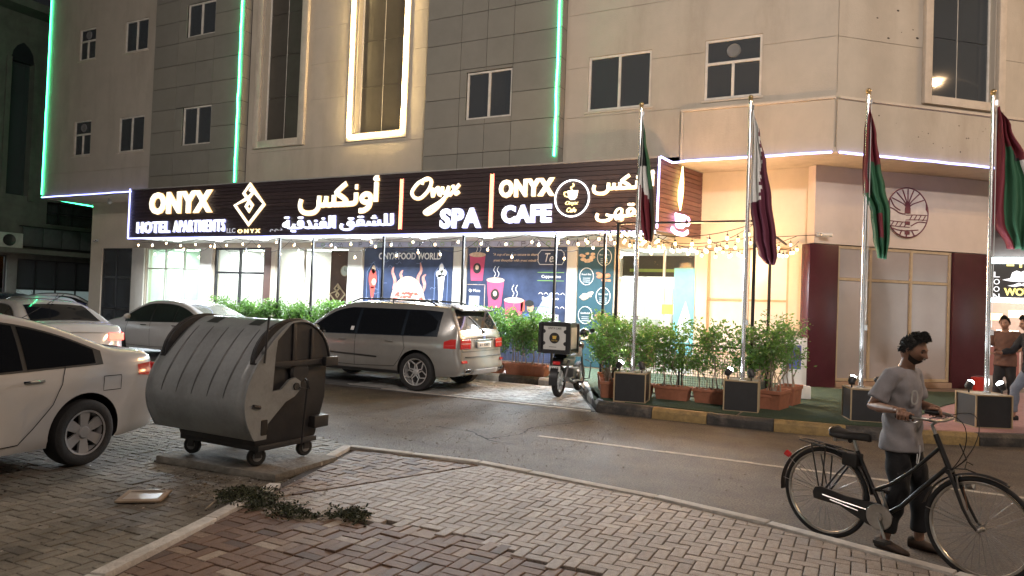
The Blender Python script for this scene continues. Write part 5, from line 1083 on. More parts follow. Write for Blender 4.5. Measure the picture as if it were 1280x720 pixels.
# roll lid: drum over the front, nearly closed, reaching far down
LPF = [(.10, 1.375), (-.02, 1.385), (-.16, 1.36), (-.34, 1.24), (-.52, 1.04), (-.64, .84), (-.685, .66), (-.665, .50), (-.60, .36), (-.56, .30)]
def lidp(t):
    k = t * (len(LPF) - 1); i = min(int(k), len(LPF) - 2); f = k - i; P = [Vector((0, *LPF[max(0, min(len(LPF) - 1, j))])) for j in (i - 1, i, i + 1, i + 2)]
    q = .5 * ((2 * P[1]) + (P[2] - P[0]) * f + (2 * P[0] - 5 * P[1] + 4 * P[2] - P[3]) * f * f + (3 * P[1] - P[0] - 3 * P[2] + P[3]) * f ** 3); return q.y, q.z
A = [k / 36 for k in range(37)]
b = MB(); U = [-Lx - .05 + (2 * Lx + .10) * k / 12 for k in range(13)]
b.grid(lambda u, a: (u, *lidp(a)), U, A); lo = b.build('lid', gl, bn, smooth=60); lo.modifiers.new('t', 'SOLIDIFY').thickness = .018
for k in range(5):
    x = -.46 + k * .215; q = MB(); q.tube([(x + .03 * math.sin(j / 14 * 3), lidp(.30 + .36 * j / 14)[0] - .002, lidp(.30 + .36 * j / 14)[1] + .002) for j in range(15)], [.002 + .008 * math.sin(math.pi * j / 14) for j in range(15)], 6); q.build('lid_rib', mat('bin_rib', (.10, .105, .11), .4), lo, smooth=60)
for x in (-.34, .26):
    y0, z0 = lidp(.20); y1, z1 = lidp(.27); MB().add([(x - .08, y0, z0 + .004), (x + .08, y0, z0 + .004), (x + .08, y1, z1 + .006), (x - .08, y1, z1 + .006)], [(0, 1, 2, 3)]).build('lid_slot', bd, lo)
# lid side cheeks with pivot arms
for sx in (-1, 1):
    pts = [lidp(a) for a in A[8:]]; inner = [(-.42, .30), (-.41, .44), (-.20, .62), (-.09, .66), (-.02, .72), (-.02, .80), (-.09, .84), (-.17, .82), (-.26, .74), (-.37, .73), (-.35, 1.06), (-.33, 1.20)]
    poly = pts + inner; n = len(poly); b = MB(); x0, x1 = sx * (Lx + .052), sx * (Lx + .08)
    b.add([(x0, y, z) for y, z in poly] + [(x1, y, z) for y, z in poly], [tuple(range(n)), tuple(range(2 * n - 1, n - 1, -1))] + [(i, i + n, (i + 1) % n + n, (i + 1) % n) for i in range(n)]); c = b.build('lid_cheek', gl, bn)
    MB().lathe([(.035, -.005), (.035, .015), (.001, .015)], 14, Matrix.Translation((sx * (Lx + .082), -.08, .755)) @ Matrix.Rotation(R(90) * sx, 4, 'Y')).build('pivot_bolt', bd, c)
    MB().box(sx * (Lx + .076), sx * (Lx + .086), -.49, -.42, .34, .48).build('cheek_slot', dkback, c, bevel=.01); MB().tube([(sx * (Lx + .09), -.52, .60), (sx * (Lx + .09), -.60, .62)], .018, 6).build('catch', bd, c)
# loose bars at the end plate, as on the photograph
MB().tube([(Lx + .10, -.5, 1.0), (Lx + .11, -.48, 1.42)], .010, 6).build('lid_bar', bd, bn); MB().tube([(Lx + .03, .08, .18), (Lx + .10, .06, .8)], .012, 6).tube([(Lx + .10, -.05, .74), (Lx + .10, .08, .72), (Lx + .10, .02, .82)], .008, 5).build('brake_rod', bd, bn)
MB().box(-.55, .55, -.38, .38, .155, .21).build('base_frame', bd, bn, bevel=.01)
MB().box(.53, .63, .26, .46, .30, .42).build('corner_foot', bd, bn, bevel=.012)
def castor(x, y, a):
    w1 = MB(); M = Matrix.Translation((x, y, .09)) @ Matrix.Rotation(a, 4, 'Z') @ Matrix.Rotation(R(90), 4, 'X'); w1.lathe([(.03, -.026), (.075, -.026), (.088, -.015), (.088, .015), (.075, .026), (.03, .026)], 20, M); o = w1.build('castor_wheel', rub, bn, smooth=40)
    MB().lathe([(.028, -.034), (.045, -.03), (.045, .03), (.028, .034)], 12, M).build('hub', mat('hub_grey', (.2, .2, .2), .5), o); q = MB(); T = Matrix.Translation((x, y, 0)) @ Matrix.Rotation(a, 4, 'Z'); q.box(-.03, .035, -.042, -.034, .08, .2, T).box(-.03, .035, .034, .042, .08, .2, T).box(-.05, .05, -.045, .045, .19, .215, T); q.build('fork', bd, o)
for x, y, a in ((-.46, -.30, .3), (.44, -.30, 1.2), (.46, .30, 1.4), (-.46, .3, .5)): castor(x, y, a)
# concrete slab the container stands on
sb_ = thing('concrete_slab', 'broken concrete slab under the waste container', 'slab', (-5.6, 5.28, ZL), R(4)); MB().prism([(-.80, 0), (-.80, .07), (.70, .07), (.70, 0)], -.46, .46).build('block', mat('slab_concrete', (.20, .185, .16), .9, var=.25, scale=6, bump=.8, bscale=25, dirt=.6, dscale=3, dcol=(.08, .07, .06)), sb_, bevel=.012)
# cardboard sheet and cut weeds
cd = thing('cardboard_sheet', 'flat taped cardboard sheet lying on the grey paving', 'cardboard', (-5.33, 3.9, ZL + .012), R(38)); cdm = mat('cardboard', (.33, .25, .17), .85, var=.15, scale=10, dirt=.4, dscale=6, dcol=(.16, .11, .07)); MB().box(-.17, .17, -.17, .17, 0, .014).build('sheet', cdm, cd); MB().box(-.13, .13, -.12, .10, .0145, .016).build('tape_patch', mat('tape', (.34, .29, .23), .3, var=.15), cd); MB().tube([(-.13, .10, .018), (0, .12, .024), (.14, .10, .02)], [.006, .010, .005], 6, flat=.6).build('loose_tape', mat('tape', (.4, .36, .3)), cd)
def weeds(label, cx, cy_, rx, ry_, h, n, seed):
    rng = random.Random(seed); b = MB(); s = MB()
    t = thing('weed_clump', label, 'weeds', (cx, cy_, ZW), group='wilted weeds on the paving')
    for _ in range(n):
        r, a = rng.random() ** .6, rng.uniform(0, 6.28); x, y = rx * r * math.cos(a), ry_ * r * math.sin(a); l = rng.uniform(.05, .2); d = rng.uniform(0, 6.28); z1 = h * rng.uniform(.3, 1) * (1 - r * .7)
        P = [Vector((x, y, 0)), Vector((x + l * .4 * math.cos(d), y + l * .4 * math.sin(d), z1)), Vector((x + l * math.cos(d), y + l * math.sin(d), z1 * .6))]; s.tube(P, [.0025, .002, .001], 3)
        leaves(b, [P[0].lerp(P[1], k / 5) for k in range(1, 5)] + [P[1].lerp(P[2], k / 5) for k in range(6)], rng, .03, 3)
    s.build('stalk', mat('weed_stalk', (.12, .13, .06), .8), t); b.build('foliage', [mat('weed%d' % i, c, .8, var=.25, scale=20) for i, c in enumerate([(.026, .034, .018), (.036, .044, .02), (.024, .022, .015)])], t, fix=False)
weeds('bigger clump of wilted green weeds over the edging strip', -4.54, 4.27, .28, .18, .08, 150, 3); weeds('flat dark trail of dried weeds on the brown bricks', -4.08, 4.17, .38, .12, .025, 90, 4); weeds('small dark patch of dried weeds between the pavers', -3.55, 4.36, .18, .1, .04, 70, 6)
stick = thing('dry_stick', 'thin pale dry stick lying left of the weeds', 'stick', (-4.72, 4.05, ZL + .01)); MB().tube([(-.15, .15, .012), (-.02, .06, .02), (.04, -.05, .012), (.1, -.14, .018)], [.006, .008, .007, .004], 5).build('stick', mat('dry_wood', (.4, .33, .24), .8), stick)
# ================================================================== cars
def lerp_prof(P, x):
    if x <= P[0][0]: return P[0][1]
    for i in range(len(P) - 1):
        if x <= P[i + 1][0]:
            x0, y0 = P[i]; x1, y1 = P[i + 1]; d = x1 - x0; t = (x - x0) / d
            m0 = (y1 - P[i - 1][1]) / (x1 - P[i - 1][0]) if i > 0 else (y1 - y0) / d
            m1 = (P[i + 2][1] - y0) / (P[i + 2][0] - x0) if i + 2 < len(P) else (y1 - y0) / d
            s = (y1 - y0) / d                                   # limit overshoot
            if m0 * s <= 0: m0 = 0
            if m1 * s <= 0: m1 = 0
            m0 = max(-3 * abs(s), min(3 * abs(s), m0)); m1 = max(-3 * abs(s), min(3 * abs(s), m1))
            return y0 * (2 * t ** 3 - 3 * t * t + 1) + m0 * d * (t ** 3 - 2 * t * t + t) + y1 * (-2 * t ** 3 + 3 * t * t) + m1 * d * (t ** 3 - t * t)
    return P[-1][1]
tyrem = mat('tyre', (.02, .02, .021), .8, var=.25, scale=20, bump=.2); rimm = mat('alloy', (.68, .68, .68), .33, .7); chrome = mat('chrome', (.7, .7, .7), .12, 1., var=0); blackt = mat('black_trim', (.014, .014, .015), .45, var=.1); seam = mat('seam_black', (.004, .004, .004), .9, var=0)
tint = mat('tinted_glass', (.008, .009, .011), .05, var=0, spec=.6, coat=.3); wglass = glass('windscreen', (.75, .85, .85), .7, .03, (.02, .03, .03))
redl = mat('tail_red', (.30, .012, .014), .15, var=.1, coat=.6, emit=(1, .05, .04), es=.10); redon = mat('tail_lit', (.5, .02, .02), .2, emit=(1, .09, .06), es=5.); whl = mat('lamp_clear', (.55, .55, .56), .12, coat=.5, var=.05)
plate_w = mat('plate_white', (.6, .6, .58), .4, var=.08)
class Car:
    def __init__(s, name, label, loc, head, S, paint):
        s.t = thing(name, label, 'car', loc, head); s.S = S; s.paint = paint; s.body()
    # plan width, end rounding and side surface
    def ends(s, x):
        S = s.S; r = S.get('er', .10); d = min(x - S['xr'], S['xf'] - x); d = max(0, d)
        return 0 if d >= r else r * (1 - math.sqrt(max(0, 1 - (1 - d / r) ** 2)))
    def plan(s, x):
        S = s.S; W = S['W']; df = max(0, 1 - (S['xf'] - x) / .9); dr = max(0, 1 - (x - S['xr']) / .7)
        return W * (1 - S.get('tf', .16) * df ** 2 - S.get('tr', .09) * dr ** 2) - s.ends(x) * .9
    def belt(s, x): S = s.S; return S['b0'] + (S['b1'] - S['b0']) * (x - S['xr']) / (S['xf'] - S['xr'])
    def top(s, x): return lerp_prof(s.S['top'], x) - s.ends(x) * .45
    def bot(s, x): return s.S['z0'] + s.ends(x) * .8 + max(0, 1 - min(x - s.S['xr'], s.S['xf'] - x) / .5) * .05
    def side(s, x, z):
        S = s.S; p = s.plan(x); zb = s.belt(x); z0 = S['z0']
        if z <= zb:
            t = max(0, (z - z0) / (zb - z0)); k = 1 - .05 * (1 - t) ** 2.2 - .035 * t ** 3
            k += S.get('crease', .010) * math.exp(-((t - .80) / .06) ** 2); return p * k
        t = (z - zb) / (S['zr'] - zb); return (p * .965) * (1 - t) + min(p * .965, S['rw']) * t + .02 * math.sin(math.pi * min(1, t))
    def warp(s, x, y, z):
        S = s.S; d = max(0, 1 - (x - S['xr']) / .5)
        x += d * S.get('rs', .10) * max(0, z - .62) - d * S.get('rb', .04) * math.exp(-((z - .48) / .16) ** 2)
        d = max(0, 1 - (S['xf'] - x) / .5); x -= d * .12 * max(0, z - .55); x -= .06 * (y / S['W']) ** 2 * d
        dr = max(0, 1 - (x - S['xr']) / .4); x += .07 * (y / S['W']) ** 2 * dr
        return (x, y, z)
    def section(s, x):
        zt, zb0 = s.top(x), s.bot(x); r = min(.085, (zt - zb0) * .25); Z = [zb0 + (zt - r - zb0) * k / 15 for k in range(16)]
        P = [(0, zb0), (s.side(x, zb0) * .8, zb0)] + [(s.side(x, z) * (1 if k else .97), z) for k, z in enumerate(Z)]
        ye = s.side(x, zt - r)
        for k in range(1, 5): a = k / 4 * math.pi / 2; P.append((ye - r * 1.4 * (1 - math.cos(a)), zt - r + r * math.sin(a) - .0))
        yl = P[-1][0]
        for k in range(1, 5): y = yl * (1 - k / 4); P.append((y, zt + s.S.get('crown', .03) * (1 - (y / yl) ** 2)))
        return P
    def topz(s, x, y):
        zt = s.top(x); r = .085; ye = s.side(x, zt - r) - r * 1.4; y = min(abs(y), ye); return zt + s.S.get('crown', .03) * (1 - (y / ye) ** 2)
    def body(s):
        S = s.S; b = MB(); xs = [S['xr'] + (S['xf'] - S['xr']) * k / 64 for k in range(65)]; xs += [S['xr'] + d for d in (.004, .012, .025, .05)] + [S['xf'] - d for d in (.004, .012, .025, .05)]; xs = sorted(xs)
        secs = [s.section(x) for x in xs]; m = len(secs[0]); ring = 2 * (m - 1); V = []
        for x, P in zip(xs, secs):
            V += [s.warp(x, y, z) for y, z in P] + [s.warp(x, -y, z) for y, z in P[-2:0:-1]]
        F = [(i * ring + j, i * ring + (j + 1) % ring, (i + 1) * ring + (j + 1) % ring, (i + 1) * ring + j) for i in range(len(xs) - 1) for j in range(ring)] + [tuple(range(ring))[::-1], tuple((len(xs) - 1) * ring + j for j in range(ring))]
        b.add(V, F); ob = b.build('body', [s.paint, blackt], s.t)
        c = MB(); c.mi = 1
        for xw in (S['wf'], S['wr']):
            for sy in (-1, 1): c.lathe([(S['r'] + .055, -.26), (S['r'] + .055, .3)], 40, Matrix.Translation((xw, sy * (S['W'] - .05), S['r'] + .01)) @ Matrix.Rotation(R(90), 4, 'X'))
        cu = c.build('cut', [s.paint, blackt], s.t)
        md = ob.modifiers.new('arch', 'BOOLEAN'); md.object = cu; md.operation = 'DIFFERENCE'; md.solver = 'EXACT'
        bpy.context.view_layer.update(); me = bpy.data.meshes.new_from_object(ob.evaluated_get(bpy.context.evaluated_depsgraph_get())); ob.modifiers.clear(); ob.data = me; bpy.data.objects.remove(cu)
        me.polygons.foreach_set('use_smooth', [True] * len(me.polygons)); me.set_sharp_from_angle(angle=R(32)); s.bodyob = ob
    # patches laid on the side, top and rear surfaces
    def spatch(s, name, m, x0, x1, zl, zh, off=.004, parent=None, both=True, nx=16, nz=8):
        for sy in ((1, -1) if both else (1,)):
            b = MB()
            def f(u, v):
                x = x0 + (x1 - x0) * u; a, c = (zl(x) if callable(zl) else zl), (zh(x) if callable(zh) else zh); z = a + (max(a + .002, c) - a) * v; X, Y, Z = s.warp(x, s.side(x, z) + off, z); return (X, sy * Y, Z)
            b.grid(f, [i / nx for i in range(nx + 1)], [j / nz for j in range(nz + 1)], flip=sy > 0); o = b.build(name, m, parent or s.t, fix=False, smooth=50)
        return o
    def sline(s, pts, m=seam, w=.009, off=.0045, name='seam', both=True, parent=None):
        for sy in ((1, -1) if both else (1,)):
            b = MB(); Q = []
            for (a, c) in zip(pts[:-1], pts[1:]):
                for k in range(6): Q.append((a[0] + (c[0] - a[0]) * k / 6, a[1] + (c[1] - a[1]) * k / 6))
            Q.append(pts[-1])
            for i, (x, z) in enumerate(Q):
                p, q = Q[max(0, i - 1)], Q[min(len(Q) - 1, i + 1)]; d = Vector((q[0] - p[0], q[1] - p[1])).normalized(); nx_, nz_ = -d.y * w / 2, d.x * w / 2
                for g in (-1, 1): X, Y, Z = s.warp(x + g * nx_, s.side(x, z) + off, z + g * nz_); b.v.append((X, sy * Y, Z))
            b.f = [(2 * i, 2 * i + 2, 2 * i + 3, 2 * i + 1) for i in range(len(Q) - 1)]; b.m = [0] * len(b.f); b.build(name, m, parent or s.t, fix=False)
    def tpatch(s, name, m, x0, x1, yw, off=.006, inset=.0, nx=12, ny=12, parent=None):
        """glass on the top surface between x0 and x1, half width yw(x)"""
        b = MB(); b.grid(lambda u, v: (lambda x, y: s.warp(x, y, s.topz(x, y) + off))(x0 + (x1 - x0) * u, (2 * v - 1) * (yw(x0 + (x1 - x0) * u) if callable(yw) else yw)), [i / nx for i in range(nx + 1)], [j / ny for j in range(ny + 1)]); return b.build(name, m, parent or s.t, fix=False, smooth=50)
    def rpatch(s, name, m, y0, y1, z0, z1, off=.008, front=False, parent=None, thick=.006, bevel=0):
        S = s.S; x = S['xf'] if front else S['xr']; b = MB(); o = off if front else -off; n = 8
        b.grid(lambda u, v: (lambda p: (p[0] + o, p[1], p[2]))(s.warp(x, y0 + (y1 - y0) * u, z0 + (z1 - z0) * v)), [i / n for i in range(n + 1)], [i / 6 for i in range(7)]); ob = b.build(name, m, parent or s.t, smooth=50); ob.modifiers.new('t', 'SOLIDIFY').thickness = thick; return ob
    def wheels(s, spokes=5, style='five', rm=rimm):
        S = s.S; r = S['r']; src = None
        for xw in (S['wf'], S['wr']):
            for sy in (1, -1):
                y = sy * (S['W'] - .115); e = bpy.data.objects.new('wheel', None); C.objects.link(e); e.parent = s.t; e.location = (xw, y, r); e.rotation_euler = (0, 0, 0 if sy > 0 else math.pi)
                M = Matrix.Rotation(R(-90), 4, 'X')
                if src is None:
                    rr = r * S.get('rimf', .66)
                    ty = MB().lathe([(rr - .01, -.09), (rr + .02, -.105), (r - .03, -.11), (r - .008, -.095), (r, -.06), (r, .06), (r - .008, .095), (r - .03, .11), (rr + .02, .105), (rr - .01, .09)], 48, M, closed=True).build('tyre', tyrem, e, smooth=40)
                    q = MB(); q.lathe([(rr - .012, .10), (rr + .006, .104), (rr - .004, .085), (rr - .03, .04), (rr - .03, -.05)], 40, M, caps=False)
                    n = spokes
                    for k in range(n):
                        A = M @ Matrix.Rotation(2 * math.pi * k / n, 4, 'Z')
                        if style == 'five': q.add([(-.035, .04, .075), (.035, .04, .075), (.055, rr - .01, .088), (-.055, rr - .01, .088), (-.035, .04, .05), (.035, .04, .05), (.055, rr - .01, .06), (-.055, rr - .01, .06)], [(0, 1, 2, 3), (7, 6, 5, 4), (0, 4, 5, 1), (1, 5, 6, 2), (2, 6, 7, 3), (3, 7, 4, 0)], A)
                        else:
                            for g in (-1, 1): q.tube([(0, .05, .07), (g * .075, rr * .5, .085), (g * .03, rr - .012, .09)], [.02, .013, .016], 5, M=A, flat=.7)
                    q.lathe([(.06, .05), (.06, .08), (.05, .092), (.001, .094)], 20, M); ri = q.build('rim', rm, e, smooth=35); bk = MB().lathe([(rr - .02, .0), (.001, .0)], 30, M, caps=False).build('brake_disc', mat('brake_dark', (.03, .03, .032), .5), e)
                    src = (ty.data, ri.data, bk.data)
                else:
                    for nme, me in zip(('tyre', 'rim', 'brake_disc'), src): share(nme, me, e)
    def mirror(s, x, z, m):
        for sy in (1, -1):
            y = sy * (s.side(x, z) + .09); MB().ball((x, y, z + .03), .1, 12, (.55, 1.0, .72)).tube([(x + .02, sy * (s.side(x, z) - .01), z - .03), (x, y - sy * .02, z)], .025, 6).build('side_mirror', m, s.t, smooth=50)
    def handle(s, x, z, m):
        for sy in (1, -1):
            y = s.side(x, z) + .02; b = MB(); b.tube([(x - .09, sy * (y - .02), z), (x - .07, sy * (y + .012), z + .004), (x + .07, sy * (y + .012), z + .004), (x + .09, sy * (y - .02), z)], .012, 6); b.build('door_handle', m, s.t, smooth=50)
    def plate(s, y0, y1, z0, z1, txt):
        p = s.rpatch('number_plate', plate_w, y0, y1, z0, z1, .014, thick=.008); x = s.warp(s.S['xr'], 0, (z0 + z1) / 2)[0] - .024
        
        if not txt: return
        T = Matrix.Translation((x, (y0 + y1) / 2, 0)) @ Matrix.Rotation(R(-90), 4, 'Z'); w1 = abs(y1 - y0) * .38
        text(txt, -w1, w1, z0 + (z1 - z0) * .28, z0 + (z1 - z0) * .72, 0, blackt, p, name='plate_text', depth=.003, split=False, T=T, world=False)

SED = dict(xr=-2.2, xf=2.25, W=.86, z0=.22, zr=1.46, rw=.56, b0=.98, b1=.86, r=.315, wf=1.42, wr=-1.25, er=.12, rs=.16, rb=.05,
           top=[(-2.2, .98), (-2.12, 1.05), (-1.75, 1.09), (-1.55, 1.12), (-1.0, 1.34), (-.55, 1.45), (0, 1.48), (.45, 1.45), (.75, 1.34), (1.35, 1.0), (1.5, .97), (1.95, .88), (2.15, .80), (2.25, .68)])
def sedan(name, label, loc, head, paint, gl_=tint, lit=False, rim='five', plate='', S=SED, rearglass=None):
    c = Car(name, label, loc, head, S, paint); tp = lambda x: c.top(x) - .10
    bl = lambda x: c.belt(x) + .015
    # side glass with pillars
    c.spatch('window_trim', chrome if rim == 'chrome' else blackt, -1.42, 1.12, lambda x: bl(x) - .018, lambda x: min(tp(x) + .018, 1.40), .0025, nx=40)
    c.spatch('rear_window', gl_, -.62, .14, bl, lambda x: min(tp(x), 1.385), .005); c.spatch('quarter_window', gl_, -1.34, -.66, bl, lambda x: max(bl(x) + .004, min(tp(x), 1.385)), .005, nx=24); c.spatch('front_window', gl_, .20, 1.04, bl, lambda x: max(bl(x) + .004, min(tp(x), 1.385)), .005, nx=24)
    c.tpatch('windscreen', gl_ if gl_ is tint else wglass, .72, 1.36, lambda x: .56 + .10 * (x - .72) / .64, .006); c.tpatch('rear_screen', rearglass or tint, -1.60, -.86, lambda x: .50 + .08 * (-.86 - x) / .74, .006)
    for x in (-.64, .17): pass
    c.sline([(.17, .30), (.17, bl(.17))]); c.sline([(1.08, .34), (1.06, .7), (1.0, bl(1.0))]); c.sline([(-.9, .62), (-.72, .42), (-.6, .30), (.17, .28), (1.05, .30)]); c.sline([(-.9, .62), (-.98, .80), (-1.02, bl(-1.0))])
    c.handle(-.72, .845, chrome); c.handle(.40, .83, chrome)
    c.sline([(-1.62, .84), (-1.42, .84), (-1.42, .70), (-1.62, .70), (-1.62, .84)], w=.006, name='fuel_flap')
    c.sline([(-1.75, .97), (-1.1, .955), (0, .92), (1.0, .875)], mat('crease_' + paint.name, (.4, .4, .4), .3) if False else seam, w=.0001)
    for sy in (1, -1):
        y0 = .52 * sy; y1 = .79 * sy
        c.rpatch('tail_lamp', redon if lit else redl, min(y0, y1), max(y0, y1), .80, .93, .010)
    c.spatch('tail_lamp_side', redon if lit else redl, -2.14, -1.86, lambda x: .80 + .30 * (x + 2.14) * .3, lambda x: .945 - .06 * (x + 2.14), .006)
    c.rpatch('bumper_lower', blackt, -.6, .6, .30, .38, .008); c.plate(-.26, .26, .66, .78, plate); c.rpatch('boot_seam', seam, -.74, .74, .615, .622, .006)
    for sy in (1, -1): c.rpatch('headlamp', whl, min(sy * .42, sy * .76), max(sy * .42, sy * .76), .62, .74, .008, front=True)
    c.spatch('headlamp_side', whl, 1.82, 2.14, lambda x: .60, lambda x: .76, .006); c.rpatch('grille', blackt, -.36, .36, .50, .66, .008, front=True)
    c.mirror(.98, 1.0, paint); c.wheels(6 if rim != 'multi' else 10, 'five', rimm if rim != 'steel' else mat('wheel_cover', (.40, .40, .41), .35, .4))
    MB().tube([(-1.05, .12, 1.36), (-1.5, .14, 1.62)], .004, 5).build('aerial', blackt, c.t)
    return c
white_p = mat('white_paint', (.52, .51, .50), .24, var=.03, scale=2, coat=.9, dirt=.15, dscale=3, dcol=(.4, .36, .31)); silver_p = mat('silver_paint', (.42, .43, .44), .3, .55, var=.04, coat=.8); dark_p = mat('dark_paint', (.02, .022, .03), .25, var=.1, coat=.9); bronze_p = mat('bronze_grey_paint', (.33, .325, .31), .26, .45, var=.06, scale=3, coat=.8, dirt=.2, dscale=2, dcol=(.2, .17, .14))
near = sedan('white_sedan', 'white sedan at the left edge with black side glass and silver wheel covers', (-7.45, 2.95, ZL), R(277), white_p, rim='steel', plate='')
mid = sedan('white_sedan', 'white sedan parked along the hedge behind the waste container', (-16.65, 13.05, .02), R(183), white_p, glass('car_glass', (.7, .8, .78), .6, .03, (.05, .07, .06)), plate='', rearglass=glass('rear_glass_tan', (.8, .85, .8), .5, .03, (.2, .2, .17)))
# cars further left
sedan('white_sedan', 'white sedan with one glowing red tail lamp behind the near white sedan', (-14.9, 8.35, 0), R(168), white_p, lit=True, plate='')
sedan('silver_sedan', 'silver sedan facing right beyond the white car with lit tail lamp', (-19.6, 11.1, 0), R(-14), silver_p, wglass, plate='')
sedan('dark_sedan', 'dark blue sedan at the far left in front of the lit shop', (-25.6, 13.2, 0), R(176), dark_p, plate='')
sedan('white_sedan', 'distant white sedan with dark roof glass in the lane', (-29.3, 17.2, 0), R(60), white_p, plate='')
sedan('white_sedan', 'farthest small white car parked in the lane', (-30.2, 22.5, 0), R(80), white_p, wglass, plate='')
# ---- sport utility vehicle
SUV = dict(xr=-2.38, xf=2.46, W=.965, z0=.30, zr=1.70, rw=.66, b0=1.10, b1=1.00, r=.375, wf=1.52, wr=-1.41, er=.12, rs=.05, rb=.06, rimf=.70, crown=.035, tr=.10,
           top=[(-2.38, 1.12), (-2.33, 1.20), (-2.18, 1.46), (-2.05, 1.64), (-1.9, 1.685), (-1.0, 1.725), (-.2, 1.735), (.35, 1.70), (.75, 1.58), (1.25, 1.22), (1.42, 1.14), (1.9, 1.06), (2.25, .98), (2.46, .80)])
sv = Car('sport_utility_vehicle', 'bronze grey luxury SUV with roof rails parked before the hedge', (-9.32, 12.28, .02), R(181), SUV, bronze_p)
bl = lambda x: sv.belt(x) + .02; tp = lambda x: min(sv.top(x) - .125, 1.585)
sv.spatch('window_trim', chrome, -1.86, 1.18, lambda x: bl(x) - .018, lambda x: min(sv.top(x) - .108, 1.602), .0025, nx=44)
sv.spatch('quarter_window', tint, -1.80, -1.10, lambda x: bl(x) + max(0, (-1.55 - x)) * .5, lambda x: max(bl(x) + .14, tp(x) - max(0, -1.35 - x) ** 1.6 * .62), .005, nx=20); sv.spatch('rear_window', tint, -1.03, .02, bl, tp, .005); sv.spatch('front_window', tint, .09, 1.10, bl, lambda x: max(bl(x) + .004, tp(x)), .005, nx=24)
sv.tpatch('windscreen', wglass, .70, 1.24, lambda x: .62 + .10 * (x - .7) / .54); sv.tpatch('rear_screen', tint, -2.315, -2.075, lambda x: .64 + .10 * (-2.075 - x) / .24, .008, nx=8)
sv.sline([(.05, .42), (.05, bl(0))]); sv.sline([(-1.14, .84), (-1.02, .60), (-.9, .46), (.05, .42), (1.10, .44), (1.2, .62), (1.16, bl(1.1))]); sv.sline([(-1.14, .84), (-1.08, bl(-1.0))])
sv.sline([(-.5, .62), (.05, .635), (.98, .66)], blackt, .03, .012, 'rub_strip'); sv.handle(-.78, .955, bronze_p); sv.handle(.36, .935, bronze_p)
sv.spatch('sill', blackt, -1.0, 1.05, .31, .37, .006)
for sy in (1, -1): sv.rpatch('tail_lamp', redl, min(sy * .50, sy * .84), max(sy * .50, sy * .84), .87, 1.06, .012); sv.rpatch('tail_lamp_band', mat('tail_pale', (.5, .25, .25), .2, coat=.5), min(sy * .51, sy * .82), max(sy * .51, sy * .82), .965, .985, .016); sv.rpatch('rear_reflector', redl, min(sy * .66, sy * .84), max(sy * .66, sy * .84), .60, .65, .012); sv.rpatch('exhaust_tip', chrome, min(sy * .58, sy * .78), max(sy * .58, sy * .78), .40, .48, .02); sv.rpatch('exhaust_mouth', seam, min(sy * .60, sy * .76), max(sy * .60, sy * .76), .415, .465, .024)
sv.spatch('tail_lamp_side', redl, -2.30, -2.02, lambda x: .875, lambda x: 1.06 - .3 * max(0, x + 2.2), .006); sv.plate(-.27, .27, .88, 1.0, '61 32871'); sv.rpatch('plate_bar', chrome, -.36, .36, 1.03, 1.05, .014); sv.rpatch('badge', mat('badge_blue', (.1, .16, .4), .3), -.045, .045, 1.06, 1.13, .012)
sv.rpatch('bumper_skid', mat('skid_grey', (.3, .3, .3), .4), -.48, .48, .36, .46, .012); sv.rpatch('tailgate_seam', seam, -.78, .78, .815, .823, .006); sv.rpatch('bumper_step', blackt, -.7, .7, .70, .72, .012)
sv.mirror(1.0, 1.10, bronze_p); sv.wheels(5, 'petal', rimm)
for sy in (1, -1):
    P = [(-1.62, 1.70), (-1.5, 1.765), (-.6, 1.80), (.2, 1.79), (.42, 1.715)]; MB().tube([(x, sy * .60, z) for x, z in P], .017, 8).tube([(-.6, sy * .60, 1.72), (-.6, sy * .60, 1.8)], .016, 6).build('roof_rail', blackt, sv.t, smooth=50)
b = MB(); b.prism([(-2.20, 1.60), (-2.22, 1.625), (-1.95, 1.715), (-1.92, 1.69)], -.60, .60); b.build('roof_spoiler', bronze_p, sv.t, bevel=.01)
MB().tube([sv.warp(-2.34, -.02, 1.215), sv.warp(-2.25, .16, 1.39), sv.warp(-2.18, .27, 1.5)], [.016, .012, .008], 6).ball(sv.warp(-2.36, -.03, 1.20), .03, 8).build('rear_wiper', blackt, sv.t); MB().prism([(-1.3, 1.745), (-1.12, 1.745), (-1.28, 1.79)], -.02, .02).build('roof_fin', blackt, sv.t, bevel=.005)
sv.spatch('window_sticker', mat('sticker', (.7, .7, .7), .5), .12, .20, 1.13, 1.21, .008, both=False)
# ---- delivery motorcycle with top box
mc = thing('delivery_motorcycle', 'small black delivery motorcycle with white branded top box seen from behind', 'motorcycle', (-5.48, 13.15, .022), R(95))
mbk = mat('moto_black', (.015, .015, .017), .4, coat=.3); mst = mat('moto_steel', (.14, .14, .145), .35, .8)
def mwheel(x):
    e = bpy.data.objects.new('wheel', None); C.objects.link(e); e.parent = mc; e.location = (x, 0, .30); M = Matrix.Rotation(R(90), 4, 'X')
    MB().lathe([(.215, -.045), (.26, -.055), (.29, -.035), (.30, 0), (.29, .035), (.26, .055), (.215, .045)], 32, M, closed=True).build('tyre', tyrem, e, smooth=50); q = MB(); q.lathe([(.20, -.03), (.222, -.03), (.222, .03), (.20, .03)], 32, M, closed=True); q.lathe([(.05, -.05), (.05, .05)], 12, M)
    for k in range(6): q.box(-.012, .012, .04, .21, -.012, .012, M @ Matrix.Rotation(k * math.pi / 3, 4, 'Z'))
    q.build('rim', rimm, e)
mwheel(-.64); mwheel(.64)
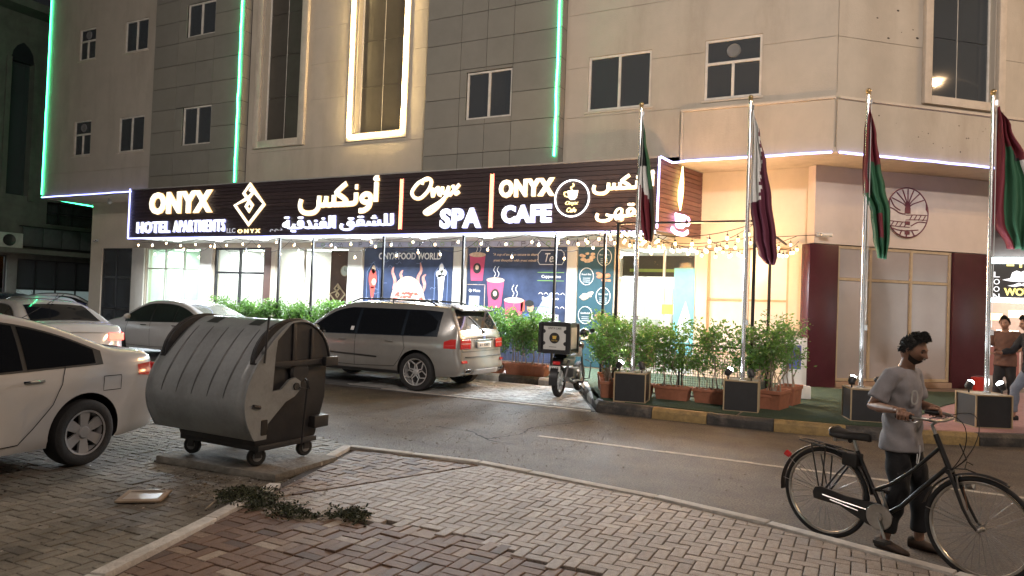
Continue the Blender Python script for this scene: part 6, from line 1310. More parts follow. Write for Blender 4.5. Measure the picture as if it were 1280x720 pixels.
MB().tube([(-.64, .10, .30), (-.15, .12, .34)], .02, 6).tube([(-.64, -.10, .30), (-.15, -.12, .34)], .02, 6).build('swing_arm', mbk, mc); MB().tube([(-.60, .11, .34), (-.42, .12, .68)], .03, 8).tube([(-.60, -.11, .34), (-.42, -.12, .68)], .03, 8).build('rear_shock', mst, mc, smooth=40)
MB().box(-.16, .22, -.14, .14, .24, .52).lathe([(.09, -.19), (.11, -.15), (.11, .15), (.09, .19)], 14, Matrix.Translation((.1, 0, .36)) @ Matrix.Rotation(R(90), 4, 'X')).build('engine', mst, mc, bevel=.02)
MB().tube([(.15, -.16, .28), (-.3, -.17, .26), (-.75, -.20, .36)], [.03, .035, .05], 10).build('exhaust', mst, mc, smooth=50)
b = MB(); b.prism([(.10, .74), (.16, .90), (.42, .92), (.5, .8), (.42, .70)], -.12, .12); b.build('fuel_tank', mat('moto_red', (.05, .012, .012), .3, coat=.6), mc, bevel=.04); b = MB(); b.prism([(-.62, .74), (-.58, .80), (-.1, .78), (.12, .80), (.12, .74), (-.1, .70)], -.13, .13); b.build('seat', mbk, mc, bevel=.025)
b = MB(); b.prism([(-.78, .64), (-.70, .74), (-.2, .72), (.1, .70), (-.1, .56), (-.5, .58)], -.11, .11); b.build('tail_panel', mbk, mc, bevel=.02); MB().box(-.82, -.78, -.07, .07, .60, .68).build('tail_lamp', redl, mc, bevel=.01)
b = MB(); b.grid(lambda u, v: (-.64 + .36 * math.cos(R(70 + 120 * u)), (v - .5) * .15, .31 + .36 * math.sin(R(70 + 120 * u))), [k / 14 for k in range(15)], [0, .5, 1]); b.build('rear_mudguard', mbk, mc, smooth=60, thick=.006)
pl_ = MB().box(-.90, -.89, -.11, .11, .50, .60).build('number_plate', plate_w, mc); text('5117', -.07, .07, .52, .58, 0, blackt, pl_, name='plate_text', depth=.003, split=False, T=Matrix.Translation((-.90, 0, 0)) @ Matrix.Rotation(R(-90), 4, 'Z'), world=False)
MB().tube([(.64, .09, .30), (.42, .09, .98)], .022, 8).tube([(.64, -.09, .30), (.42, -.09, .98)], .022, 8).build('front_fork', mst, mc, smooth=40); MB().tube([(.30, .36, 1.02), (.36, .22, 1.06), (.41, .0, 1.0), (.36, -.22, 1.06), (.30, -.36, 1.02)], .014, 6).build('handlebar', mbk, mc); MB().ball((.52, 0, .92), .12, 14, (.7, 1.1, 1)).build('headlamp', mbk, mc, smooth=50)
for sy in (1, -1): MB().tube([(.34, sy * .26, 1.05), (.30, sy * .34, 1.22)], .007, 5).ball((.29, sy * .36, 1.25), .06, 10, (.3, 1.2, .75)).build('mirror', mbk, mc, smooth=50); MB().tube([(-.05, sy * .12, .24), (-.1, sy * .30, .26)], .016, 6).build('footpeg', mbk, mc)
MB().tube([(.05, -.14, .24), (-.02, -.42, .02)], .013, 6).build('kickstand', mbk, mc); MB().tube([(.35, -.2, .28), (.32, -.32, .3), (.34, -.34, .62), (.4, -.2, .66)], .012, 6).build('crash_bar', mst, mc)
MB().tube([(-.35, .12, .78), (-.78, .14, .84), (-.78, -.14, .84), (-.35, -.12, .78)], .012, 6).build('rack', mbk, mc)
bxm = mat('box_black', (.018, .018, .02), .4); tb = MB().box(-.96, -.44, -.28, .28, .86, 1.38).build('top_box', mat('box_black', (.018, .018, .02), .4), mc, bevel=.012); q = MB()
for sy in (-.28, .28):
    for sx in (-.96, -.44): q.box(sx - .03, sx + .03, sy - .03, sy + .03, .84, 1.40)
for z in (.86, 1.38):
    for sx in (-.96, -.44): q.box(sx - .018, sx + .018, -.26, .26, z - .03, z + .03)
    for sy in (-.28, .28): q.box(-.94, -.46, sy - .018, sy + .018, z - .02, z + .02)
q.build('box_edging', bxm, tb); BT = Matrix.Translation((-.966, 0, 0)) @ Matrix.Rotation(R(-90), 4, 'Z'); MB().box(-.965, -.961, -.215, .215, .905, 1.335).build('white_panel', mat('box_white', (.5, .5, .48), .5, var=.05), tb); MB().box(-.90, -.50, -.286, -.281, .92, 1.32).build('side_panel', mat('box_white', (.5, .5, .48)), tb)
q = MB(); q.prism([(.10 * math.cos(k * math.pi / 12), 1.12 + .10 * math.sin(k * math.pi / 12)) for k in range(24)], -.006, 0, BT); q.build('badge', bxm, tb); q = MB(); q.prism([(-.04, 1.16), (.04, 1.16), (.03, 1.10), (-.03, 1.10)], -.010, -.0065, BT); q.build('badge_cup', gold if False else mat('badge_gold_print', (.6, .4, .08), .4), tb); text('Onyx Cafe', -.06, .06, 1.055, 1.085, -.0065, mat('badge_gold_print', (.6, .4, .08)), tb, name='badge_text', depth=.003, split=False, T=BT, world=False)
text('ONYX CAFE', -.13, .13, 1.28, 1.32, -.0, bxm, tb, name='box_text', depth=.004, split=False, T=BT, world=False); MB().box(-.1, .04, -.003, 0, .95, .958, BT).build('small_print', bxm, tb)
for sy in (-1, 1):
    for z in (1.24, 1.02): q = MB(); q.prism([(sy * .22, z + .04), (sy * .19, z + .03), (sy * .17, z), (sy * .19, z - .03), (sy * .22, z - .04)], -.005, 0, BT); q.build('corner_mark', bxm, tb)
MB().ball((-.2, -.34, 1.22), .11, 12, (1.2, .9, .8)).build('hanging_bag', mbk, mc, smooth=60)
sv.t.scale = (1, 1, .962)
# ================================================================== bicycle
bk_ = thing('bicycle', 'old black step-through city bicycle pushed by the man', 'bicycle', (-.382, 6.261, 0), R(-25.6))
blk = mat('bike_paint', (.014, .014, .015), .38, var=.2, scale=12, dirt=.25, dscale=9, dcol=(.06, .045, .035)); bchr = mat('bike_chrome', (.45, .44, .42), .28, .95, var=.15, scale=15, dirt=.2, dscale=10, dcol=(.12, .08, .05)); leath = mat('saddle_black', (.014, .013, .013), .5, var=.2)
RH, FH = Vector((0, 0, .35)), Vector((1.09, 0, .35)); RX = Matrix.Rotation(R(90), 4, 'X')
def bwheel(h):
    e = bpy.data.objects.new('wheel', None); C.objects.link(e); e.parent = bk_; e.location = h
    q = MB(); n = 64; q.tube([(.333 * math.cos(2 * math.pi * k / n), 0, .333 * math.sin(2 * math.pi * k / n)) for k in range(n)], .017, 8, closed=True); q.build('tyre', tyrem, e, smooth=60)
    MB().lathe([(.314, -.013), (.300, -.010), (.297, 0), (.300, .010), (.314, .013)], 56, RX, closed=True).build('rim', bchr, e, smooth=40)
    s = MB()
    for k in range(36):
        a = 2 * math.pi * k / 36; a2 = a + (.55 if k % 4 < 2 else -.55); y = .03 if k % 2 else -.03
        s.tube([(.022 * math.cos(a2), y, .022 * math.sin(a2)), (.30 * math.cos(a), 0, .30 * math.sin(a))], .0012, 3, caps=False)
    s.build('spokes', mat('spoke', (.3, .3, .3), .35, .8), e); MB().lathe([(.012, -.055), (.022, -.035), (.016, -.02), (.016, .02), (.022, .035), (.012, .055)], 12, RX).build('hub', bchr, e, smooth=40)
bwheel(RH); bwheel(FH)
BB = Vector((.46, 0, .285)); HT = Vector((.80, 0, .94)); HB = Vector((.90, 0, .70)); ST = Vector((.245, 0, .72))
def bt(name, m, *paths, n=10): 
    b = MB()
    for P, r in paths: b.tube(P, r, n)
    return b.build(name, m, bk_, smooth=50)
bt('down_tube', blk, ([HB.lerp(HT, .12), (.70, 0, .52), (.58, 0, .38), BB], .0165)); bt('top_tube', blk, ([HT.lerp(HB, .35), (.66, 0, .66), (.50, 0, .52), (.385, 0, .455), ST.lerp(BB, .60)], .0135))
bt('seat_tube', blk, ([ST, BB], .0155)); bt('head_tube', blk, ([HT, HB], .019))
bt('chain_stay', blk, ([(.46, .03, .285), (.2, .05, .32), (0, .06, .35)], .010)); bt('chain_stay', blk, ([(.46, -.03, .285), (.2, -.05, .32), (0, -.06, .35)], .010))
bt('seat_stay', blk, ([(.25, .02, .70), (.12, .05, .53), (0, .06, .35)], .008)); bt('seat_stay', blk, ([(.25, -.02, .70), (.12, -.05, .53), (0, -.06, .35)], .008))
for s in (1, -1): bt('fork_blade', blk, ([HB + Vector((0, s * .025, 0)), (.945, s * .045, .62), (1.0, s * .05, .48), (1.05, s * .05, .39), (1.09, s * .05, .35)], [.014, .013, .011, .010, .010]))
bt('fork_crown', blk, ([HB + Vector((-.002, -.04, 0)), HB + Vector((-.002, .04, 0))], .017))
bt('seat_post', bchr, ([ST, (.215, 0, .80)], .0125)); bt('stem', bchr, ([HT, (.775, 0, 1.0), (.80, 0, 1.03)], .0125))
# saddle: broad sprung city saddle
b = MB(); sh = [(.07, .10, .845), (.075, .115, .835), (.12, .12, .83), (.18, .085, .825), (.25, .045, .83), (.32, .025, .835), (.345, .015, .83)]
def sad(u, v):
    k = u * (len(sh) - 1); i = min(int(k), len(sh) - 2); t = k - i; x, w1, z = [sh[i][j] + (sh[i + 1][j] - sh[i][j]) * t for j in range(3)]; a = math.pi * (v - .5) * 1.25
    return (x, w1 * math.sin(a), z + .03 * math.cos(a) - .012 * (1 - math.cos(a)) + .012 * (1 - u))
b.grid(sad, [i / 16 for i in range(17)], [i / 12 for i in range(13)]); o = b.build('saddle', leath, bk_, smooth=60); o.modifiers.new('t', 'SOLIDIFY').thickness = .025
bt('saddle_spring', bchr, ([(.10, .055, .775 + 0), (.10, .055, .83)], .016), ([(.10, -.055, .775), (.10, -.055, .83)], .016), ([(.10, .055, .785), (.23, .0, .79), (.10, -.055, .785)], .005))
bt('saddle_clamp', blk, ([(.20, -.03, .79), (.20, .03, .79)], .016)); MB().box(.15, .27, -.055, .055, .60, .70).build('tool_bag', leath, bk_, bevel=.015)
# mudguards
def guard(c, a0, a1, name):
    b = MB(); b.grid(lambda u, v: (c.x + .375 * math.cos(R(a0 + (a1 - a0) * u)), (v - .5) * .06, c.z + (.375 - .012 * (2 * v - 1) ** 2) * math.sin(R(a0 + (a1 - a0) * u))), [k / 30 for k in range(31)], [0, .25, .5, .75, 1]); o = b.build(name, blk, bk_, smooth=60); o.modifiers.new('t', 'SOLIDIFY').thickness = .003; return o
guard(RH, 10, 188, 'rear_mudguard'); guard(FH, 62, 165, 'front_mudguard')
for s in (1, -1): bt('mudguard_stay', bchr, ([(0, s * .055, .35), (-.30, s * .03, .57)], .0028), ([(0, s * .055, .35), (-.35, s * .03, .40)], .0028), n=5); bt('mudguard_stay', bchr, ([(1.09, s * .055, .35), (.76, s * .035, .43)], .0028), n=5)
# rear rack
bt('rack', blk, ([(-.20, .055, .735), (.19, .05, .70)], .006), ([(-.20, -.055, .735), (.19, -.05, .70)], .006), ([(-.20, .055, .735), (-.225, 0, .738), (-.20, -.055, .735)], .006), ([(-.1, -.055, .728), (-.1, .055, .728)], .005), ([(0, -.053, .72), (0, .053, .72)], .005), ([(.1, -.052, .71), (.1, .052, .71)], .005), ([(-.19, 0, .742), (.12, 0, .722)], .005), n=6)
for s in (1, -1): bt('rack_leg', blk, ([(-.10, s * .055, .728), (-.02, s * .06, .37)], .006), ([(.02, s * .055, .72), (.0, s * .06, .37)], .006), n=6)
MB().lathe([(.001, -.02), (.022, -.02), (.026, .01), (.026, .02), (.001, .024)], 12, Matrix.Translation((-.335, 0, .59)) @ Matrix.Rotation(R(-60), 4, 'Y')).build('rear_reflector', redl, bk_, smooth=40)
# chain case, crank, pedals
b = MB(); cc = [(-.06, .30), (-.07, .35), (-.05, .395), (0, .405), (.2, .375), (.42, .375), (.50, .36), (.55, .30), (.53, .23), (.46, .195), (.38, .20), (.15, .29), (.0, .295)]; b.prism(cc, -.075, -.045); o = b.build('chain_case', blk, bk_, bevel=.012); MB().tube([(.02, -.078, .345), (.2, -.078, .325), (.36, -.078, .315)], .006, 6).tube([(.08, -.078, .32), (.3, -.078, .29)], .005, 6).build('case_ridge', bchr, o)
MB().lathe([(.09, -.004), (.095, 0), (.09, .004)], 24, Matrix.Translation((.46, -.085, .285)) @ RX).lathe([(.03, -.02), (.03, .02)], 12, Matrix.Translation((.46, -.085, .285)) @ RX).build('chain_ring', bchr, bk_); bt('crank_arm', bchr, ([(.46, -.105, .285), (.52, -.11, .135)], .010)); bt('crank_arm', bchr, ([(.46, .07, .285), (.40, .08, .435)], .010))
MB().box(.475, .565, -.20, -.115, .12, .145).build('pedal', leath, bk_, bevel=.005); MB().box(.355, .445, .085, .17, .425, .45).build('pedal', leath, bk_, bevel=.005); MB().tube([(.02, .06, .34), (-.10, .07, .33), (-.13, .075, .315)], .007, 6).build('kickstand', blk, bk_)
# swept-back handlebar, grips, brake rods, basket of bent wire, lamp bracket
hb_ = lambda s: [(.80, 0, 1.03), (.83, s * .07, 1.035), (.845, s * .15, 1.05), (.825, s * .205, 1.06), (.77, s * .225, 1.065), (.64, s * .23, 1.06)]
bt('handlebar', bchr, (hb_(1)[::-1] + hb_(-1)[1:], .0115)); bt('grip', leath, ([(.74, .228, 1.065), (.63, .232, 1.06)], .016)); bt('grip', leath, ([(.74, -.228, 1.065), (.63, -.232, 1.06)], .016))
for s in (1, -1): bt('brake_lever', bchr, ([(.79, s * .21, 1.05), (.76, s * .215, 1.03), (.68, s * .22, 1.025)], .005), n=6); bt('brake_cable', wire, ([(.80 + .17 * math.sin(math.pi * k / 14) + .12 * k / 14, s * (.2 - .17 * k / 14), 1.05 + .07 * math.sin(math.pi * k / 9) - .26 * (k / 14) ** 2) for k in range(15)], .003), n=5)
bt('lamp_bracket', blk, ([(.90, 0, .70), (1.0, 0, .80), (.955, 0, .90)], .005), ([(.9, 0, .72), (1.0, 0, .735), (1.06, 0, .72)], .005), ([(.99, .0, .735), (.99, .03, .78), (1.03, .03, .765)], .004), n=6); bt('brake_caliper', bchr, ([(.95, .03, .68), (.97, .045, .60)], .008), ([(.95, -.03, .68), (.97, -.045, .60)], .008), n=6); bt('brake_rod', mat('rust', (.16, .07, .035), .7), ([(1.0, -.04, .62), (1.03, -.045, .47)], .004), n=5)
MB().lathe([(.001, 0), (.025, .0), (.032, .04), (.001, .05)], 12, Matrix.Translation((1.0, .02, .62)) @ Matrix.Rotation(R(70), 4, 'Y')).build('dynamo', bchr, bk_, smooth=40)

# ================================================================== people
def remesh(b, name, m, parent, vox, sm=6, noise=None):
    o = b.build(name, m, parent, fix=True); r = o.modifiers.new('r', 'REMESH'); r.mode = 'VOXEL'; r.voxel_size = vox
    s = o.modifiers.new('s', 'SMOOTH'); s.iterations = sm; s.factor = .5
    bpy.context.view_layer.update(); me = bpy.data.meshes.new_from_object(o.evaluated_get(bpy.context.evaluated_depsgraph_get())); o.modifiers.clear(); o.data = me
    if noise:
        n = len(me.vertices); co = np.empty(n * 3, np.float32); me.vertices.foreach_get('co', co); no = np.empty(n * 3, np.float32); me.vertices.foreach_get('normal', no)
        c = co.reshape(-1, 3); c += no.reshape(-1, 3) * noise(c[:, 0], c[:, 1], c[:, 2])[:, None]; me.vertices.foreach_set('co', c.ravel()); me.update()
    me.polygons.foreach_set('use_smooth', [True] * len(me.polygons)); return o
def rings(b, R_, n=20):
    """closed loft through ellipses (centre x,y,z, half depth, half width)"""
    vs = []; k = len(R_)
    for x, y, z, d, w1 in R_: vs += [(x + d * math.cos(2 * math.pi * j / n), y + w1 * math.sin(2 * math.pi * j / n), z) for j in range(n)]
    b.add(vs, [(i * n + j, i * n + (j + 1) % n, (i + 1) * n + (j + 1) % n, (i + 1) * n + j) for i in range(k - 1) for j in range(n)] + [tuple(range(n))[::-1], tuple((k - 1) * n + j for j in range(n))])
def head_mesh(b, M, beard=False):
    """face looks along +x; centre of the skull at the origin"""
    nu, nv = 64, 60; vs = []
    def g(a, b_, s): return math.exp(-((a / s) ** 2 + (b_ / s) ** 2))
    for i in range(nv + 1):
        th = math.pi * i / nv
        for j in range(nu):
            ph = 2 * math.pi * j / nu; x, y, z = math.sin(th) * math.cos(ph), math.sin(th) * math.sin(ph), -math.cos(th)
            X, Y, Z = x * .094, y * .074, z * .112
            if z < 0: k = 1 - .30 * (-z) ** 1.6; Y *= k; X *= (1 - .18 * (-z) ** 2 if x < 0 else 1 - .10 * (-z) ** 2)
            if x > 0:
                f = x
                rampn = min(1, max(0, (.022 - Z) / .046)) * (1 if Z > -.027 else max(0, 1 - (-.027 - Z) / .010))
                X += f * (.036 * math.exp(-(Y / (.010 + .006 * rampn)) ** 2) * rampn + .010 * g(Y * .35, Z - .027, .012) - .013 * g(abs(Y) - .030, Z - .007, .013) + .011 * g(Y * .5, Z + .050, .007) + .010 * g(Y * .55, Z + .064, .008) - .005 * g(Y * .5, Z + .057, .004) - .006 * g(Y * .6, Z + .075, .007) + .013 * g(Y * .6, Z + .094, .015) + .006 * g(abs(Y) - .045, Z + .015, .02))
                X -= .012 * max(0, z) ** 2
            vs.append((X, Y, Z))
    fs = [(i * nu + j, i * nu + (j + 1) % nu, (i + 1) * nu + (j + 1) % nu, (i + 1) * nu + j) for i in range(nv) for j in range(nu)]; b.add(vs, fs, M)
    for s in (1, -1): b.ball((-.004, s * .073, -.004), .03, 10, (.62, .32, 1.0), M)
def hand(b, w, k, grip=None, side=1):
    """palm and five curled fingers; w wrist, k knuckle centre (both Vectors); fingers close round a bar along local x when grip is given"""
    b.tube([w, w.lerp(k, .5), k], [.024, .034, .03], 10, flat=.62)
    if grip is not None:
        gx, gy_, gz_ = grip
        for i in range(4):
            x = gx - .034 + i * .0225; L = [1, 1.08, 1.02, .85][i] * .028
            b.tube([(x, gy_ + side * .018, gz_ + .026), (x, gy_ - side * .010, gz_ + L), (x, gy_ - side * L, gz_ + .008), (x, gy_ - side * L * .85, gz_ - .018), (x, gy_ + side * .004, gz_ - .026)], [.010, .0098, .009, .0085, .0075], 8)
        b.tube([(gx + .045, gy_ + side * .02, gz_ + .02), (gx + .055, gy_ + side * .026, gz_ - .006), (gx + .05, gy_ + side * .01, gz_ - .026)], [.012, .010, .009], 8)
    else:
        d = (k - w).normalized(); s = Vector((1, 0, 0)) - d * d.x; s.normalize(); n = d.cross(s)
        for i in range(4):
            p = k + s * (-.03 + .02 * i); l = [.062, .07, .066, .052][i]; b.tube([p, p + d * l * .5 + n * .008 * side, p + d * l * .85 + n * .028 * side], [.0095, .0088, .0075], 8)
        p = w.lerp(k, .4) + s * .03; b.tube([p, p + d * .04 + s * .012, p + d * .07 + s * .006], [.012, .010, .008], 8)
skin1 = mat('skin_brown', (.27, .145, .095), .5, var=.08, scale=20); hairm = mat('hair_black', (.010, .009, .008), .55, var=.3, scale=60, bump=.8, bscale=180); eyew = mat('eye', (.13, .115, .105), .3); eyed = mat('iris', (.01, .008, .006), .2)
def person(label, loc, rz, J, top_m, leg_m, shoe_m, tee=True, beard=False, vox=.009, look=(0, -8), hair=True, extra=None, skin=None):
    skin = skin or skin1; t = thing('person', label, 'person', loc, rz); V = {k: Vector(v) for k, v in J.items()}; HM = Matrix.Translation(V['head']) @ Matrix.Rotation(R(look[0]), 4, 'Z') @ Matrix.Rotation(R(-look[1]), 4, 'Y')
    b = MB(); head_mesh(b, HM); nk = V['neck']; b.tube([nk + Vector((-.02, 0, -.06)), nk, V['head'] + Vector((-.02, 0, -.05))], [.07, .054, .052], 14)
    rings(b, [(V['hip'].x, V['hip'].y, V['hip'].z - .05, .07, .10), (nk.x - .02, nk.y, nk.z - .30, .07, .10), (nk.x - .02, nk.y, nk.z - .12, .075, .13), (nk.x - .02, nk.y, nk.z - .05, .06, .08)])
    for s, q in (('r', -1), ('l', 1)):
        b.tube([V['sh' + s], V['sh' + s].lerp(V['el' + s], .5), V['el' + s], V['el' + s].lerp(V['wr' + s], .35), V['wr' + s]], [.048, .046, .036, .037, .025], 12)
        hand(b, V['wr' + s], V['kn' + s], J.get('grip' + s), 1 if s == 'r' else -1)
        b.tube([V['hip'] + Vector((0, q * .06, .03)), V['kne' + s], V['kne' + s].lerp(V['an' + s], .6), V['an' + s], V['an' + s] + Vector((0, 0, -.03))], [.07, .05, .045, .036, .034], 12)
    bd_ = remesh(b, 'body', skin, t, vox * .5, 2)
    # clothes
    b = MB(); hp = V['hip']; cx, cy_ = nk.x - .02, nk.y
    def mixp(f): return hp.x + (cx - hp.x) * f, hp.y + (cy_ - hp.y) * f
    H0, H1 = hp.z - .12, nk.z - .02; prof = [(0, .150, .190), (.10, .143, .184), (.25, .130, .173), (.45, .120, .170), (.65, .117, .180), (.80, .112, .184), (.90, .095, .160), (.96, .078, .112), (1.0, .066, .078)]
    rings(b, [(*mixp(max(0, (H0 + (H1 - H0) * f - hp.z) / (H1 - hp.z))), H0 + (H1 - H0) * f, d, w1) for f, d, w1 in prof], 28)
    for s in ('r', 'l'):
        a, e = V['sh' + s], V['el' + s]; inn = Vector((cx, cy_ + (a.y - cy_) * .45, a.z + .005))
        if tee: b.tube([inn, a, a.lerp(e, .45), a.lerp(e, .78)], [.064, .066, .068, .072], 16)
        else: b.tube([inn, a, a.lerp(e, .5), e, e.lerp(V['wr' + s], .5), e.lerp(V['wr' + s], .92)], [.075, .073, .068, .06, .052, .042], 16)
    wr = lambda x, y, z: (.006 * np.sin(z * 24 + 3 * np.sin(x * 9 + y * 7) + y * 12) + .0035 * np.sin(z * 55 - y * 40 + 4 * np.sin(x * 14)) + .003 * np.sin(y * 46 + x * 30 + 2 * np.sin(z * 9))) * np.clip((z - H0 - .01) / .12, .15, 1) * np.clip((nk.z - .05 - z) / .2, .2, 1)
    sh_ = remesh(b, 'shirt', top_m, t, vox, 6, wr)
    b = MB(); rings(b, [(hp.x, hp.y, hp.z - .14, .10, .13), (hp.x, hp.y, hp.z - .06, .108, .152), (hp.x, hp.y, hp.z + .04, .10, .145)], 24)
    for s, q in (('r', -1), ('l', 1)):
        a = hp + Vector((0, q * .072, -.04)); k, n_ = V['kne' + s], V['an' + s]; b.tube([a, a.lerp(k, .5), k, k.lerp(n_, .45), n_.lerp(k, .12)], [.086, .090, .074, .068, .058], 18)
    tr_ = remesh(b, 'trousers', leg_m, t, vox, 6, lambda x, y, z: .005 * np.sin(z * 30 + 4 * np.sin(x * 12 + y * 9)))
    for s, q in (('r', -1), ('l', 1)):
        n_ = V['an' + s]; f = V.get('toe' + s) or n_ + Vector((.16, q * .02, -.06)); d = (f - n_); d.z = 0; d.normalize(); z0 = max(0.004, n_.z - .085); b = MB(); w_s = Vector((-d.y, d.x, 0)); sec = [(-.07, .030, .075), (-.04, .040, .085), (.02, .042, .075), (.08, .047, .055), (.13, .046, .042), (.17, .034, .032), (.19, .012, .022)]; n = 14; vs = []
        for u, w1, h in sec: vs += [tuple(Vector((n_.x, n_.y, z0)) + d * u + w_s * (w1 * math.cos(2 * math.pi * j / n)) + Vector((0, 0, h / 2 + h / 2 * math.sin(2 * math.pi * j / n) if math.sin(2 * math.pi * j / n) > -.6 else .0))) for j in range(n)]
        b.add(vs, [(i * n + j, i * n + (j + 1) % n, (i + 1) * n + (j + 1) % n, (i + 1) * n + j) for i in range(len(sec) - 1) for j in range(n)] + [tuple(range(n))[::-1], tuple((len(sec) - 1) * n + j for j in range(n))]); b.build('shoe', shoe_m, t, smooth=50)
    # hair, brows, eyes, beard
    rng = random.Random(5)
    if hair:
        b = MB(); nu, nv = 40, 20
        def hf(u, v):
            ph = 2 * math.pi * u; fr = max(0, math.cos(ph)); a_ = abs(math.degrees(math.atan2(math.sin(ph), math.cos(ph)))); th = v * R(lerp_prof([(0, 48), (35, 50), (62, 60), (80, 84), (100, 104), (180, 116)], a_)); x, y, z = math.sin(th) * math.cos(ph), math.sin(th) * math.sin(ph), math.cos(th); k = 1.035 + .02 * math.sin(17 * u * 2 * 3.14159 + 9 * v) * v + .015 * math.sin(23 * v + 11 * u)
            topk = max(0, z); return (x * .096 * k + .012 * fr * topk ** .7 + .002, y * .078 * k, z * .112 * (k + .0) + .020 * topk ** 2 + .018 * fr * topk)
        b.grid(hf, [i / nu for i in range(nu + 1)], [max(.001, i / nv) for i in range(nv + 1)], HM)
        for _ in range(700):
            u, v = rng.random(), rng.uniform(.03, 1.) ** .6; p = Vector(hf(u, v)); d = (p.normalized() * .8 + Vector((rng.gauss(.35, .3), rng.gauss(0, .3), rng.gauss(.1, .25)))).normalized(); b.tube([HM @ (p * .97), HM @ (p + d * .010), HM @ (p + d * rng.uniform(.010, .020) * (1.25 - .6 * v) + Vector((.008, 0, -.004)))], [.0042, .003, .0006], 3)
        b.build('hair', hairm, bd_, smooth=60)
        b = MB()
        for s in (1, -1): b.tube([HM @ Vector((.088, s * .014, .026)), HM @ Vector((.087, s * .03, .030)), HM @ Vector((.076, s * .046, .026))], [.003, .0045, .002], 5)
        b.build('eyebrows', hairm, bd_); 
        for s in (1, -1): ey = MB().ball((.0735, s * .030, .006), .0105, 10, (.9, 1.25, .62), HM).build('eye', eyew, bd_, smooth=60); MB().ball((.0812, s * .030, .006), .005, 8, (.6, 1, 1), HM).build('iris', eyed, bd_)
        if beard:
            b = MB()
            def bf(u, v):
                ph = (u - .5) * R(170); z0_ = -.058 + .030 * (abs(u - .5) * 2) ** 3; z = z0_ + (-.108 + .030 * (abs(u - .5) * 2) ** 2 - z0_) * v; zz = z / .112; k = 1 - .30 * (-zz) ** 1.6; rr = math.sqrt(max(.02, 1 - zz * zz)); x, y = rr * math.cos(ph) * .094 * (1 - .10 * zz * zz) + .0125 * math.exp(-((rr * math.sin(ph) * .074 * k * .6) / .022) ** 2) + .004, rr * math.sin(ph) * (.074 * k + .005); return (x, y, z - .003)
            b.grid(bf, [i / 30 for i in range(31)], [i / 8 for i in range(9)], HM); b.build('beard', mat('stubble', (.022, .015, .011), .7, var=.4, scale=120), bd_, smooth=60)
            b = MB(); b.tube([HM @ Vector((.086, .026, -.05)), HM @ Vector((.103, .012, -.040)), HM @ Vector((.107, 0, -.038)), HM @ Vector((.103, -.012, -.040)), HM @ Vector((.086, -.026, -.05))], [.003, .005, .005, .005, .003], 6); b.build('moustache', mat('stubble', (.022, .015, .011)), bd_, smooth=60)
    return t, V
tee = mat('grey_tee', (.28, .27, .285), .9, var=.06, scale=40, bump=.25, bscale=260); blkcl = mat('black_cloth', (.010, .010, .012), .9, var=.2, scale=20, bump=.2); shoe = mat('brown_shoe', (.06, .04, .03), .7, var=.3, scale=20)
man, mj = person('bearded man in grey t-shirt and black trousers pushing the bicycle', (.145, 6.32, 0), R(-25.6),
    dict(head=(.065, -.01, 1.515), neck=(.02, 0, 1.385), shr=(-.01, -.175, 1.315), shl=(-.01, .175, 1.315), elr=(-.10, -.285, 1.075), ell=(.0, .27, 1.07), wrr=(.165, -.475, 1.095), knr=(.225, -.50, 1.100), wrl=(.20, .03, 1.09), knl=(.245, -.03, 1.095),
         gripr=(.235, -.508, 1.063), gripl=(.245, -.052, 1.063), hip=(-.01, 0, .86), kner=(.04, -.12, .47), knel=(.10, .09, .47), anr=(-.04, -.16, .09), anl=(.10, .08, .09)), tee, blkcl, shoe, True, True, look=(2, -20))
MB().tube([(.135, -.02, .80), (.14, -.03, .73), (.135, -.045, .66), (.132, -.06, .67), (.135, -.055, .74)], .004, 5).build('drawstring', pw, man)
q = MB(); stroke(q, [(-.02, .04), (-.025, -.03), (.0, -.05), (.02, -.03), (.02, .03), (.0, .05), (-.02, .04)], .012, -.002, 0, 4, Matrix.Translation((.118, -.085, 1.16)) @ Matrix.Rotation(R(62), 4, 'Z')); q.build('chest_print', mat('print_pale', (.5, .5, .48), .8), man)
jean = mat('grey_jeans', (.12, .14, .18), .9, var=.15, scale=25, bump=.2); brn = mat('brown_shirt', (.10, .05, .035), .9, var=.15, bump=.2)
person('passer-by in black top and grey jeans striding at the right edge', (2.12, 14.1, ZS), R(200), dict(head=(.10, 0, 1.56), neck=(.04, 0, 1.43), shr=(.02, -.19, 1.36), shl=(.02, .19, 1.36), elr=(.16, -.26, 1.12), ell=(-.12, .27, 1.12), wrr=(.36, -.22, 1.08), knr=(.44, -.2, 1.09), wrl=(-.1, .3, .88), knl=(-.08, .3, .80), hip=(-.02, 0, .90), kner=(.20, -.10, .50), knel=(-.16, .10, .48), anr=(.22, -.1, .09), anl=(-.42, .1, .16)), blkcl, jean, blkcl, False, vox=.015)
person('passer-by in brown top and black trousers behind the rightmost flagpole', (1.98, 15.9, ZS), R(250), dict(head=(.08, 0, 1.56), neck=(.03, 0, 1.43), shr=(.0, -.19, 1.36), shl=(.0, .19, 1.36), elr=(.05, -.27, 1.10), ell=(.05, .27, 1.10), wrr=(.24, -.2, 1.02), knr=(.31, -.16, 1.02), wrl=(.26, .16, 1.05), knl=(.33, .12, 1.06), hip=(0, 0, .90), kner=(.06, -.1, .49), knel=(.0, .1, .49), anr=(.05, -.11, .09), anl=(-.08, .11, .09)), brn, blkcl, blkcl, True, vox=.015)
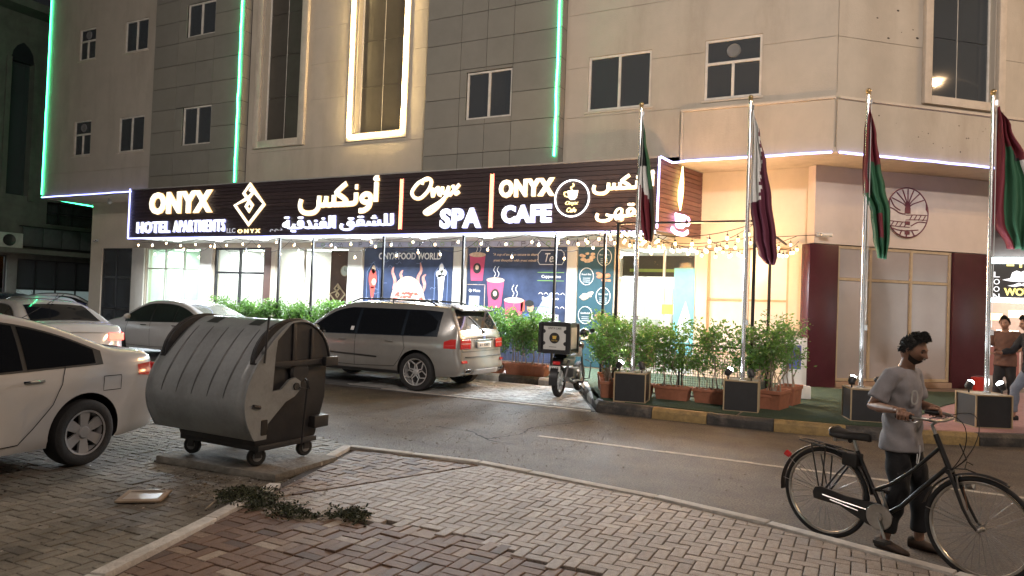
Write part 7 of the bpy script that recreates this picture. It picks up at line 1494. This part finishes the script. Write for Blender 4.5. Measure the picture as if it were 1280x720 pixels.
# ================================================================== side-street lamp, then two lamps and a floodlight added for their light
street_lamp((14.5, 18.2, 0), R(60), 'double-headed street lamp reflected in the corner window', 1300, (1., .64, .34))
street_lamp((5.2, 2.3, 0), R(20), 'added double-headed street lamp beside the photographer, brightening the foreground', 800, (1., .80, .69))  # added lamp without a visible source, brightens the foreground
street_lamp((-11.0, -1.5, 0), R(80), 'added double-headed street lamp left of the photographer, brightening the left cars', 620, (1., .90, .84))  # added out of view to brighten the left-hand cars and bin lid
fl = thing('added_flood_mast', 'added unseen floodlight mast that brightens the upper hotel front', 'floodlight', (9, -9, 0))  # added mast, no such source visible; its beams light the upper walls
MB().tube([(0, 0, 0), (0, 0, 11.5)], [.12, .07], 12).build('pole', mat('galvanised', (.4, .4, .41)), fl, smooth=40)
MB().box(-.5, .5, -.04, .04, 11.2, 11.28).build('cross_arm', mat('galvanised', (.4, .4, .41)), fl)
for s in (-1, 1):
    M = Matrix.Translation((s * .4, .1, 11.5)) @ Matrix.Rotation(R(34), 4, 'Z') @ Matrix.Rotation(R(90), 4, 'X') @ Matrix.Rotation(math.pi, 4, 'Y')
    MB().prism([(-.2, -.06), (-.14, .06), (.14, .06), (.2, -.06)], -.16, .16, Matrix.Translation((s * .4, .1, 11.4))).build('lamp_head', mat('galvanised', (.4, .4, .41)), fl)
    lamp('added_flood_beam', 'SPOT', (9 + s * .4, -8.7, 11.7), 6800, (1., .89, .80), .3, (-3.5 + s * 2, 15.9, 12.), 66)

# rows of lit shops across the streets, seen only as reflections in paint and glass
def shop_row(label, loc, rz, n, seed):
    rng = random.Random(seed); t = thing('shop_row', label, 'building', loc, rz); L = n * 4.2
    w = MB(); hs = [(i * 4.2 + .4, i * 4.2 + 3.8, .3, 2.9) for i in range(n)] + [(i * 2.1 + .5, i * 2.1 + 1.5, 5 + 3 * k, 6.3 + 3 * k) for i in range(2 * n) for k in range(2)]
    wallholes(w, 0, L, 0, 12, hs, 0, .2); w.box(0, L, .25, 6, 0, 12); w.build('wall', mat('row_wall', (.3, .26, .22), .85, var=.1), t)
    for i in range(n): MB().box(i * 4.2 + .4, i * 4.2 + 3.8, .15, .18, .3, 2.9).build('shop_window', emis('row_window%d' % (i % 3), [(1, .85, .65), (.8, .95, 1), (1, .7, .45)][i % 3], rng.choice((.5, .9, 1.3))), t); MB().box(i * 4.2 + .3, i * 4.2 + 3.9, -.15, -.02, 3.1, 3.9).build('shop_sign', emis('row_sign%d' % (i % 4), [(.5, .9, 1), (1, .9, .8), (1, .3, .2), (.5, 1, .6)][i % 4], 1.2), t)
    for h in hs[n:]:
        if rng.random() < .35: MB().box(h[0], h[1], .15, .18, h[2], h[3]).build('window', emis('row_room', (1, .8, .55), .6), t)
        else: MB().box(h[0], h[1], .15, .18, h[2], h[3]).build('window', tint, t)
shop_row('row of lit shops across the side street, mirrored in the corner glass', (24, 36, 0), R(-90), 8, 1)
shop_row('row of lit shops across the main street behind the photographer', (14, -17, 0), R(180), 10, 2)
